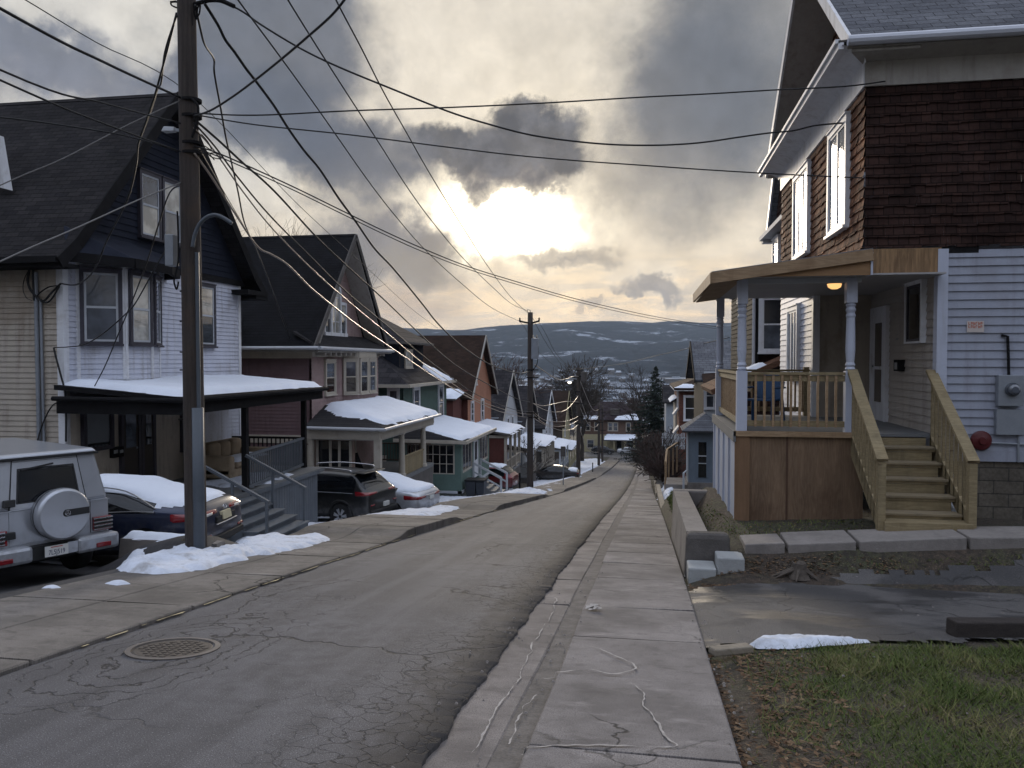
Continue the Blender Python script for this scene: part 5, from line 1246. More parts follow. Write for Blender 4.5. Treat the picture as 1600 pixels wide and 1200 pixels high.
MB().hexa([(1.04, yf - .3, 2.86), (1.5, yf - .3, 2.92), (1.5, y1d + .15, 2.92), (1.04, y1d + .15, 2.86), (1.04, yf - .3, 2.88), (1.5, yf - .3, 2.935), (1.5, y1d + .15, 2.935), (1.04, y1d + .15, 2.88)]).build('side_soffit', PINE, roof)
MB().box(1.5, xi, yf - .3, 16.9, 2.935, 2.96).box(1.5, xs, 16.9, y1d + .15, 2.935, 2.96).build('porch_ceiling', mat('ceiling_paint', (.34, .33, .33), .7, .08), roof)
MB().box(x0 + .06, xs - .02, yf + .04, yf + .16, 2.86, 2.934).build('porch_beam', PALE_GREY, roof)
lt = MB().lathe((3.02, 13.75, 2.80), [(.03, .13), (.10, .11), (.13, .10), (.13, .085), (.0, .085)], 16).build('porch_light', BLACK_WOOD, h)
MB().lathe((3.02, 13.75, 2.80), [(.115, .083), (.10, .03), (.05, .0), (0, -.005)], 16).build('lamp_globe', emis('lamp_glow', (1, .55, .2), .9), lt)
def prail(a, b, nm='railing', step=.135):
    a = V(a); b = V(b); L = (b - a).length; n = max(1, int(L / step)); up = V((0, 0, 1)); d = (b - a).normalized(); nn = V((-d.y, d.x, 0)); mb = MB()
    mb.bar(a + up * .93, b + up * .93, .10, .04).bar(a + up * .85, b + up * .85, .04, .09).bar(a + up * .13, b + up * .13, .04, .09)
    r = mb.build(nm, PT_WOOD, h)
    m2 = MB()
    for i in range(1, n):
        p = a.lerp(b, i / n) + nn * -.03; m2.bar(p + up * .08, p + up * .9, .036, .036)
    m2.build('balusters', PINE, r)
prail((x0 + .18, yf + .1, zd), (3.09, yf + .1, zd)); prail((x0 + .1, yf + .18, zd), (x0 + .1, y1d - .2, zd)); prail((x0 + .18, y1d - .12, zd), (xs - .02, y1d - .12, zd))
MB().box(xs - .14, xs - .04, y1d - .18, y1d - .06, zd, zd + 1.0).build('newel', PT_WOOD, h)
# stairs
sx0, sx1 = 3.24, 4.30; n = 6; g = -.72; rise = (zd - g) / (n + .0); run = .27
st = MB()
for i in range(n):
    zt = zd - rise * i - .0; ya = yf - .02 - run * i
    st.box(sx0 + .04, sx1 - .04, ya - .0, ya + .02, zt - rise, zt - .045)
    if i: st.box(sx0, sx1, ya - .03 + .02, ya + run + .0, zt - .04, zt)
ya = yf - .02 - run * n; st.box(sx0 - .02, sx1 + .04, ya - .06, ya + run, g + .02, g + .06 + .1)
stairs = st.build('porch_stairs', PT_WOOD, h)
tread = MB()
for i in range(1, n): zt = zd - rise * i; ya = yf - .02 - run * i; tread.box(sx0 + .0, sx1 + .0, ya - .035, ya + run - .02, zt + .002, zt + .03)
tread.build('treads', mat('weathered_tread', (.22, .175, .11), .85, .25, 3, .2, 30, stretch=(1, 7, 7), dirt=((.12, .1, .075), .6, 4)), stairs)
for x, a0 in ((sx0 - .07, 0), (sx1 + .02, 0)):
    s = MB().hexa([(x, yf, zd - .35), (x + .045, yf, zd - .35), (x + .045, yf - run * n, g - .05), (x, yf - run * n, g - .05), (x, yf, zd + .0), (x + .045, yf, zd + .0), (x + .045, yf - run * n, g + .2), (x, yf - run * n, g + .2)]).build('stringer', PT_WOOD, stairs)
    a = V((x + .02, yf + .05, zd + .98)); b = V((x + .02, yf - run * n - .02, g + 1.0))
    MB().bar(a, b, .15, .045).build('handrail', PT_WOOD, stairs)
    mb = MB().box(x - .03, x + .07, yf - run * n - .02, yf - run * n + .09, g - .1, g + .97); mb.build('newel', PT_WOOD, stairs)
    mb = MB()
    for i in range(10):
        t = (i + .6) / 10.5; p = a.lerp(b, t); mb.box(p.x - .02, p.x + .02, p.y - .02, p.y + .02, p.z - 1.12, p.z - .02)
    mb.build('balusters', PT_WOOD, stairs)
# downspout elbow at the foot of the stairs
MB().tube([(4.62, yf - .1, -.1), (4.62, yf - .12, -.55), (4.6, yf - .3, -.62)], .05, 8).build('downspout', PALE_GREY, h)
# ------------------------------------------------------------------ blue plastic chair on the porch
c = thing('plastic_chair', 'blue moulded plastic armchair behind the porch railing', 'chair', (2.12, 15.3, zd), R(150))
bp = mat('blue_plastic', (.018, .07, .17), .5, .1, 5, .05, 40)
def CL(mb, nm): return mb.build(nm, bp, c, local=True, bevel=.008)
mb = MB().box(-.25, .25, -.24, .24, .40, .43); CL(mb, 'seat')
mb = MB(); N = 8
for i in range(N):
    t0, t1 = i / N, (i + 1) / N
    f = lambda t: (-.27 + .54 * t, -.24 - .05 * sin(pi * t), .62 + .30 * sin(pi * (.12 + .76 * t)))
    (xa, ya, za), (xb, yb_, zb_) = f(t0), f(t1)
    mb.hexa([(xa, ya, .42), (xb, yb_, .42), (xb, yb_ - .025, .42), (xa, ya - .025, .42), (xa, ya - .13, za), (xb, yb_ - .13, zb_), (xb, yb_ - .155, zb_), (xa, ya - .155, za)])
mb.build('backrest', bp, c, local=True)
for s in (-1, 1):
    CL(MB().box(s * .30 - .03, s * .30 + .03, -.3, .24, .62, .65), 'armrest')
    CL(MB().hexa([(s * .29 - .03, .2, 0), (s * .29 + .03, .2, 0), (s * .29 + .03, .26, 0), (s * .29 - .03, .26, 0), (s * .28 - .03, .17, .62), (s * .28 + .03, .17, .62), (s * .28 + .03, .23, .62), (s * .28 - .03, .23, .62)]), 'leg')
    CL(MB().hexa([(s * .29 - .03, -.32, 0), (s * .29 + .03, -.32, 0), (s * .29 + .03, -.26, 0), (s * .29 - .03, -.26, 0), (s * .27 - .03, -.27, .42), (s * .27 + .03, -.27, .42), (s * .27 + .03, -.2, .42), (s * .27 - .03, -.2, .42)]), 'leg')
# ------------------------------------------------------------------ retaining wall, steps, walk, stump, timbers
w = thing('retaining_wall', 'mossy concrete retaining wall with rounded end beside the pavement', 'wall', (.55, 11.3, -1.3))
mb = MB(); ys = rng(11.35, 16.6, .4)
for a, b in zip(ys[:-1], ys[1:]):
    ta, tb = mixf(-.74, -1.03, (a - 11.3) / 5.3), mixf(-.74, -1.03, (b - 11.3) / 5.3)
    mb.hexa([(.52, a, zr(a) - .2), (.95, a, zr(a) - .2), (.95, b, zr(b) - .2), (.52, b, zr(b) - .2), (.57, a, ta), (.86, a, ta), (.86, b, tb), (.57, b, tb)])
bmw = mb.build('wall_body', CONC, w, bevel=.0)
MB().hexa([(.53, 11.08, -1.5), (1.16, 11.08, -1.5), (1.16, 11.36, -1.5), (.53, 11.36, -1.5), (.56, 11.1, -.72), (1.14, 11.1, -.72), (1.14, 11.36, -.72), (.56, 11.36, -.72)]).build('end_block', CONC_DARK, w, bevel=.07)
MB().box(.56, 1.42, 16.6, 16.85, -1.9, -1.02).build('rear_return', CONC, w, bevel=.03)
s = thing('concrete_steps', 'pair of small pale concrete steps from the pavement up to the walk', 'steps', (.9, 10.8, -1.1))
MB().box(.56, .92, 10.62, 11.06, -1.5, -1.07).build('step', CONC_PALE, s, bevel=.02)
MB().box(.93, 1.28, 10.66, 11.06, -1.5, -.93).build('step', CONC_PALE, s, bevel=.02)
mb = MB(); xx = [1.3, 1.85, 2.75, 4.1, 5.4, 7, 9]
for a, b in zip(xx[:-1], xx[1:]):
    za, zb_ = -.85 + .07 * (a - 1.2) + .02, -.85 + .07 * (min(b, 4.7) - 1.2) + .02
    q = rs.uniform(-.012, .012)
    mb.hexa([(a + .02, 10.95 + .02 * a, za - .22), (b - .02, 10.95 + .02 * b, zb_ - .22), (b - .02, 11.62 + .02 * b, zb_ - .22), (a + .02, 11.62 + .02 * a, za - .22), (a + .02, 10.95 + .02 * a, za + q), (b - .02, 10.95 + .02 * b, zb_ + q), (b - .02, 11.62 + .02 * b, zb_ - q), (a + .02, 11.62 + .02 * a, za - q)])
o = mb.build('walkway', CONC, bevel=.015); o['kind'] = 'structure'
st = thing('tree_stump', 'weathered grey stump with splayed roots in the dirt bank below the walk', 'stump', (1.95, 10.6, -.95))
sm = mat('dead_wood', (.085, .07, .058), .9, .3, 6, .5, 40)
mb = MB().lathe((1.95, 10.62, -1.14), [(.15, 0), (.115, .06), (.10, .13), (.09, .19), (.05, .17), (0, .18)], 9)
mb.v = [(x + .02 * NZ.noise(V((x * 15, y * 15, z * 9))), y + .02 * NZ.noise(V((y * 15, x * 15, z * 9))), z + (.05 * NZ.noise(V((x * 22, y * 22, 3))) if z > -.97 else 0)) for x, y, z in mb.v]
mb.build('trunk', sm, st)
for i in range(5):
    a = pi + pi * i / 4 + rs.uniform(-.45, .45); rr = .05 + .12 * rs.random()
    p = V((1.95 + .06 * cos(a), 10.62 + .06 * sin(a), -1.02)); q = p + V((cos(a) * rr * .7, sin(a) * rr * .5, -.04)); e = p + V((cos(a) * rr * 1.9, sin(a) * rr * 1.2, -.12))
    MB().tube([p, q, e], [.04, .022, .008], 6).build('root', sm, st)
tb = thing('landscape_timber', 'dark weathered timber lying between driveway and lawn', 'timber', (4.1, 8.2, -.8))
a, b = at(1486, 985, y=7.75), V((6.8, 8.75, zr(8.75) + .15)); a.z = zr(a.y) + .13
MB().bar(a - V((0, 0, .03)), b - V((0, 0, .05)), .17, .15).build('beam', mat('weathered_timber', (.035, .028, .025), .9, .35, 3, .6, 30, stretch=(1, 7, 7)), tb, bevel=.015)
def grain_board(a, b, w, hh, lab, nm='old_board'):
    o = MB().bar(a, b, w, hh).build(nm, mat('grey_board', (.21, .18, .14), .9, .25, 3, .4, 30), bevel=.012); _tag(o, lab, 'board'); return o
pa, pb = at(1112, 1018, z=zr(6.7) + .05), at(1172, 1012, z=zr(6.8) + .05)
grain_board(pa, pb, .11, .06, 'short weathered board lying between pavement and lawn at the driveway corner')
grain_board(at(1028, 757, x=.62) - V((0, 0, .1)), at(1038, 800, x=.66) - V((0, 0, .1)), .2, .22, 'old pale edging timber beside the pavement below the snow patch', 'edging_timber')
grain_board(at(1023, 748, x=.6) - V((0, 0, .1)), at(1027, 770, x=.58) - V((0, 0, .1)), .13, .2, 'dark split edging timber at the pavement edge further downhill', 'edging_timber')
pl = gp(931, 960); pp = MB()
for i in range(9):
    a = rs.uniform(0, 6.28); r = rs.uniform(.02, .07); c0 = V((pl.x + .06 * cos(a), pl.y + .03 * sin(a), zr(pl.y) + .07 + rs.uniform(0, .02)))
    pp.quad(c0 + V((-r, -r * .5, -.02)), c0 + V((r, -r * .6, rs.uniform(-.02, .03))), c0 + V((r * .8, r * .5, rs.uniform(-.02, .03))), c0 + V((-r * .9, r * .7, 0)))
_tag(pp.build('crumpled_paper', mat('dirty_paper', (.42, .38, .34), .9, .1), fix=False), 'crumpled scrap of paper lying on the pavement slabs', 'litter')
# ------------------------------------------------------------------ houses further down the right side
h = thing('house', 'brown shingled house with white window trim just behind the near right house', 'house', (3.35, 26.2, -3), group='houses down the right side')
yf, xs = 26.0, 3.36; S = FY(yf, -1); Fr = FX(xs, -1)
MB().clap(S, xs, 12, -3.6, 4.05, .16, .02).build('front_wall', SHINGLE_FRONT, h)
MB().clap(Fr, yf, 33, -3.6, 4.05, .16, .02).build('side_wall', BLACK_WOOD, h)
MB().box(xs - .1, 12, yf - .1, 33, 4.05, 4.2).build('bay_cap', PALE_GREY, h)
MB().ob(S, xs - .02, 12, 3.75, 4.0, 0, .06).build('trim', WHITE_TRIM, h)
MB().ob(S, xs - .03, xs + .12, -2, 3.7, 0, .03).build('corner_board', BLACK_WOOD, h)
window(h, S, 3.58, 4.34, 1.95, 3.55, WHITE_TRIM, WHITE_TRIM, (G_DARK, G_GREY), .12)
xu = 3.84; Fu = FX(xu, -1); e = 5.35
MB().clap(Fu, 21.3, 25.7, 4.2, e, .16, .02).box(xu, 9, 25.5, 25.7, 4.2, e).build('upper_wall', SHINGLE_SIDE, h)
window(h, Fu, 24.3, 25.2, 4.45, 5.15, WHITE_TRIM, WHITE_TRIM, (G_SHADE, G_SHADE), .1)
MB().box(xu - .36, xu, 21.3, 26.1, e, e + .12).box(xu - .30, xu + .5, 25.7, 26.05, e - .1, e).build('cornice', PALE_GREY, h)
for (a, b) in ((21.1, 23.4), (25.8, 23.4)):
    r = MB().slab([(xu - .16, a, e + .14), (9, a, e + .14), (9, b, 8.5), (xu - .16, b, 8.5)], .14).build('roof', ROOF_GREY, h)
    MB().bar((xu - .18, a, e + .1), (xu - .18, b, 8.4), .06, .18).build('rake_board', POST_WHITE, r)
MB().clap(FX(xu + .02, -1), 21.3, 25.7, e, 8.3, .16, .02, lambda z: (21.3 + (z - e) * .68, 25.6 - (z - e) * .68)).build('gable_wall', SHINGLE_FRONT, h)
MB().slab([(1.9, yf - 1.6, .75), (xs + 1.2, yf - 1.6, 1.98), (xs + 1.2, yf + 3, 1.98), (1.9, yf + 3, .75)], .16).build('porch_roof', BROWN_ROOFY, h)
MB().clap(FY(yf - 1.3, -1), 2.1, xs + 1, -3.4, .7, .16, .02).build('porch_wall', SHINGLE_FRONT, h)
snowfield([(2.9, yf - 1.4), (3.5, yf - 1.4), (3.5, yf - .6), (2.8, yf - .4)], planeZ((1.9, yf - 1.6, .75), (xs + 1.2, yf - 1.6, 1.98), (xs + 1.2, yf + 3, 1.98)), .12, .1, 'snow', SNOW, h, 51, .05, .1)
MB().tube([(xs - .04, yf - .05, 4.0), (xs - .04, yf - .05, 1.5), (xs - .4, yf - .1, 1.2)], .05, 8).build('downspout', GUTTER, h)

h = thing('house', 'grey gabled house with a small steel blue entrance porch on the right', 'house', (2.9, 41, -4.8), group='houses down the right side')
yf, xs = 41, 2.86; S = FY(yf, -1); Fr = FX(xs, -1); e, ap = .75, 2.45
MB().clap(S, xs, 12, -6, e + .3, .14, .02).build('side_wall', PALE_GREY, h); MB().clap(Fr, yf, 49, -6, e + .2, .14, .02).build('front_wall', BLACK_WOOD, h)  # front wall made black to carry the shadow of the eave
for (a, b) in ((yf - .4, 44.8), (49.3, 44.8)):
    r = MB().slab([(xs - .45, a, e - .1), (12, a, e - .1), (12, b, ap + .2), (xs - .45, b, ap + .2)], .14).build('roof', ROOF_GREY, h)
    MB().bar((xs - .47, a, e - .16), (xs - .47, b, ap + .12), .05, .22).build('rake_board', BLACK_WOOD, r)
MB().clap(Fr, yf, 49, e, ap, .16, .02, lambda z: (yf + (z - e) * 2.1, 49 - (z - e) * 2.3)).build('gable_wall', BLACK_WOOD, h)  # black stands in for the shade on the gable
window(h, S, xs + .1, xs + .5, -.75, .45, WHITE_TRIM, WHITE_TRIM, (G_GREY, G_GREY), .08); window(h, S, xs + .72, xs + 1.1, -.75, .45, WHITE_TRIM, WHITE_TRIM, (G_GREY, G_GREY), .08)
MB().slab([(xs - .1, yf - 1.6, .35), (12, yf - 1.6, 1.0), (12, yf, 1.6), (xs - .1, yf, .95)], .12).build('side_porch_roof', BROWN_ROOFING, h)
e0 = MB().box(2.02, 3.6, 38.9, 41, -4.2, -1.75).build('entrance_porch', STEEL_BLUE, h)
MB().box(1.98, 3.6, 38.85, 41, -5.4, -4.2).build('entrance_base', CONC, e0)
MB().slab([(1.7, 38.5, -1.7), (3.9, 38.5, -1.7), (2.9, 40, -.95)], .1).slab([(1.7, 41, -1.7), (1.7, 38.5, -1.7), (2.9, 40, -.95), (2.9, 41, -.95)], .1).build('entrance_roof', ROOF_GREYY, e0)
SS = FY(38.9, -1)
w = MB().ob(SS, 2.42, 2.48, -3.95, -2.2, 0, .05).ob(SS, 2.86, 2.92, -3.95, -2.2, 0, .05).ob(SS, 2.48, 2.86, -2.26, -2.2, 0, .05).build('window', STEEL_BLUE, h)
MB().ob(SS, 2.48, 2.86, -3.95, -2.26, .005, .02).build('pane', G_DARK, w)
MB().ob(SS, 2.48, 2.86, -2.95, -2.9, .02, .045).ob(SS, 2.48, 2.86, -3.3, -3.26, .02, .045).build('sash', PALE_GREY, w)
MB().tube([(1.97, 38.86, -1.8), (1.97, 38.86, -3.6), (1.8, 38.8, -3.75), (1.8, 38.8, -4.9)], .05, 8).build('downspout', PALE_GREY, h)
MB().box(.95, 2.0, 39.1, 41.4, -6, -4.35).build('stoop', CONC, h)
rl = MB(); A, B, C = V((.95, 39.2, -4.4)), V((1.1, 42.4, -4.3)), V((1.7, 44.5, -4.2))
rl.bar(A + V((0, 0, 1.0)), B + V((0, 0, 1.25)), .1, .08).bar(B + V((0, 0, 1.25)), C + V((0, 0, 1.3)), .1, .08)
rl.build('stoop_rail', PINE, h)
for p in (A, A.lerp(B, .4), A.lerp(B, .75), B.lerp(C, .2), B.lerp(C, .6), C): MB().bar(p - V((0, 0, .3)), p + V((0, 0, 1.15)), .07, .07).build('rail_post', PINE, h)

h = thing('house', 'tall red brick house with snow striped roof edges and stacked bays on the right', 'house', (2.5, 58, -7), group='houses down the right side')
yf, xs = 58, 2.35; S = FY(yf, -1); Fr = FX(xs, -1)
MB().clap(S, xs, 11, -8.5, -.3, .3, .01).build('side_wall', BRICK, h); MB().clap(Fr, yf, 68, -8.5, -.3, .3, .01).build('front_wall', BRICKY, h)
MB().slab([(xs - .4, yf - .6, -.35), (11, yf - .6, -.35), (11, 63, .75), (xs + 2.6, 63, .75)], .14).slab([(xs - .4, 68.6, -.35), (xs - .4, yf - .6, -.35), (xs + 2.6, 63, .75)], .14).build('roof', BROWN_ROOFING, h)
MB().box(xs - .36, 11, yf - .55, yf, -.55, -.4).box(xs - .36, xs, yf, 68.4, -.55, -.4).build('cornice', WHITE_TRIM, h)
snowfield([(xs - .3, yf - .5), (xs + .9, yf - .5), (xs + 1.0, yf + .4), (xs + .2, yf + .3)], lambda x, y: -.34 + (y - yf + .6) * .2, .1, .12, 'snow', SNOW, h, 61, .05, .15)
mb = MB().box(xs - .12, xs, 62, 66.5, -7.5, -1.4).build('bay', CREAM_TRIM, h)
MB().slab([(xs - .5, 61.4, -1.5), (xs, 61.4, -1.2), (xs, 67, -1.2), (xs - .5, 67, -1.5)], .14).build('bay_roof', BROWN_ROOFING, mb)
snowfield([(xs - .45, 61.5), (xs - .05, 61.5), (xs - .05, 66.8), (xs - .45, 66.8)], planeZ((xs - .5, 61.4, -1.5), (xs, 61.4, -1.2), (xs, 67, -1.2)), .1, .15, 'snow', SNOW, mb, 62, .1, .15)
for z in (-3.7, -2.3):
    q = MB().slab([(xs - .42, yf + .6, z), (xs + .02, yf + .6, z + .6), (xs + .02, yf + 2.2, z + .6), (xs - .42, yf + 2.2, z)], .12).build('window_hood', PALE_GREY, h)
window(h, Fr, yf + 1.0, yf + 2.1, -1.9, -.7, WHITE_TRIM, WHITE_TRIM, (G_GREY, G_DARK)); window(h, S, xs + .4, xs + 1.1, -2.6, -1.0, WHITE_TRIM, WHITE_TRIM, (G_DARK, G_DARK))
h = thing('house', 'plain pale grey house beyond the evergreen tree on the right', 'house', (2.2, 95, -11.5), group='houses down the right side')
S = FY(95, -1); MB().clap(S, 2.35, 10, -13.5, -3.2, .2, .02).build('wall', BLUEGREY, h); MB().box(2.35, 10, 95, 103, -13.5, -3.2).build('walls', BLUEGREY, h)
MB().slab([(2.0, 94.5, -3.3), (10.4, 94.5, -3.3), (10.4, 99, -1.4), (2.0, 99, -1.4)], .15).slab([(2.0, 103.5, -3.3), (10.4, 103.5, -3.3), (10.4, 99, -1.4), (2.0, 99, -1.4)], .15).build('roof', ROOF_SLATE, h)
window(h, S, 2.8, 3.5, -8, -6.4, WHITE_TRIM, WHITE_TRIM, (G_GREY, G_GREY))
# slatted white fence
fe = thing('picket_fence', 'white slatted fence panel by the brick house on the right', 'fence', (1.6, 56, -6.6))
for i in range(16): MB().box(1.15 + i * .1, 1.21 + i * .1, 56.8, 56.84, -4.6, -3.5 + .06 * sin(i)).build('slat', PALE_GREY, fe)
MB().box(1.1, 2.75, 56.84, 56.88, -4.4, -4.3).box(1.1, 2.75, 56.84, 56.88, -3.85, -3.75).build('rail', PALE_GREY, fe)
MB().box(1.85, 1.95, 56.85, 56.95, -7.2, -3.6).build('fence_post', PALE_GREY, fe)
# ------------------------------------------------------------------ utility poles
def pole_mesh(x, y, zb, zt, r0, r1, lean=(0, 0)):
    pts = []; rr = []
    for i in range(13):
        t = i / 12; pts.append((x + lean[0] * t, y + lean[1] * t, mixf(zb, zt, t))); rr.append(mixf(r0, r1, t) * (1 + .02 * NZ.noise(V((t * 9, x, 0)))))
    return MB().tube(pts, rr, 20)
P1 = V((-6.53, 10.8, zr(10.8) + .05))
p = thing('utility_pole', 'tall weathered wooden utility pole with grey conduit guard, nearest to the camera on the left', 'utility pole', P1, group='utility poles down the left side')
pole_mesh(P1.x, P1.y, P1.z - .3, 9.6, .155, .12, (-.07, 0)).build('shaft', WOODPOLE, p, smooth=True)
# conduit guard on the street side, lower part
b = at(307, 868, y=10.72); t = at(305, 650, y=10.72)
MB().tube([(P1.x + .1, P1.y - .09, P1.z - .1), (P1.x + .1, P1.y - .09, .95)], .085, 10).build('conduit_guard', U_GUARD, p, smooth=True)
MB().tube([(P1.x + .12, P1.y - .09, .95), (P1.x + .115, P1.y - .085, 3.2)], .03, 8).build('conduit', U_GUARD, p)
# goose-neck arm
gn = [at(q[0], q[1], y=10.62) for q in ((301, 386), (304, 368), (312, 350), (324, 339), (337, 336), (350, 341), (362, 349))]
MB().tube(spline(gn, 6), .028, 10).build('gooseneck_arm', U_GUARD, p, smooth=True)
# lamp head on the far side, junction box, bands, steps, splice boxes
a = at(272, 203, y=10.8)
MB().hexa([a + V((-.17, -.07, -.03)), a + V((.02, -.05, -.03)), a + V((.02, .05, -.03)), a + V((-.17, .07, -.03)), a + V((-.14, -.05, .05)), a + V((.02, -.03, .04)), a + V((.02, .03, .04)), a + V((-.14, .05, .05))]).build('lamp_head', PALE_GREY, p, bevel=.015)
MB().bar(a + V((0, 0, 0)), (P1.x, P1.y, a.z - .03), .04, .04).build('lamp_arm', METAL_GREY, p)
q0, q1 = at(263, 368, y=10.8), at(277, 416, y=10.8)
MB().box(q0.x, q1.x, 10.7, 10.85, q1.z, q0.z).build('junction_box', METAL_GREY, p, bevel=.01)
for z in (at(290, 158, y=10.8).z, at(290, 183, y=10.8).z, at(290, 240, y=10.8).z, at(290, 225, y=10.8).z):
    MB().tube([(P1.x, P1.y, z - .02), (P1.x, P1.y, z + .02)], .15, 16).build('band', BLACK_WOOD, p)
for (px, py) in ((281, 502), (281, 550), (281, 578), (279, 655), (312, 655), (281, 455)):
    c0 = at(px, py, y=10.75); MB().bar((P1.x, P1.y, c0.z), c0, .02, .02).build('step_bolt', BLACK_WOOD, p)
c0 = at(340, 3, y=10.8)
MB().tube(spline([at(300, 8, y=10.8), at(325, 1, y=10.7), at(345, 1, y=10.6), at(355, 5, y=10.6), at(366, 10, y=10.6)], 5), [.03] * 21, 8).build('splice_bundle', BLACK_WOOD, p)
for pts in ([(305, 3), (308, 20), (305, 28), (311, 22), (313, 8)], [(303, 4), (304, 22), (307, 30), (309, 12), (316, 3)], [(300, 40), (296, 8), (270, 3), (268, 8), (276, 12)], [(275, 2), (266, 3)]):
    MB().tube(spline([at(u, v, y=10.75) for u, v in pts], 5), .012, 6).build('jumper_loop', BLACK_WOOD, p)
for pts in ([(322, 235), (330, 245), (345, 248), (340, 240), (328, 240), (335, 250)], [(315, 210), (325, 222), (330, 234), (320, 228)]):
    MB().tube(spline([at(u, v, y=10.75) for u, v in pts], 5), .008, 6).build('loose_wire', BLACK_WOOD, p)
mb = MB().tube(spline([at(u, v, y=10.62) for u, v in ((300, 155), (309, 165), (309, 185), (305, 200), (300, 215))], 5), .018, 6); mb.build('jumper_loop', BLACK_WOOD, p)
mb = MB().tube(spline([at(u, v, y=10.62) for u, v in ((277, 330), (279, 400), (274, 430), (272, 440), (276, 452), (279, 440))], 5), .012, 6); mb.build('jumper_loop', BLACK_WOOD, p)
# second pole with transformer
def line_pole(px, top, y, lab, r=.15):
    b = at(px, 600, y=y); x = b.x; zt = at(px, top, y=y).z
    p = thing('utility_pole', lab, 'utility pole', (x, y, zr(y)), group='utility poles down the left side')
    pole_mesh(x, y, zr(y) - .4, zt, r, r * .75).build('shaft', WOODPOLE, p, smooth=True)
    return p, x, zt
p2, x2, z2t = line_pole(828.5, 488, 46.5, 'wooden utility pole with a transformer can and short cross arms, second along the street', .2)
z = at(828, 503, y=46.5).z
MB().bar((x2 - .65, 46.5, z + .05), (x2 + .05, 46.4, z - .1), .09, .1).build('cross_arm', BLACK_WOOD, p2); MB().bar((x2 - .05, 46.4, z - .12), (x2 + .55, 46.5, z + .06), .09, .1).build('cross_arm', BLACK_WOOD, p2)
for dx in (-.62, .52): MB().lathe((x2 + dx, 46.5, z + .05), [(.03, 0), (.06, .05), (.04, .1), (.06, .14), (.02, .2)], 8).build('insulator', BLACK_WOOD, p2)
MB().tube([(x2, 46.5, z2t - .05), (x2, 46.45, z2t + .12), (x2 - .16, 46.45, z2t + .16), (x2 - .17, 46.45, z2t)], .02, 6).build('top_bracket', BLACK_WOOD, p2)
zt0, zt1 = at(836, 561, y=46.4).z, at(836, 529, y=46.4).z
MB().lathe((x2 + .30, 46.35, zt0), [(.2, 0), (.22, .03), (.22, zt1 - zt0 - .05), (.235, zt1 - zt0 - .04), (.22, zt1 - zt0), (.05, zt1 - zt0 + .03)], 18).build('transformer', METAL_GREY, p2)
for dx in (.2, .4): MB().lathe((x2 + dx, 46.35, zt1), [(.03, 0), (.045, .08), (.03, .12), (.045, .16), (.015, .22)], 8).build('bushing', CREAM_TRIM, p2)
for py in (578, 590, 645, 652): zz = at(828, py, y=46.4).z; MB().bar((x2 - .2, 46.3, zz), (x2 + .5, 46.4, zz), .07, .06).build('cable_bracket', BLACK_WOOD, p2)
MB().tube(spline([(x2 + .4, 46.3, zt1 + .1), (x2 + .5, 46.3, zt1 - .6), (x2 + .42, 46.3, zt0 - .3), (x2 + .1, 46.3, zt0 - .7)], 5), .025, 6).build('jumper_loop', BLACK_WOOD, p2)
p3, x3, z3t = line_pole(904, 574, 78, 'dark utility pole carrying a lit street lamp, third along the street', .22)
zz = at(904, 597, y=78).z
MB().tube(spline([(x3, 78, zz + .25), (x3 - .7, 77.9, zz + .35), (x3 - 1.1, 77.8, zz + .25)], 5), .05, 8).build('lamp_arm', METAL_GREY, p3)
MB().hexa([(x3 - 1.3, 77.5, zz + .05), (x3 - .5, 77.6, zz + .1), (x3 - .5, 78, zz + .1), (x3 - 1.3, 78, zz + .05), (x3 - 1.2, 77.6, zz + .22), (x3 - .5, 77.65, zz + .22), (x3 - .5, 77.9, zz + .22), (x3 - 1.2, 77.9, zz + .22)]).build('lamp_head', PALE_GREY, p3)
MB().lathe((x3 - .85, 77.75, zz - .08), [(0, -.08), (.14, -.04), (.2, .1), (0, .12)], 12).build('lamp_glass', emis('street_lamp_glow', (1, .93, .8), 3.0), p3)
for py in (578, 588, 612, 630, 651, 662): q = at(904, py, y=78).z; MB().bar((x3 - .35, 77.8, q), (x3 + .5, 77.8, q), .09, .08).build('cable_bracket', BLACK_WOOD, p3)
MB().lathe((x3 + .55, 77.8, at(904, 596, y=78).z), [(.25, 0), (.28, .05), (.28, .9), (.05, 1.0)], 12).build('transformer', CONC_DARK, p3)
p4, x4, z4t = line_pole(936, 630, 113, 'slim utility pole near the foot of the street, fourth along the street', .2)
p5, x5, z5t = line_pole(941.5, 634, 128, 'pale lower utility pole just beyond the fourth pole', .18)
for (pp, x, y, l) in ((p4, x4, 113, (640, 660, 705)), (p5, x5, 128, (645, 672))):
    for py in l: q = at(938, py, y=y).z; MB().bar((x - .5, y - .2, q), (x + .6, y - .2, q), .09, .09).build('cable_bracket', BLACK_WOOD, pp)
# ------------------------------------------------------------------ wires: each hangs in the vertical plane between its two ends
def vpl(A, B, px, py):
    d = ray(px, py); a = V((A[0], A[1])); u = V((B[0] - A[0], B[1] - A[1]))
    den = d.x * u.y - d.y * u.x
    t = ((a.x - EYE.x) * u.y - (a.y - EYE.y) * u.x) / den
    return EYE + d * t
def wire(lab, A, B, pix, r=.011, m=WIREB, name='overhead_wire', ends=True, n=6):
    A = V(A); B = V(B)
    pts = ([A] if ends else []) + [vpl(A, B, *p) for p in pix] + ([B] if ends else [])
    o = MB().tube(spline(pts, n), r, 6).build(name, m, smooth=True, fix=False)
    return _tag(o, lab, 'wire', 'overhead wires')
def A1(py, dx=.1, dy=-.1): return V((P1.x + dx, P1.y + dy, at(290, py, y=10.8).z))
def A2(py, dx=0): return V((x2 + dx, 46.3, at(828, py, y=46.4).z))
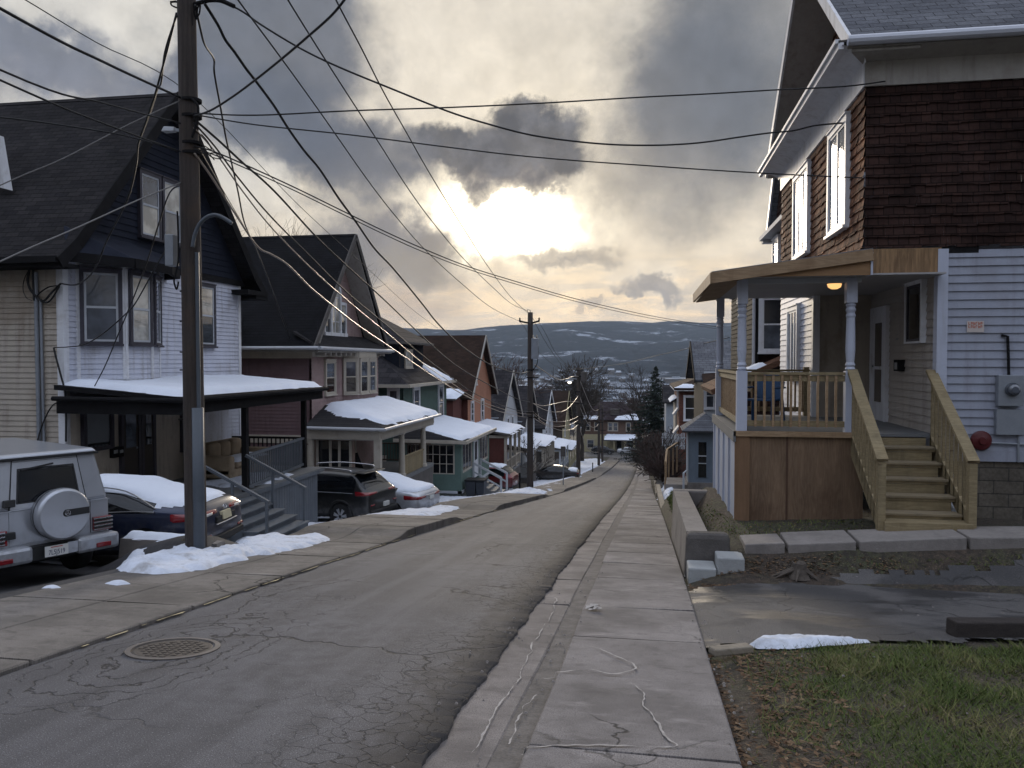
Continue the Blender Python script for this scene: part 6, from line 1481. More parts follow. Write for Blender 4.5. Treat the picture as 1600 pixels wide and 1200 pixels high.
def A3(py, dx=0): return V((x3 + dx, 77.8, at(904, py, y=78).z))
L = (-6.5, -26, 9.2)
def uphill(lab, py0, pyA, r, zB=6.0):
    A = A1(pyA, -.1); q = at(0, py0, x=-6.55); B = V((-6.6, -26, q.z + 2.2 + (pyA - 155) * -.004))
    m0 = q; m1 = V((-6.55, -8, mixf(q.z, B.z, .35) - .3))
    o = MB().tube(spline([A, A.lerp(q, .5) - V((0, 0, .03)), q, V((-6.55, 2, q.z + .12)), m1, B], 8), r, 6).build('overhead_wire', WIREB, smooth=True, fix=False); _tag(o, lab, 'wire', 'overhead wires')
uphill('thick black cable running uphill from the near pole, highest of three at the left edge', 13, 156, .017)
uphill('black cable running uphill from the near pole, middle of three at the left edge', 109, 196, .012)
uphill('black cable running uphill from the near pole, lowest of three at the left edge', 125, 240, .012)
wire('thin black line from the near pole nearly level across the charcoal roof', A1(240, -.1), at(-20, 181, y=8.5), [(200, 213), (120, 199), (50, 189)], .011)
wire('hair thin wire passing behind the near pole from upper left down to the green house', at(-40, -45, y=9), at(684, 513, y=41), [(40, 0), (150, 66), (300, 150), (465, 319), (575, 420), (640, 480)], .008)
wire('pale grey service wire from the near pole across the charcoal roof to the lower left', A1(287, -.1), at(-20, 418, y=8.0), [(215, 313), (120, 356), (50, 386)], .010, WIREG)
wire('pale grey wire across the charcoal roof, ending higher at the left', A1(160, -.1), at(-10, 294, y=9.5), [(200, 195), (100, 247), (40, 272)], .008, WIREG)
H1c = at(95, 443, y=15.1)
wire('looping black service cable from the pole top to the white house corner', at(276, 20, y=10.75), H1c, [(262, 75), (250, 120), (240, 155), (228, 190), (216, 225), (213, 255), (203, 300), (188, 335), (166, 378), (152, 412), (138, 433), (118, 445)], .016)
wire('twisted companion of the looping service cable to the white house', at(276, 24, y=10.7), at(216, 225, y=12.3), [(258, 80), (252, 128), (246, 140), (236, 172)], .014)
wire('black cable from the near pole down to the snowy porch roof', at(288, 288, y=10.75), at(148, 603, y=14.9), [(266, 300), (248, 350), (230, 408), (210, 462), (185, 522), (165, 570)], .012)
wire('black cable from the junction box to the side of the white house', at(270, 372, y=10.75), at(85, 543, y=15.1), [(262, 386), (244, 416), (212, 473), (195, 492), (160, 522), (132, 538), (108, 542)], .012)
# messenger cables to the second pole
wire('heavy wavy cable from the near pole top sagging to the second pole', at(320, 6, y=10.7), A2(580), [(340, 38), (352, 62), (367, 82), (385, 108), (400, 127), (428, 165), (450, 200), (475, 235), (500, 265), (528, 308), (555, 345), (585, 388), (615, 420), (660, 475), (682, 503), (712, 533), (740, 554), (765, 569), (795, 580), (815, 583)], .024)
wire('kinked black service cable from the near pole top down to the pink house', at(305, 8, y=10.7), at(452, 528, y=27.8), [(313, 45), (320, 70), (334, 92), (335, 115), (345, 170), (353, 215), (362, 255), (372, 300), (382, 348), (398, 385), (420, 440), (438, 492)], .016)
R1a = at(1320, 192, x=3.28)
wire('twisted service cable sweeping from the near pole top across to the brown shingled house', at(345, 3, y=10.65), R1a, [(366, 11), (385, 22), (410, 40), (470, 76), (530, 105), (620, 142), (700, 174), (760, 193), (830, 211), (900, 221), (960, 226), (1020, 227), (1070, 225), (1110, 221), (1150, 215), (1200, 208), (1240, 204), (1275, 196)], .014)
wire('paired black cable rising from the near pole across to the upper right, out of view', A1(186), at(548, -14, y=7.4), [(330, 172), (365, 150), (400, 124), (440, 92), (480, 58), (520, 22)], .014)
wire('nearly level cable from the near pole to the gutter corner of the brown house', A1(181), at(1383, 127, y=13.1), [(400, 180), (550, 173), (700, 168), (850, 161), (1000, 152), (1100, 147), (1220, 140), (1320, 135)], .011)
wire('thin sagging cable from the near pole to the shingle corner of the brown house', A1(183), at(1347, 278, y=13.15), [(400, 195), (550, 211), (700, 230), (800, 242), (900, 251), (1000, 258), (1100, 265), (1200, 271), (1280, 275)], .010)
# primaries over the street
Q = {}
wire('leftmost of the three bare power lines converging on the second pole top', at(330, -60, y=8.5), V((x2 - .62, 46.5, at(815, 502, y=46.5).z)), [(372, 0), (435, 85), (500, 175), (575, 282), (620, 340), (665, 391), (720, 442), (770, 482)], .011)
wire('middle of the three bare power lines converging on the second pole top', at(415, -60, y=8.5), V((x2 - .17, 46.45, z2t + .1)), [(450, 0), (510, 96), (590, 220), (640, 298), (680, 352), (725, 405), (770, 449), (800, 475)], .011)
wire('rightmost of the three bare power lines converging on the second pole top', at(490, -75, y=8.5), V((x2 + .0, 46.4, z2t - .15)), [(525, 0), (565, 76), (600, 145), (635, 207), (665, 260), (695, 310), (725, 358), (765, 420), (800, 466)], .011)
R3a = at(1122, 511, y=41)
wire('upper of two close lines from the near pole to the grey house right', A1(232), R3a, [(345, 241), (450, 288), (530, 327), (600, 361), (660, 388), (730, 416), (800, 438), (900, 467), (1000, 490), (1060, 501)], .011)
wire('lower of two close lines from the near pole to the grey house right', A1(236), R3a - V((0, 0, .1)), [(345, 246), (450, 293), (530, 332), (600, 366), (660, 393), (730, 420), (800, 442), (900, 471), (1000, 494), (1060, 504)], .009)
# communication cables to the second pole
wire('black communication cable from the near pole to the second pole, highest of its bundle', A1(190), A2(628), [(340, 218), (380, 255), (430, 300), (500, 376), (560, 432), (600, 468), (650, 516), (690, 553), (725, 579), (775, 607), (810, 624)], .018)
wire('black communication cable from the near pole to the second pole, second of its bundle', A1(196), A2(643, .1), [(335, 228), (370, 275), (420, 335), (480, 396), (540, 455), (600, 505), (650, 547), (700, 586), (740, 614), (780, 632), (812, 642)], .014)
wire('thin wrapped cable from the near pole to the second pole, third of its bundle', A1(204), A2(647, .1), [(335, 236), (380, 300), (430, 362), (500, 432), (560, 484), (610, 525), (660, 567), (705, 598), (745, 624), (785, 639), (815, 646)], .012, ALU)
wire('pale shining communication cable from the near pole to the second pole, lowest of its bundle', A1(243), A2(652, -.1), [(330, 276), (370, 338), (402, 385), (425, 398), (450, 414), (485, 449), (520, 478), (560, 509), (600, 536), (640, 563), (680, 590), (725, 617), (775, 641), (810, 650)], .016, ALU)
wire('thin drop wire from the near pole to the pink house gutter', A1(222), at(455, 532, y=27.4), [(350, 300), (385, 360), (400, 388), (415, 425), (436, 480)], .009)
# onwards down the street
S3 = lambda lab, a, b, pix, r=.022, m=ALU: wire(lab, a, b, pix, r, m)
S3('pale cable sagging between second and third poles, highest of the bright ones', A2(628), A3(628), [(850, 634), (875, 629), (890, 627)])
S3('bright cable bundle between second and third poles, deep sag', A2(643, .2), A3(650), [(850, 656), (868, 659), (885, 658), (897, 654)])
S3('bright cable between second and third poles just under the deep sag', A2(646, .2), A3(656), [(850, 661), (868, 666), (885, 665), (896, 661)])
S3('lowest bright cable between second and third poles', A2(652, .2), A3(663), [(846, 661), (862, 668), (880, 673), (895, 670)])
S3('short bright cable curling up to the third pole from the left', A2(630, .2), A3(618), [(850, 640), (870, 644), (885, 640), (896, 629)])
wire('dark power line from the second pole left arm towards the third pole', V((x2 - .62, 46.5, at(815, 503, y=46.5).z)), A3(576, -.3), [(822, 515), (840, 548), (868, 572), (888, 579)], .012)
wire('dark power line from the second pole right arm towards the third pole', V((x2 + .5, 46.5, at(845, 503, y=46.5).z)), A3(577), [(853, 522), (866, 548), (880, 565), (892, 573)], .014)
wire('second dark power line down to the third pole beside the right arm one', V((x2 + .1, 46.4, z2t - .2)), A3(578, .1), [(840, 512), (856, 540), (875, 566), (890, 576)], .014)
S3('short bright line arriving at the third pole top', A2(570, .3), A3(588), [(870, 592), (885, 592), (896, 588)], .03)
wire('dark wire from the third pole over the valley to the grey right house', A3(577), at(1140, 527, y=41), [(940, 573), (980, 567), (1025, 556), (1065, 547), (1100, 537)], .018)
for i, (py, e, lab) in enumerate(((578, 583, 'upper level dark line from the third pole towards the right'), (586, 589, 'middle level dark line from the third pole towards the right'), (600, 594, 'lower level dark line from the third pole towards the right'))):
    wire(lab, A3(py, .3), at(1062, e + 1, y=74), [(940, py + 3), (985, e + 2), (1030, e + 1)], .016)
wire('dark level line crossing the street low in front of the end house', A3(631), at(1062, 625, y=66), [(940, 633), (985, 632), (1030, 628)], .018)
A4 = lambda py: V((x4, 112.8, at(936, py, y=113).z))
for a, b, mids, lab in (((588), 640, [(925, 638)], 'bright cable from third to fourth pole, top'), (630, 662, [(918, 661), (928, 668)], 'bright cable from third to fourth pole, middle'), (662, 706, [(915, 694), (926, 706)], 'bright cable from third to fourth pole, bottom'), (612, 650, [(920, 655)], 'bright cable from third to fourth pole, between top and middle')):
    S3(lab, A3(a), A4(b), mids, .035)
# sign on a thin post and small kerb-side posts
sp = at(880, 763, y=51); t = thing('sign_post', 'thin metal sign post with a small plate seen edge on, left of the street', 'sign', (sp.x, 51, zr(51)))
MB().tube([(sp.x, 51, zr(51) - .3), (sp.x, 51, zr(51) + 2.55)], .035, 8).build('post', METAL_GREY, t); MB().box(sp.x - .16, sp.x + .14, 50.92, 50.95, zr(51) + 2.0, zr(51) + 2.65).build('plate', CONC_DARK, t)
for px, py, y, lab in ((812, 766, 48, 'dark short iron post by the second utility pole'), (926, 740, 88, 'dark short post beside the snow far down the street')):
    q = at(px, py, y=y); t = MB().tube([(q.x, y, zg(q.x, y) - .1), (q.x, y, zg(q.x, y) + 1.1)], .06, 8).tube([(q.x, y, zg(q.x, y) + 1.1), (q.x, y, zg(q.x, y) + 1.18)], [.085, .03], 8).build('bollard', BLACK_WOOD); _tag(t, lab, 'post')
q = at(1000, 700, y=150)
t = thing('stop_sign', 'sign on a post by the evergreen at the foot of the street', 'sign', (q.x - .6, 148, zr(148))); X = at(993.5, 690, y=148)
MB().tube([(X.x, 148, zr(148)), (X.x, 148, X.z + .9)], .06, 8).build('post', METAL_GREY, t); MB().lathe((X.x, 147.9, X.z + .5), [(.35, 0), (.35, .03)], 8, 'y').build('plate', PALE_GREY, t)
# ------------------------------------------------------------------ vehicles
def paint(name, col, metallic=.5, rough=.32):
    m, t, b = newmat(name); g = t.node('ShaderNodeNewGeometry').outputs['Position']
    d = t.mapr(t.noise(g, 3.5, 5, .65), .45, .75)
    hz = t.xyz(t.node('ShaderNodeTexCoord').outputs['Object'])[2]
    salt = t.m('MULTIPLY', t.mapr(t.noise(g, 6, 6, .7), .35, .7), t.mapr(hz, 1.05, .25, 0, .7))
    c = t.mix(t.m('MULTIPLY', d, .25), col, sc(col, .6)); c = t.mix(salt, c, (.16, .15, .14))
    t.inp(b, 'Base Color', c); b.inputs['Metallic'].default_value = metallic
    t.inp(b, 'Roughness', t.mapr(salt, 0, .6, rough, .75)); b.inputs['Coat Weight'].default_value = .6; b.inputs['Coat Roughness'].default_value = .12; return m
SILVER = paint('silver_paint', (.42, .44, .48)); NAVY = paint('navy_paint', (.008, .015, .045), .4); CHAR = paint('charcoal_paint', (.012, .0125, .0135), .3); SILVER2 = paint('pale_silver_paint', (.50, .52, .56)); MAROON = paint('maroon_paint', (.13, .008, .014), .4); BLACKP = paint('black_paint', (.012, .012, .013), .3)
CARGLASS = glass('car_glass', (.005, .006, .008), .03, 0, .4)
TAIL = mat('tail_lens', (.19, .008, .012), .2, .2, 9, .0, 30, coat=1); TAILW = mat('reverse_lens', (.55, .53, .5), .2, .1, 9, 0, 30, coat=1)
CHROME = mat('chrome_trim', (.6, .6, .62), .22, .05, 5, 0, 30, metallic=.9); PLAST = mat('black_plastic', (.02, .02, .021), .6, .2, 8, .1, 60)
RIM = mat('alloy', (.42, .43, .45), .35, .1, 6, .05, 40, metallic=.6, dirt=((.1, .09, .08), .5, 5)); PLATEM = mat('plate_white', (.6, .6, .58), .5, .05, 5, 0, 30); PLATEY = mat('plate_gold', (.5, .45, .3), .5, .05, 5, 0, 30)
INK = mat('plate_ink', (.02, .03, .09), .6, .1, 5, 0, 30)
def wheel(root, x, y, r, w, side, spokes=5, rimm=RIM):
    mb = MB().lathe((x, y, r), [(r * .62, -w / 2), (r * .9, -w / 2), (r * .985, -w * .36), (r, -w * .2), (r, w * .2), (r * .985, w * .36), (r * .9, w / 2), (r * .62, w / 2)], 28, 'x')
    t = mb.build('wheel', RUBBER, root, local=True, smooth=True)
    xo = x + side * (w / 2 - .02)
    mb = MB().lathe((xo, y, r), [(r * .66, -side * .06), (r * .70, 0), (r * .60, side * .008), (r * .58, -side * .03), (r * .3, -side * .05), (0, -side * .05)], 28, 'x')
    mb.build('rim_dish', PLAST, t, local=True)
    mb = MB().lathe((xo, y, r), [(r * .72, -side * .02), (r * .725, side * .008), (r * .64, side * .014), (r * .63, -side * .02)], 28, 'x').lathe((xo, y, r), [(.07, -side * .04), (.06, side * .012), (0, side * .014)], 12, 'x')
    for i in range(spokes):
        a = 2 * pi * i / spokes + .3
        for da in (-.13, .13):
            p = V((xo, y + cos(a + da * .4) * .05, r + sin(a + da * .4) * .05)); q = V((xo + side * .004, y + cos(a + da) * r * .62, r + sin(a + da) * r * .66))
            mb.bar(p, q, .042, .042, (1, 0, 0))
    mb.build('rim', rimm, t, local=True)
BV = {}
def lamp(root, side, a0, a1, zf, nm='tail_light', m=None, par=None, off=.014, cx=.30, cy=-1.55, N=14, K=4):
    # a lens that follows the body: swept round the rear corner and projected on to it
    bv = BV[root.name]; mb = MB(); rows = []
    for k in range(K + 1):
        r = []
        for i in range(N + 1):
            a = R(mixf(a0, a1, i / N)); z0, z1 = zf(i / N); d = V((sin(a) * side, -cos(a), 0)); c = V((cx * side, cy, mixf(z0, z1, k / K)))
            h = bv.ray_cast(c + d * 3, -d)
            p = h[0] + (h[1] if h[1].dot(d) > 0 else -h[1]) * (off if 0 < k < K and 0 < i < N else -.004); r.append(len(mb.v)); mb.v.append(tuple(p))
        rows.append(r)
    for k in range(K):
        for i in range(N): mb.f.append((rows[k][i], rows[k][i + 1], rows[k + 1][i + 1], rows[k + 1][i]))
    return mb.build(nm, m or TAIL, par or root, local=True, smooth=True)
def loft_car(name, label, C, head, st, glass_side, glass_end, paintm, wheels, wr=.33, snow=None, z=None, group='parked cars', spokes=5, rearx=None, detail=True):
    rz = atan2(-head[0], head[1]); zc = zg(C[0], C[1]) + .035 if z is None else z
    root = thing(name, label, 'car', (C[0], C[1], zc), rz, group)
    bm = bmesh.new(); rings = []
    for (y, zb, zs, zt, wb, ws, wt) in st:
        P = [(0, zb), (wb * .85, zb), (wb, zb + .12), (max(wb, ws) + .012, (zb + zs) * .5 + .05), (ws, zs), (wt, zt - .05), (wt * .72, zt), (0, zt + .015)]
        ring = [bm.verts.new((a, y, b)) for a, b in P] + [bm.verts.new((-a, y, b)) for a, b in reversed(P[1:-1])]
        rings.append(ring)
    n = 14; cr = bm.edges.layers.float.new('crease_edge')
    for i in range(len(rings) - 1):
        for k in range(n):
            f = bm.faces.new((rings[i][k], rings[i][(k + 1) % n], rings[i + 1][(k + 1) % n], rings[i + 1][k]))
            kk = min(k, 13 - k)
            f.material_index = 3 if (kk == 4 and (i in glass_side or (st[i + 1][0] - st[i][0] < .13 and st[i][3] - st[i][2] > .3))) else 4 if (kk == 4 and st[i][3] - st[i][2] > .2) else 1 if (kk in (5, 6) and i in glass_end) else (2 if kk in (0, 1) else 0)
    bm.faces.new(list(reversed(rings[0]))); bm.faces.new(rings[-1])
    for r in rings:
        for k in (4, 10, 1, 13):
            pass
    for i in range(len(rings) - 1):
        for k in (4, 10):
            e = bm.edges.get((rings[i][k], rings[i + 1][k]))
            if e: e[cr] = .35
    bmesh.ops.recalc_face_normals(bm, faces=bm.faces)
    me = bpy.data.meshes.new('tmp'); bm.to_mesh(me); bm.free()
    for m in (paintm, CARGLASS, PLAST, CARGLASS, paintm): me.materials.append(m)
    o = bpy.data.objects.new('tmp', me); COL.objects.link(o)
    s = o.modifiers.new('s', 'SUBSURF'); s.levels = 2; s.render_levels = 2
    cut = MB()
    for (wx, wy) in wheels:
        sgn = 1 if wx > 0 else -1
        cut.lathe((wx + sgn * .1, wy, wr), [(wr + .075, -.36), (wr + .075, .36)], 28, 'x')
    co = cut.build('cutter', PLAST); b = o.modifiers.new('b', 'BOOLEAN'); b.object = co; b.operation = 'DIFFERENCE'; b.solver = 'EXACT'
    dg = bpy.context.evaluated_depsgraph_get(); ev = o.evaluated_get(dg); em = bpy.data.meshes.new_from_object(ev, depsgraph=dg)
    bpy.data.objects.remove(o); bpy.data.objects.remove(co)
    groups = {0: MB(), 1: MB(), 2: MB()}; maps = {0: {}, 1: {}, 2: {}}
    vs = [tuple(v.co) for v in em.vertices]; nv = [v.normal.copy() for v in em.vertices]
    top = []
    for p in em.polygons:
        gi = (0, 1, 2, 1, 0)[min(p.material_index, 4)]; g = groups[gi]; mp = maps[gi]; ids = []
        for vi in p.vertices:
            if vi not in mp: mp[vi] = len(g.v); g.v.append(vs[vi])
            ids.append(mp[vi])
        g.f.append(tuple(ids))
        if snow and p.normal.z > snow[0] and p.center.z > snow[1] and snow[2] < p.center.y < snow[3] and p.material_index < 2: top.append(tuple(p.vertices))
    for gi, (nm, m) in enumerate((('body', paintm), ('windows', CARGLASS), ('lower_trim', PLAST))):
        if groups[gi].f: groups[gi].build(nm, m, root, local=True, smooth=True, fix=False)
    if top:
        cnt = {}
        for f in top:
            for i in range(len(f)): e = tuple(sorted((f[i], f[(i + 1) % len(f)]))); cnt[e] = cnt.get(e, 0) + 1
        rim = set(v for e, c in cnt.items() if c == 1 for v in e); nb2 = set(v for f in top if rim & set(f) for v in f)
        sm = MB(); mp = {}
        for f in top:
            ids = []
            for vi in f:
                if vi not in mp:
                    p = V(vs[vi]); k = .006 if vi in rim else (snow[4] * .7 if vi in nb2 else snow[4])
                    p = p + nv[vi] * k * (1 + (.45 * NZ.noise(p * 4) if vi not in rim else 0)); mp[vi] = len(sm.v); sm.v.append(tuple(p))
                ids.append(mp[vi])
            sm.f.append(tuple(ids))
        sm.build('snow', SNOW, root, local=True, smooth=True, fix=False)
    from mathutils.bvhtree import BVHTree
    BV[root.name] = BVHTree.FromPolygons(vs, [tuple(p.vertices) for p in em.polygons])
    bpy.data.meshes.remove(em)
    for (wx, wy) in wheels:
        wheel(root, wx, wy, wr, .21, 1 if wx > 0 else -1, spokes)
        MB().lathe((wx - (.1 if wx > 0 else -.1), wy, wr), [(wr + .07, -.12), (wr + .07, .12)], 20, 'x').build('wheel_arch', RUBBER, root, local=True)
    return root
SEDAN = [(-2.42, .38, .74, .80, .70, .68, .58), (-2.36, .28, .90, .98, .84, .80, .70), (-2.20, .25, .955, 1.08, .885, .85, .75), (-1.98, .24, .97, 1.115, .90, .865, .76), (-1.60, .23, .985, 1.15, .915, .875, .74), (-.98, .22, .985, 1.37, .92, .885, .62), (-.90, .22, .985, 1.40, .92, .885, .61), (-.12, .22, .975, 1.475, .92, .885, .585), (-.02, .22, .972, 1.475, .92, .885, .585), (.45, .22, .965, 1.43, .92, .885, .60), (1.25, .22, .95, 1.05, .91, .87, .74), (1.95, .24, .86, .93, .88, .82, .70), (2.30, .27, .74, .79, .80, .74, .62), (2.42, .36, .60, .65, .66, .62, .5)]
SUV = [(-2.31, .44, .88, .96, .78, .76, .64), (-2.27, .34, 1.05, 1.12, .88, .85, .76), (-2.14, .30, 1.09, 1.20, .915, .885, .80), (-1.72, .28, 1.09, 1.60, .925, .895, .70), (-1.62, .28, 1.085, 1.655, .93, .895, .68), (-.78, .27, 1.06, 1.69, .93, .895, .655), (-.68, .27, 1.055, 1.69, .93, .895, .655), (.18, .27, 1.03, 1.665, .93, .895, .64), (.5, .27, 1.02, 1.61, .93, .895, .65), (1.28, .28, 1.0, 1.13, .92, .875, .76), (1.92, .31, .95, 1.02, .88, .83, .72), (2.24, .36, .82, .88, .80, .76, .64), (2.31, .42, .68, .74, .70, .66, .56)]
W4 = [(.84, -1.42), (-.84, -1.42), (.84, 1.40), (-.84, 1.40)]
def rbox(root, nm, m, x0, x1, y0, y1, z0, z1, bev=.012): return MB().box(x0, x1, y0, y1, z0, z1).build(nm, m, root, local=True, bevel=bev)
# navy sedan
c = NAVYCAR = loft_car('parked_car', 'navy blue sedan with snow on its roof and trunk, parked behind the near utility pole', (-9.79, 13.0), (-.997, -.076), SEDAN, (4, 6, 8, 9), (4, 9), NAVY, W4, .335, snow=(.66, 1.06, -2.3, 1.0, .055))
for s in (-1, 1):
    tl = lamp(c, s, -5, 62, lambda u: (mixf(.86, .80, u), mixf(.93, .97, u)))
    lamp(c, s, 8, 34, lambda u: (.845, .90), 'reverse_light', TAILW, tl, .022)
pl = MB().hexa([(-.16, -2.475, .72), (.16, -2.475, .72), (.16, -2.40, .72), (-.16, -2.40, .72), (-.16, -2.455, .86), (.16, -2.455, .86), (.16, -2.40, .86), (-.16, -2.40, .86)]).build('license_plate', PLATEY, c, local=True)
rbox(c, 'plate_recess', PLAST, -.36, .36, -2.45, -2.40, .69, .80); rbox(c, 'chrome_strip', CHROME, -.40, .40, -2.47, -2.42, .665, .69); rbox(c, 'bumper_insert', PLAST, -.66, .66, -2.46, -2.3, .36, .47); rbox(c, 'reflector', TAIL, -.74, -.52, -2.42, -2.3, .49, .53); rbox(c, 'reflector', TAIL, .52, .74, -2.42, -2.3, .49, .53)
mb = MB()
for i in range(20):
    a0, a1 = 2 * pi * i / 20, 2 * pi * (i + 1) / 20
    mb.bar((.075 * cos(a0), -2.43, .93 + .04 * sin(a0)), (.075 * cos(a1), -2.43, .93 + .04 * sin(a1)), .012, .012)
mb.bar((-.035, -2.43, .90), (-.02, -2.43, .96), .014, .014).bar((.02, -2.43, .90), (.035, -2.43, .96), .014, .014).bar((-.03, -2.43, .925), (.03, -2.43, .935), .012, .012); mb.build('badge', CHROME, c, local=True)
for y in (-.75, .3): rbox(c, 'door_handle', CHROME, -.935, -.90, y - .11, y + .11, .82, .845)
MB().tube(spline([(-.90, -1.62, 1.0), (-.885, -1.2, 1.02), (-.893, -.3, 1.0), (-.89, .9, .975)], 4), .012, 6).tube(spline([(-.84, -1.60, 1.05), (-.69, -1.0, 1.34), (-.65, -.3, 1.42), (-.66, .4, 1.38)], 4), .011, 6).build('window_chrome', CHROME, c, local=True)
NAVYCAR.rotation_euler = (R(-2.2), 0, NAVYCAR.rotation_euler[2])
# charcoal SUV
c = loft_car('parked_car', 'charcoal SUV with roof rails and red tail lights beside the grey porch skirt', (-10.25, 24.15), (-.98, .2), SUV, (3, 4, 6, 7, 8), (2, 3, 8), CHAR, [(.855, -1.34), (-.855, -1.34), (.855, 1.36), (-.855, 1.36)], .37, spokes=7, z=zg(-10.2, 24.1) + .1)
for s in (-1, 1):
    lamp(c, s, 2, 66, lambda u: (mixf(1.05, 1.0, u), mixf(1.11, 1.15, u)))
    MB().tube(spline([(s * .66, -1.55, 1.69), (s * .68, -1.45, 1.75), (s * .67, -.4, 1.785), (s * .65, .5, 1.72), (s * .65, .6, 1.66)], 5), .022, 8).build('roof_rail', CHROME, c, local=True, smooth=True)
    rbox(c, 'reflector', TAIL, s * .66 - .1, s * .66 + .1, -2.33, -2.2, .70, .75)
rbox(c, 'spoiler', CHAR, -.62, .62, -2.0, -1.62, 1.64, 1.675, .015); rbox(c, 'license_plate', PLATEM, -.05, .25, -2.365, -2.3, .60, .74); rbox(c, 'bumper', PLAST, -.80, .80, -2.36, -2.2, .40, .56, .04)
for s in (1,): MB().tube(spline([(-.905, -1.75, 1.09), (-.90, -.7, 1.08), (-.895, .9, 1.03)], 4), .012, 6).build('window_chrome', CHROME, c, local=True)
MB().tube(spline([(-.925, 1.74, .42), (-.935, 1.6, .76), (-.935, 1.36, .85), (-.935, 1.1, .76), (-.93, .98, .42)], 4), .03, 6).build('arch_trim', PLAST, c, local=True); MB().tube(spline([(-.925, -1.72, .42), (-.935, -1.6, .76), (-.935, -1.34, .85), (-.935, -1.08, .76), (-.93, -.96, .42)], 4), .03, 6).build('arch_trim', PLAST, c, local=True)
# silver sedan under snow
c = loft_car('parked_car', 'pale silver sedan under a coat of snow beside the charcoal SUV', (-9.45, 26.25), (-.985, .174), SEDAN, (4, 6, 8, 9), (4, 9), SILVER2, W4, .33, z=zg(-9.4, 26.2) + .16, snow=(.62, 1.02, -2.36, 2.2, .05), spokes=5)
for s in (-1, 1): lamp(c, s, 2, 64, lambda u: (mixf(.80, .76, u), mixf(.87, .93, u)))
rbox(c, 'license_plate', PLATEM, -.16, .16, -2.46, -2.38, .72, .84); rbox(c, 'chrome_strip', CHROME, -.36, .36, -2.455, -2.38, .86, .885); rbox(c, 'bumper_insert', PLAST, -.66, .66, -2.45, -2.3, .33, .42)
# red hatchback
c = loft_car('parked_car', 'dark red hatchback with snowy roof by the red walled porch', (-10.3, 49.6), (-.99, .1), SUV, (3, 4, 6, 7, 8), (2, 3, 8), MAROON, [(.855, -1.34), (-.855, -1.34), (.855, 1.36), (-.855, 1.36)], .33, snow=(.8, 1.6, -1.6, .5, .08))
for s in (-1, 1): lamp(c, s, 10, 68, lambda u: (mixf(.98, .92, u), mixf(1.06, 1.16, u)))
rbox(c, 'license_plate', PLATEM, -.16, .16, -2.34, -2.28, .62, .74)
c = loft_car('parked_car', 'black car with a dusting of snow behind the third utility pole', (-8.3, 72.5), (-1, 0), SEDAN, (4, 6, 8, 9), (4, 9), BLACKP, W4, .33, snow=(.8, 1.0, -2.2, -1.4, .1))
rbox(c, 'tail_light', TAIL, -.86, -.5, -2.4, -2.2, .8, .92); rbox(c, 'tail_light', TAIL, .5, .86, -2.4, -2.2, .8, .92)
c = loft_car('parked_car', 'dark SUV standing side on at the foot of the street before the end house', (-8.3, 158.5), (1, 0), SUV, (3, 4, 6, 7, 8), (2, 3, 8), CHAR, [(.855, -1.34), (-.855, -1.34), (.855, 1.36), (-.855, 1.36)], .37, z=zr(158.5) + .02)
c = loft_car('parked_car', 'silver car standing side on at the foot of the street right of the dark SUV', (-3.1, 159), (1, 0), SEDAN, (4, 6, 8, 9), (4, 9), SILVER2, W4, .33, z=zr(159) + .02)
c = loft_car('parked_car', 'small red car half hidden by the bare hedge at the right far down the pavement', (1.55, 103), (0, 1), SUV, (3, 4, 6, 7, 8), (2, 3, 8), paint('red_paint', (.26, .012, .016), .3), [(.855, -1.34), (-.855, -1.34), (.855, 1.36), (-.855, 1.36)], .33, snow=(.8, .9, -2.2, 2, .08))
# boxy silver off-roader
hd = V((-.895, .446, 0)); rc = V((-8.52, 10.27, 0)); C = rc + hd * 2.25
zc = zg(-8.9, 10.4) + .035
g = thing('parked_car', 'boxy silver off-roader with a covered spare wheel on its back door', 'car', (C.x, C.y, zc), atan2(-hd.x, hd.y), 'parked cars')
def LB(mb, nm, m, par=g, **k): return mb.build(nm, m, par, local=True, **k)
yr = -2.25
body = LB(MB().hexa([(-.87, yr, .62), (.87, yr, .62), (.87, 2.1, .62), (-.87, 2.1, .62), (-.87, yr, 1.2), (.87, yr, 1.2), (.87, 2.1, 1.2), (-.87, 2.1, 1.2)]), 'body', SILVER, bevel=.035)
LB(MB().hexa([(-.865, yr + .005, 1.19), (.865, yr + .005, 1.19), (.865, .85, 1.19), (-.865, .85, 1.19), (-.72, yr + .12, 1.92), (.72, yr + .12, 1.92), (.72, .55, 1.92), (-.72, .55, 1.92)]), 'cabin', SILVER, bevel=.05)
LB(MB().hexa([(-.74, yr + .07, 1.915), (.74, yr + .07, 1.915), (.74, .6, 1.915), (-.74, .6, 1.915), (-.69, yr + .12, 1.975), (.69, yr + .12, 1.975), (.69, .55, 1.975), (-.69, .55, 1.975)]), 'roof', SILVER, bevel=.025)
LB(MB().box(-.745, .745, yr + .055, .6, 1.885, 1.912), 'roof_gutter', PLAST)
def rear(u, z, d=0):            # point on the sloping rear face
    k = max(0, (z - 1.2) / .72); w = mixf(.87, .725, k); return V((u * w, yr + .12 * k - d, z))
def rq(u0, u1, z0, z1, d0, d1, nm, m, par=g, **k):
    return LB(MB().hexa([rear(u0, z0, d1), rear(u1, z0, d1), rear(u1, z0, d0), rear(u0, z0, d0), rear(u0, z1, d1), rear(u1, z1, d1), rear(u1, z1, d0), rear(u0, z1, d0)]), nm, m, par, **k)
rq(-.60, .60, 1.2, 1.86, -.02, .012, 'back_door', SILVER, bevel=.006); rq(-.62, .66, .70, 1.2, -.02, .012, 'back_door_lower', SILVER, bevel=.006)
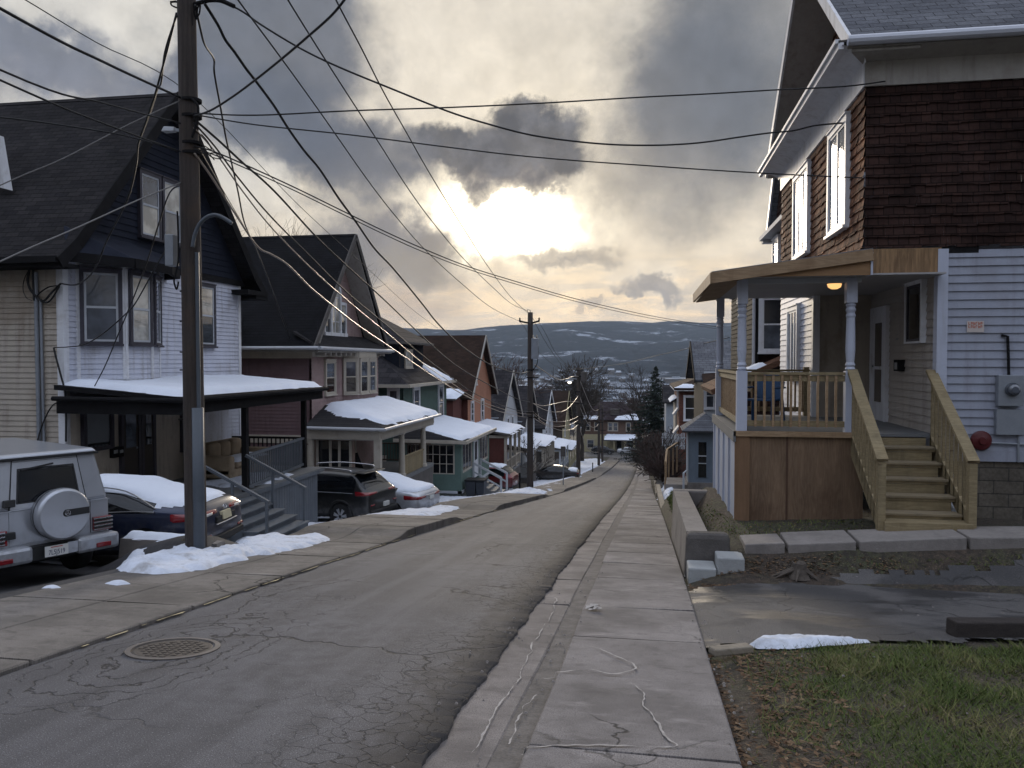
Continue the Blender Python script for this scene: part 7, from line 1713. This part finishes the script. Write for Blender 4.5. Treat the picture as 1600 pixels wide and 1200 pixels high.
rq(-.615, -.60, 1.2, 1.88, -.02, .006, 'door_gap', PLAST); rq(.60, .615, 1.2, 1.88, -.02, .006, 'door_gap', PLAST); rq(.66, .675, .7, 1.2, -.02, .006, 'door_gap', PLAST)
rq(-.52, .52, 1.27, 1.77, -.01, .016, 'window_seal', PLAST, bevel=.03); rq(-.49, .49, 1.295, 1.745, .0, .02, 'rear_window', CARGLASS, bevel=.03)
MB().bar(rear(.12, 1.80, .04), rear(-.45, 1.745, .04), .025, .02).build('wiper', PLAST, g, local=True)
rq(-1, 1, 1.175, 1.19, .0, .012, 'belt_moulding', SILVER)
for z in (1.25, .80): rq(-.72, -.54, z, z + .1, .0, .06, 'hinge', PLAST, bevel=.01)
# spare wheel in its hard cover
sx, sz = .10, 1.08
sp = LB(MB().lathe((sx, yr - .02, sz), [(.36, 0), (.36, -.06), (.375, -.10), (.375, -.20), (.36, -.235), (.335, -.25), (0, -.256)], 48, 'y'), 'spare_wheel_cover', SILVER, smooth=False)
for p in sp.data.polygons: p.use_smooth = abs(p.normal.y) < .9
LB(MB().lathe((sx, yr - .02, sz), [(.378, -.095), (.379, -.11), (.37, -.11)], 48, 'y'), 'cover_seam', PLAST, sp)
LB(MB().lathe((sx, yr - .02, sz), [(.34, .05), (.34, -.02)], 32, 'y'), 'spare_tyre', RUBBER, sp)
pts = [(sx + .34, -.045), (sx + .02, -.05)] + [(sx + .02 - .055 * sin(pi * i / 8), -.0 - .055 * cos(pi * i / 8)) for i in range(1, 8)] + [(sx + .02, .05), (sx + .34, .05)]
pad = LB(MB().prism([(u, yr - .272, sz + .02 + v) for u, v in pts], (0, -.008, 0)), 'cover_badge_panel', PLAST, sp)
mb = MB(); bx, bz = sx + .03, sz + .022
for i in range(20):
    a0, a1 = 2 * pi * i / 20, 2 * pi * (i + 1) / 20; mb.bar((bx + .036 * cos(a0), yr - .284, bz + .036 * sin(a0)), (bx + .036 * cos(a1), yr - .284, bz + .036 * sin(a1)), .005, .005)
for a in (pi / 2, pi / 2 + 2 * pi / 3, pi / 2 + 4 * pi / 3): mb.bar((bx, yr - .284, bz), (bx + .036 * cos(a), yr - .284, bz + .036 * sin(a)), .007, .006)
LB(mb, 'star_emblem', CHROME, pad)
for s in (-1, 1):
    t = rq(s * .99 if s < 0 else .70, -.66 if s < 0 else 1.01, .72, .93, -.02, .05, 'tail_light', TAIL, bevel=.01)
    mb = MB()
    for k in range(4): z = .735 + k * .055; mb.hexa([(s * .61, yr - .062, z), (s * .895, yr - .062, z), (s * .895, yr - .045, z), (s * .61, yr - .045, z), (s * .61, yr - .062, z + .018), (s * .895, yr - .062, z + .018), (s * .895, yr - .045, z + .018), (s * .61, yr - .045, z + .018)])
    LB(mb, 'lamp_guard', CHROME, t)
    mb = MB()
    for k in range(3): z = .758 + k * .055; mb.box(min(s * .615, s * .89), max(s * .615, s * .89), yr - .056, yr - .05, z, z + .03)
    LB(mb, 'lamp_shadow_bar', PLAST, t)
    b = LB(MB().box(min(s * .30, s * .93), max(s * .30, s * .93), yr - .20, yr + .02, .45, .69), 'bumper', SILVER, bevel=.05)
    rbox(b, 'fog_lamp', TAIL, s * .68 - .11, s * .68 + .11, yr - .215, yr - .18, .5, .57)
    LB(MB().box(min(s * .895, s * .80), max(s * .895, s * .80), yr + .9, yr + 1.0, .3, .4), 'sill', PLAST)
LB(MB().box(-.31, .31, yr - .12, yr + .02, .46, .66), 'bumper_centre', PLAST)
pl = LB(MB().box(-.16, .16, yr - .215, yr - .205, .50, .65), 'license_plate', PLATEM)
LB(MB().box(.16, .30, yr - .20, yr - .19, .50, .66), 'plate_bracket', SILVER)
cu = bpy.data.curves.new('plate_text', 'FONT'); cu.body = '7L5J519'; cu.size = .098; cu.align_x = 'CENTER'; cu.extrude = .001
to = bpy.data.objects.new('tmp', cu); COL.objects.link(to); dg = bpy.context.evaluated_depsgraph_get(); tm = bpy.data.meshes.new_from_object(to.evaluated_get(dg), depsgraph=dg); bpy.data.objects.remove(to)
tm.transform(Matrix.Translation((0, yr - .2165, .525)) @ Matrix.Rotation(pi / 2, 4, 'X') @ Matrix.Scale(.72, 4, (1, 0, 0))); tm.materials.clear(); tm.materials.append(INK)
o = bpy.data.objects.new('plate_characters', tm); COL.objects.link(o); o.parent = pl
LB(MB().box(-.08, .08, yr - .2165, yr - .215, .625, .637), 'plate_header', mat('plate_red', (.4, .06, .05), .5), pl)
LB(MB().box(-.6, .6, yr + .2, 2.0, .36, .62), 'chassis', RUBBER)
for (wx, wy) in ((.73, -1.45), (-.73, -1.45), (.73, 1.35), (-.73, 1.35)): wheel(g, wx, wy, .38, .25, 1 if wx > 0 else -1, 5)
for s in (-1, 1):
    LB(MB().box(min(s * .872, s * .878), max(s * .872, s * .878), -1.9, 1.9, .78, .86), 'side_moulding', PLAST)
    k = s
    LB(MB().hexa([(k * .862, -1.95, 1.26), (k * .866, -1.95, 1.26), (k * .866, -.75, 1.26), (k * .862, -.75, 1.26), (k * .752, -1.85, 1.80), (k * .760, -1.85, 1.80), (k * .760, -.75, 1.80), (k * .752, -.75, 1.80)]), 'side_window', CARGLASS)
    LB(MB().hexa([(k * .862, -.65, 1.26), (k * .866, -.65, 1.26), (k * .866, .6, 1.26), (k * .862, .6, 1.26), (k * .752, -.65, 1.80), (k * .760, -.65, 1.80), (k * .760, .4, 1.80), (k * .752, .4, 1.80)]), 'side_window', CARGLASS)
LB(MB().box(-.84, .84, .8, 2.12, 1.19, 1.24), 'hood', SILVER, bevel=.02)
# ------------------------------------------------------------------ snow lying on the ground
def sgp(px, py):                                    # photo point on the uneven side ground
    d = ray(px, py); t = 2.0
    while t < 400:
        p = EYE + d * t
        if p.z < zg(p.x, p.y) + .02: break
        t += .02 + t * .002
    return p
def bank(lab, pix, thick, res, seed, wob=.12, edge=.25, lump=.4, m=None, base=None):
    P = [(p.x, p.y) for p in (sgp(*q) for q in pix)]
    o = snowfield(P, base or (lambda x, y: max(zg(x, y), zr(y) - .02 if x > -6.5 else -99) + .03), thick, res, 'snow_bank', m or SNOW_DIRTY, None, seed, wob, edge, lump, (.3 if seed == 1 else .45 if seed in (2, 3, 5) else .9) if thick > .05 and m is None else 0)
    return _tag(o, lab, 'snow', 'snow left along the street')
bank('lumpy snow bank round the foot of the near utility pole', [(176, 893), (205, 903), (262, 901), (318, 893), (352, 884), (388, 878), (400, 862), (372, 858), (330, 866), (250, 868), (196, 862)], .10, .045, 1, .1, .16, .6)
bank('long snow patch right of the near pole in front of the navy sedan', [(386, 868), (420, 872), (470, 860), (519, 846), (505, 838), (455, 841), (400, 838), (370, 846), (372, 858)], .065, .045, 2, .1, .16, .5)
bank('snow ridge in front of the charcoal SUV', [(443, 818), (455, 826), (520, 828), (585, 826), (640, 814), (685, 806), (722, 795), (716, 788), (650, 799), (570, 811), (450, 811)], .075, .08, 3, .14, .22, .5)
bank('snow patch behind the pale silver sedan', [(660, 792), (690, 796), (722, 790), (718, 784), (690, 783), (662, 786)], .11, .09, 4, .15, .25, .5)
bank('broad snow patch before the steps of the green house', [(684, 785), (720, 790), (770, 781), (806, 774), (804, 768), (760, 772), (684, 774)], .1, .1, 5, .2, .25, .5)
bank('snow at the foot of the second utility pole', [(772, 772), (800, 775), (850, 774), (852, 769), (800, 766), (770, 766)], .12, .12, 6, .2, .3, .5)
bank('striped snow yard below the cream porch beyond the second pole', [(838, 765), (862, 768), (880, 760), (905, 744), (880, 741), (855, 742), (830, 757)], .1, .16, 7, .7, .25, .5)
bank('snow strip left of the road far down the street', [(898, 741), (914, 741), (946, 722), (935, 717), (905, 719), (900, 730)], .15, .3, 8, .7, .4, .4)
bank('snow patch on the grass slope right of the pavement', [(1031, 781), (1046, 776), (1060, 754), (1029, 752)], .12, .08, 9, .25, .2, .35)
bank('narrow ridge of snow between the driveway and the front lawn', [(1170, 1012), (1230, 1012), (1370, 1005), (1365, 1002), (1225, 999), (1185, 1003)], .04, .02, 10, .06, .08, .9)
for i, (x, y, s, lab) in enumerate(((80, 921, 1, 'tiny scrap of snow on the driveway behind the off-roader'), (182, 915, 1.2, 'small scrap of snow on the driveway beside the snow bank'), (95, 878, 3, 'strip of snow under the back of the off-roader'))):
    bank(lab, [(x - 18 * s, y), (x, y + 3 * s ** .5), (x + 20 * s, y + 1), (x + 8, y - 3 * s ** .5)], .04, .03, 20 + i, .02, .08, .4)
# low concrete kerb wall with a snow cap in front of the navy sedan
kw = thing('kerb_wall', 'low concrete kerb wall capped with snow behind the near utility pole', 'wall', (-7, 11.6, -1.5))
MB().hexa([(-8.3, 11.42, -1.9), (-6.3, 11.25, -1.7), (-6.05, 11.5, -1.7), (-8.3, 11.8, -1.9), (-8.25, 11.47, -1.2), (-6.5, 11.3, -1.18), (-6.5, 11.52, -1.18), (-8.25, 11.75, -1.2)]).build('wall_body', CONC, kw)
snowfield([(-8.2, 11.5), (-6.72, 11.36), (-6.7, 11.52), (-8.2, 11.72)], lambda x, y: -1.19, .09, .05, 'snow', SNOW, kw, 30, .03, .07, .2)
# ------------------------------------------------------------------ grass and fallen leaves
def island_mat(name, cols, rough=.85):
    m, t, b = newmat(name); r = t.node('ShaderNodeNewGeometry').outputs['Random Per Island']; g = t.node('ShaderNodeNewGeometry').outputs['Position']
    rp = t.node('ShaderNodeValToRGB'); e = rp.color_ramp.elements
    while len(e) < len(cols): e.new(.5)
    for i, c in enumerate(cols): e[i].position = i / (len(cols) - 1); e[i].color = (*c, 1)
    t.inp(rp, 0, t.m('ADD', t.m('MULTIPLY', r, .55), t.m('MULTIPLY', t.mapr(t.noise(g, 1.6, 4), .3, .7), .45)))
    t.inp(b, 'Base Color', rp.outputs[0]); b.inputs['Roughness'].default_value = rough; b.inputs['Specular IOR Level'].default_value = .2; return m
GRASS = island_mat('winter_grass', [(.036, .055, .013), (.065, .095, .024), (.098, .12, .034), (.15, .145, .058), (.22, .175, .095)])
LEAF = island_mat('dead_leaves', [(.04, .025, .016), (.09, .052, .03), (.15, .095, .055), (.22, .16, .10)])
def inpoly(P, x, y):
    c = False; j = len(P) - 1
    for i in range(len(P)):
        if (P[i][1] > y) != (P[j][1] > y) and x < (P[j][0] - P[i][0]) * (y - P[i][1]) / (P[j][1] - P[i][1]) + P[i][0]: c = not c
        j = i
    return c
def blades(name, P, n, zf, h, w, m, seed, dens=None):
    q = random.Random(seed); mb = MB(); xs = [p[0] for p in P]; ys = [p[1] for p in P]; k = 0
    while k < n:
        y = min(ys) + (max(ys) - min(ys)) * q.random() ** 1.35; x = q.uniform(min(xs), max(xs)); k += 1
        if not inpoly(P, x, y): continue
        if dens and q.random() > dens(x, y): continue
        a = q.uniform(0, 6.28); hh = h * q.uniform(.4, 1.25) * (1 + .8 * NZ.noise(V((x * 2.3, y * 2.3, 9)))); ww = w * q.uniform(.6, 1.3) * (1 + .10 * max(0, y - 3)); b = len(mb.v); z = zf(x, y) - .004
        lx, ly = q.gauss(0, .9) * hh, q.gauss(0, .9) * hh
        mb.v += [(x - cos(a) * ww, y - sin(a) * ww, z), (x + cos(a) * ww, y + sin(a) * ww, z), (x + lx, y + ly, z + hh)]; mb.f.append((b, b + 1, b + 2))
    o = mb.build(name, m, fix=False); return o
lawn = [(.6, 1.6), (6.5, 1.6), (6.5, 8.55), (4.4, 7.98), (3.0, 7.45), (1.3, 6.95), (.62, 6.75)]
dl = lambda x, y: min(1, max(.06, ss(.55, 1.5, x + .5 * NZ.noise(V((x * 1.5, y * 1.5, 0)))) * (.9 + .7 * NZ.noise(V((x * .9, y * .9, 4))) + .5 * NZ.noise(V((x * 4, y * 4, 4))))))
zt_ = lambda x, y: zterr(x, y)
o = blades('grass', lawn, 140000, zt_, .06, .0034, GRASS, 5, dl); o['kind'] = 'stuff'
o = blades('slope_grass', [(.7, 17.5), (2.6, 17.5), (2.6, 38.5), (.95, 38.5)], 26000, zt_, .05, .007, GRASS, 6); o['kind'] = 'stuff'
o = blades('bank_grass', [(1.6, 10.2), (9, 10.6), (9, 11.2), (4.5, 10.95), (1.5, 10.8)], 9000, zt_, .035, .004, GRASS, 7, lambda x, y: ss(2.2, 4, x)); o['kind'] = 'stuff'
o = blades('wall_grass', [(1.0, 11.7), (3.2, 11.9), (3.2, 13.1), (1.4, 13.1), (1.0, 16)], 4000, zt_, .04, .005, GRASS, 8, lambda x, y: .5); o['kind'] = 'stuff'
def leaves(name, P, n, zf, s, seed, dens=None):
    q = random.Random(seed); mb = MB(); xs = [p[0] for p in P]; ys = [p[1] for p in P]
    for _ in range(n):
        y = min(ys) + (max(ys) - min(ys)) * q.random() ** 1.2; x = q.uniform(min(xs), max(xs))
        if not inpoly(P, x, y) or (dens and q.random() > dens(x, y)): continue
        a = q.uniform(0, 6.28); l = s * q.uniform(.4, 1.3); w = l * q.uniform(.15, .6); z = zf(x, y) + q.uniform(.0, .02); t = q.uniform(-.4, .4) * l; u = q.uniform(-.3, .3) * l
        c, d = cos(a), sin(a); mb.quad((x - c * l, y - d * l, z), (x + d * w, y - c * w, z + u), (x + c * l, y + d * l, z + t), (x - d * w, y + c * w, z + .004))
    o = mb.build(name, LEAF, fix=False); o['kind'] = 'stuff'; return o
leaves('dead_leaves', [(.52, 1.8), (1.4, 1.8), (1.7, 6.9), (.5, 6.85)], 7000, zt_, .026, 11, lambda x, y: 1 - ss(.65, 1.5, x + .4 * NZ.noise(V((x * 2, y * 2, 0)))))
leaves('bank_leaves', [(.55, 9.6), (1.2, 10.2), (3.4, 10.4), (3.2, 10.95), (1.2, 10.9), (.56, 10.7)], 5200, zt_, .026, 12)
leaves('wall_leaves', [(.95, 11.7), (3.4, 11.8), (3.3, 13.1), (1.4, 13.1), (1.2, 16.4), (.95, 16.4)], 1000, zt_, .024, 13, lambda x, y: 1 - .6 * ss(1.5, 2.5, x))
leaves('lawn_leaves', lawn, 1100, zt_, .02, 14)
q = random.Random(4); mb = MB()
for _ in range(240):                       # grit and gravel at the edges of the drive and gutter
    x = q.choice((q.gauss(-.72, .1), q.gauss(.52, .04), q.uniform(.6, 4), q.gauss(-1.2, .1))); y = q.uniform(2.5, 11); r = q.uniform(.004, .012)
    z = (zg(x, y) if x > .55 else zr(y)) + (.042 if x > -.62 or x < -1.13 else .0)
    mb.hexa([(x - r, y - r, z), (x + r, y - r * .8, z), (x + r * .9, y + r, z), (x - r, y + r, z), (x - r * .5, y - r * .5, z + r), (x + r * .6, y - r * .4, z + r), (x + r * .4, y + r * .5, z + r * .8), (x - r * .5, y + r * .4, z + r)])
mb.build('gravel', CONC, fix=False)['kind'] = 'stuff'
# ------------------------------------------------------------------ trees
def limb(mb, p, d, L, r, lev, q, split=(2, 4), up=.12, n=4, bend=.25, rmin=.008, ratio=.68):
    segs = 4 if lev > 1 else 2; pts = [p]; rr = [r]; dd = d.copy()
    for i in range(segs):
        dd = (dd + V((q.gauss(0, bend), q.gauss(0, bend), q.gauss(0, bend) + up)) * .5).normalized()
        pts.append(pts[-1] + dd * (L / segs)); rr.append(max(rmin * .6, r * (1 - .55 * (i + 1) / segs)))
    mb.tube(pts, rr, n if lev > 2 else 3, caps=False)
    if lev <= 0: return
    for i in range(1, segs + 1):
        k = q.randint(*split) if i == segs else (1 if q.random() < .75 else 2)
        for _ in range(k):
            ax = V((q.gauss(0, 1), q.gauss(0, 1), q.gauss(0, .6))).normalized(); nd = (dd + ax * q.uniform(.5, 1.05)).normalized()
            limb(mb, pts[i], nd, L * q.uniform(ratio - .14, ratio + .06), max(rmin, rr[i] * q.uniform(.5, .72)), lev - 1, q, split, up, n, bend, rmin, ratio)
def bare_tree(lab, x, y, h, seed, lev=4, m=BARK, z=None, rmin=.012, r0=None, group='bare winter trees', th=.28, spread=1.0, nlimb=6):
    q = random.Random(seed); z = zg(x, y) if z is None else z
    t = thing('bare_tree', lab, 'tree', (x, y, z), 0, group); r = r0 or h * .022
    pts = [V((x, y, z - .3))]; hh = h * th * 1.6
    for i in range(5): pts.append(V((x + q.gauss(0, .02) * h * i / 5, y, z + hh * (i + 1) / 5)))
    MB().tube(pts, [r * 1.2] + [r * (1 - .55 * (i + 1) / 5) for i in range(5)], 8).build('trunk', m, t, smooth=True)
    mb = MB()
    for i in range(nlimb):
        a = 2 * pi * i / nlimb + q.uniform(-.4, .4); b = pts[3 + i % 3] if i < nlimb - 1 else pts[5]
        d = V((cos(a) * spread, sin(a) * spread, q.uniform(.45, 1.3))).normalized() if i < nlimb - 1 else V((0, 0, 1))
        limb(mb, b, d, h * q.uniform(.26, .36), r * .55, lev - 1, q, rmin=rmin)
    mb.build('branches', m, t, fix=False)
bare_tree('tall bare tree whose twigs show above the roof of the pink house', -30, 56, 17.3, 1, 4, rmin=.014, z=-6.5, nlimb=7)
bare_tree('second bare tree showing twigs above the pink house ridge', -26, 53, 15.4, 2, 4, rmin=.014, z=-6.5, nlimb=7)
bare_tree('broad bare tree behind the third utility pole', -10.5, 134, 17.0, 3, 4, rmin=.045, z=-16, nlimb=8)
bare_tree('bare tree standing left of the evergreen', -1.0, 142, 16, 4, 4, rmin=.02, z=-16.5, nlimb=5, spread=.45)
bare_tree('reddish bare tree beyond the terracotta house', -21, 92, 14.5, 5, 4, BARK_RED, rmin=.035, z=-12, nlimb=8)
bare_tree('smaller reddish bare tree left of the second pole', -17.5, 104, 12.5, 6, 4, BARK_RED, rmin=.035, z=-13, nlimb=8)
bare_tree('low bare tree behind the end house on the left', -13, 182, 14, 7, 4, rmin=.06, z=-19, nlimb=7)
bare_tree('low bare tree behind the end house on the right', -1.5, 178, 13, 8, 4, BARK_RED, rmin=.06, z=-18.5, nlimb=7)
bare_tree('thin bare sapling beside the red walled porch steps', -8.0, 55.5, 3.6, 9, 3, rmin=.014, nlimb=5, r0=.05)
# evergreens
def spruce(lab, x, y, z, h, w, seed):
    q = random.Random(seed); t = thing('evergreen_tree', lab, 'tree', (x, y, z), 0, 'evergreens')
    MB().tube([(x, y, z - .3), (x, y, z + h * .97)], [h * .018, .03], 8).build('trunk', BARK, t)
    mb = MB(); k = 0; zz = .12
    while zz < .985:
        rad = w * (1 - zz) ** .85 * q.uniform(.72, 1.1) + .1; nb = max(5, int(13 * (1 - zz) + 5))
        for i in range(nb):
            a = q.uniform(0, 6.28); L = rad * q.uniform(.65, 1.15); d = V((cos(a), sin(a), 0)); b0 = V((x, y, z + h * (zz + q.uniform(-.012, .012))))
            ns = max(3, int(L / (h * .022)))
            for s in range(1, ns + 1):
                f = s / ns; c = b0 + d * L * f + V((0, 0, -.32 * L * f + .16 * L * f * f)); sz = h * .022 * (1.35 - .6 * f)
                for _ in range(3):
                    e1 = V((q.gauss(0, 1), q.gauss(0, 1), q.gauss(0, .45))).normalized() * sz * q.uniform(.7, 1.5); e2 = V((q.gauss(0, 1), q.gauss(0, 1), q.gauss(0, .8) - .3)).normalized() * sz * .55
                    mb.quad(c - e1 * .5, c + e2, c + e1, c - e2 * .6)
        zz += .021
    mb.build('crown', NEEDLE, t, fix=False)
spruce('dark conical evergreen standing right of the street beyond the brick house', 1.5, 124, -14.6, 15.2, 6.3, 3)
spruce('small evergreen tip seen past the porch posts far right', 7.0, 60, -5.2, 9.2, 1.5, 4)
# bare hedge along the right pavement
def shrub(lab, x, y, h, w, n, seed, m=BARK, rmin=.012):
    q = random.Random(seed); z = zg(x, y); mb = MB()
    for i in range(n):
        a = q.uniform(0, 6.28); d = V((cos(a) * .5, sin(a) * .5, 1)).normalized(); p = V((x + q.gauss(0, w * .25), y + q.gauss(0, w * .25), z - .05))
        limb(mb, p, d, h * q.uniform(.45, .7), .022, 2, q, (2, 3), .06, 3, .32, rmin, .66)
    o = mb.build('bare_shrub', m, fix=False); _tag(o, lab, 'shrub', 'bare hedge along the right pavement')
for i, (x, y, h, w, n, lab) in enumerate(((1.15, 47, 1.9, .9, 22, 'nearest bare shrub of the hedge by the wooden stoop rail'), (1.3, 53, 2.7, 1.2, 24, 'dense bare shrub before the brick house'), (1.3, 60, 3.1, 1.4, 26, 'tall bare shrub beside the brick house front'), (1.5, 68, 3.4, 1.6, 28, 'tall brown shrub below the evergreen'), (1.6, 77, 3.6, 1.8, 28, 'brown shrub standing before the evergreen trunk'), (2.2, 86, 3.4, 2, 28, 'wide brown shrub at the evergreen foot'), (1.9, 112, 3.4, 2, 22, 'farthest brown shrub beyond the small red car'), (2.6, 95, 4.2, 2.2, 26, 'high brown shrub between evergreen and small red car'))): shrub(lab, x, y, h, w, n, 40 + i, BARK if i % 2 else BARK_RED, .014 + .0002 * y)
# low broken stone edging of the hedge
for i, (y, lab) in enumerate(((44.5, 'rough stone edging block at the hedge, nearest one'), (49, 'rough stone edging block at the hedge, middle one'), (55, 'rough stone edging block at the hedge, farther one'))):
    o = MB().box(.62, .95, y, y + 3.2, zr(y + 3.2) - .2, zr(y) + .42).build('edging_stone', CONC_DARK, bevel=.05); _tag(o, lab, 'stone', 'edging stones')
# ------------------------------------------------------------------ wooded hollow, valley town, hills
q = random.Random(77); mb = MB()
def mini(x, y, z, h):
    for i in range(26):
        a = q.uniform(0, 6.28); b = V((x, y, z + h * q.uniform(.15, .7))); d = V((cos(a) * q.uniform(.2, .7), sin(a) * q.uniform(.2, .7), 1)).normalized(); e = b + d * h * q.uniform(.2, .42); w = h * .010
        mb.quad(b + V((-w, 0, 0)), b + V((w, 0, 0)), e + V((w * .3, 0, 0)), e - V((w * .3, 0, 0)))
        for _ in range(7):
            p = b.lerp(e, q.uniform(.25, 1)); f = p + (d + V((q.gauss(0, .7), q.gauss(0, .7), q.gauss(0, .4)))).normalized() * h * q.uniform(.06, .17); w2 = h * .0042
            mb.quad(p + V((-w2, 0, 0)), p + V((w2, 0, 0)), f + V((w2 * .4, 0, 0)), f - V((w2 * .4, 0, 0)))
    w = h * .016; mb.quad((x - w, y, z - 1), (x + w, y, z - 1), (x + w * .4, y, z + h * .7), (x - w * .4, y, z + h * .7))
n = 0
while n < 330:
    y = 95 + 520 * q.random() ** 1.3; x = q.uniform(-.62, .34) * y * 1.05
    if y < 160 and -15 < x < 12: continue
    if y < 190 and -22 < x < 2: continue
    zz = zg(x, y); h = q.uniform(8, 14)
    if x < -14 and y < 200: h = q.uniform(8, 12)
    mini(x, y, zz, h); n += 1
o = mb.build('bare_wood', BARK_RED, fix=False); o['kind'] = 'stuff'
def hillz(x, y):
    base = -70; t = (y - 1250) / 2500; t = max(0, min(1.25, t))
    crest = 172 + 22 * NZ.noise(V((x * .0007, 3.1, 0))) - 42 * ss(-300, -1500, x) + 8 * NZ.noise(V((x * .004, 1, 0)))
    s = ss(0, 1, t) if t <= 1 else 1 - .15 * (t - 1) * 4
    f = NZ.fractal(V((x * .0016, y * .0013, .7)), 1.0, 2.0, 5)
    return base + (crest - base) * s + 5 * NZ.noise(V((x * .012, y * .012, 0))) + f * 38 * ss(0, .35, t) * (1 - .55 * ss(.75, 1, t))
def hill_mat():
    m, t, b = newmat('winter_forest'); g = t.node('ShaderNodeNewGeometry').outputs['Position']; X, Y, Z = t.xyz(g)
    n = t.noise(g, .012, 8, .65); nf = t.noise(g, .045, 6, .7)
    c = t.mix(t.mapr(n, .35, .65), (.012, .015, .022), (.052, .052, .06))
    c = t.mix(t.mapr(nf, .4, .7), sc((.014, .015, .018), 1), c)
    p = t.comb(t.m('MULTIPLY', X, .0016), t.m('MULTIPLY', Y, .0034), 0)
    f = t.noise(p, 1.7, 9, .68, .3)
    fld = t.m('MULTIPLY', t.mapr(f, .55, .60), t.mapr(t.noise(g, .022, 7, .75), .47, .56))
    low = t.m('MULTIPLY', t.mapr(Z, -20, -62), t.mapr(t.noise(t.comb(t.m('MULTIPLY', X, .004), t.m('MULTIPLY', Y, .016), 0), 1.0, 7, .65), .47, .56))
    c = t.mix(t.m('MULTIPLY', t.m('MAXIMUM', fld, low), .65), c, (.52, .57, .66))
    t.inp(b, 'Base Color', c); b.inputs['Roughness'].default_value = 1; b.inputs['Specular IOR Level'].default_value = 0
    t.inp(b, 'Normal', t.bump(nf, .8, 8)); return m
HILL = hill_mat()
xs = rng(-4600, 3600, 70); ys = rng(400, 1250, 55) + rng(1250, 4300, 38)[1:]
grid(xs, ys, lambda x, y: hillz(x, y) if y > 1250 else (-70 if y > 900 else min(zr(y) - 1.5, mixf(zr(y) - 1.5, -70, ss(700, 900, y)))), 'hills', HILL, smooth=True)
q = random.Random(9); mb = MB(); ms = MB()
for i in range(330):
    y = 620 + 1250 * q.random(); x = -.165 * y + q.gauss(-.02, .17) * y
    z = -68 if y > 800 else zr(y); z = max(z, hillz(x, y) if y > 1250 else -70)
    w, d, h = q.uniform(4, 9), q.uniform(5, 14), q.uniform(5, 9)
    if q.random() < .08: w, d = q.uniform(20, 45), q.uniform(15, 30)
    mb.box(x - w, x + w, y - d, y + d, z - 3, z + h)
    ms.hexa([(x - w - .5, y - d - .5, z + h), (x + w + .5, y - d - .5, z + h), (x + w + .5, y + d + .5, z + h), (x - w - .5, y + d + .5, z + h), (x - w, y - .5, z + h + (4 if w < 15 else 1)), (x + w, y - .5, z + h + (4 if w < 15 else 1)), (x + w, y + .5, z + h + (4 if w < 15 else 1)), (x - w, y + .5, z + h + (4 if w < 15 else 1))])
t = thing('distant_town', 'low town of small snowy roofs far down on the valley floor', 'town', (0, 1000, -70)); t['kind'] = 'stuff'
w_ = mb.build('town_walls', mat('town_wall', (.14, .12, .11), .9, .5, .02, 0, 1), t, fix=False); w_['kind'] = 'stuff'
s_ = ms.build('town_roofs', mat('town_roof_snow', (.30, .33, .38), .9, .5, .03, 0, 1, dirt=((.09, .08, .08), .9, .02)), t, fix=False); s_['kind'] = 'stuff'
# ------------------------------------------------------------------ air
def haze(density, col):
    o = MB().box(-5200, 4200, -140, 4400, -82, 236).build('haze', None); m = bpy.data.materials.new('valley_air'); m.use_nodes = True; n = m.node_tree.nodes; n.clear()
    out = n.new('ShaderNodeOutputMaterial'); v = n.new('ShaderNodeVolumePrincipled'); v.inputs['Color'].default_value = (*col, 1); v.inputs['Density'].default_value = density; v.inputs['Anisotropy'].default_value = .2
    m.node_tree.links.new(v.outputs[0], out.inputs['Volume']); o.data.materials.clear(); o.data.materials.append(m); o['kind'] = 'stuff'
    m.cycles.homogeneous_volume = True
haze(.000095, (.62, .78, 1.0))
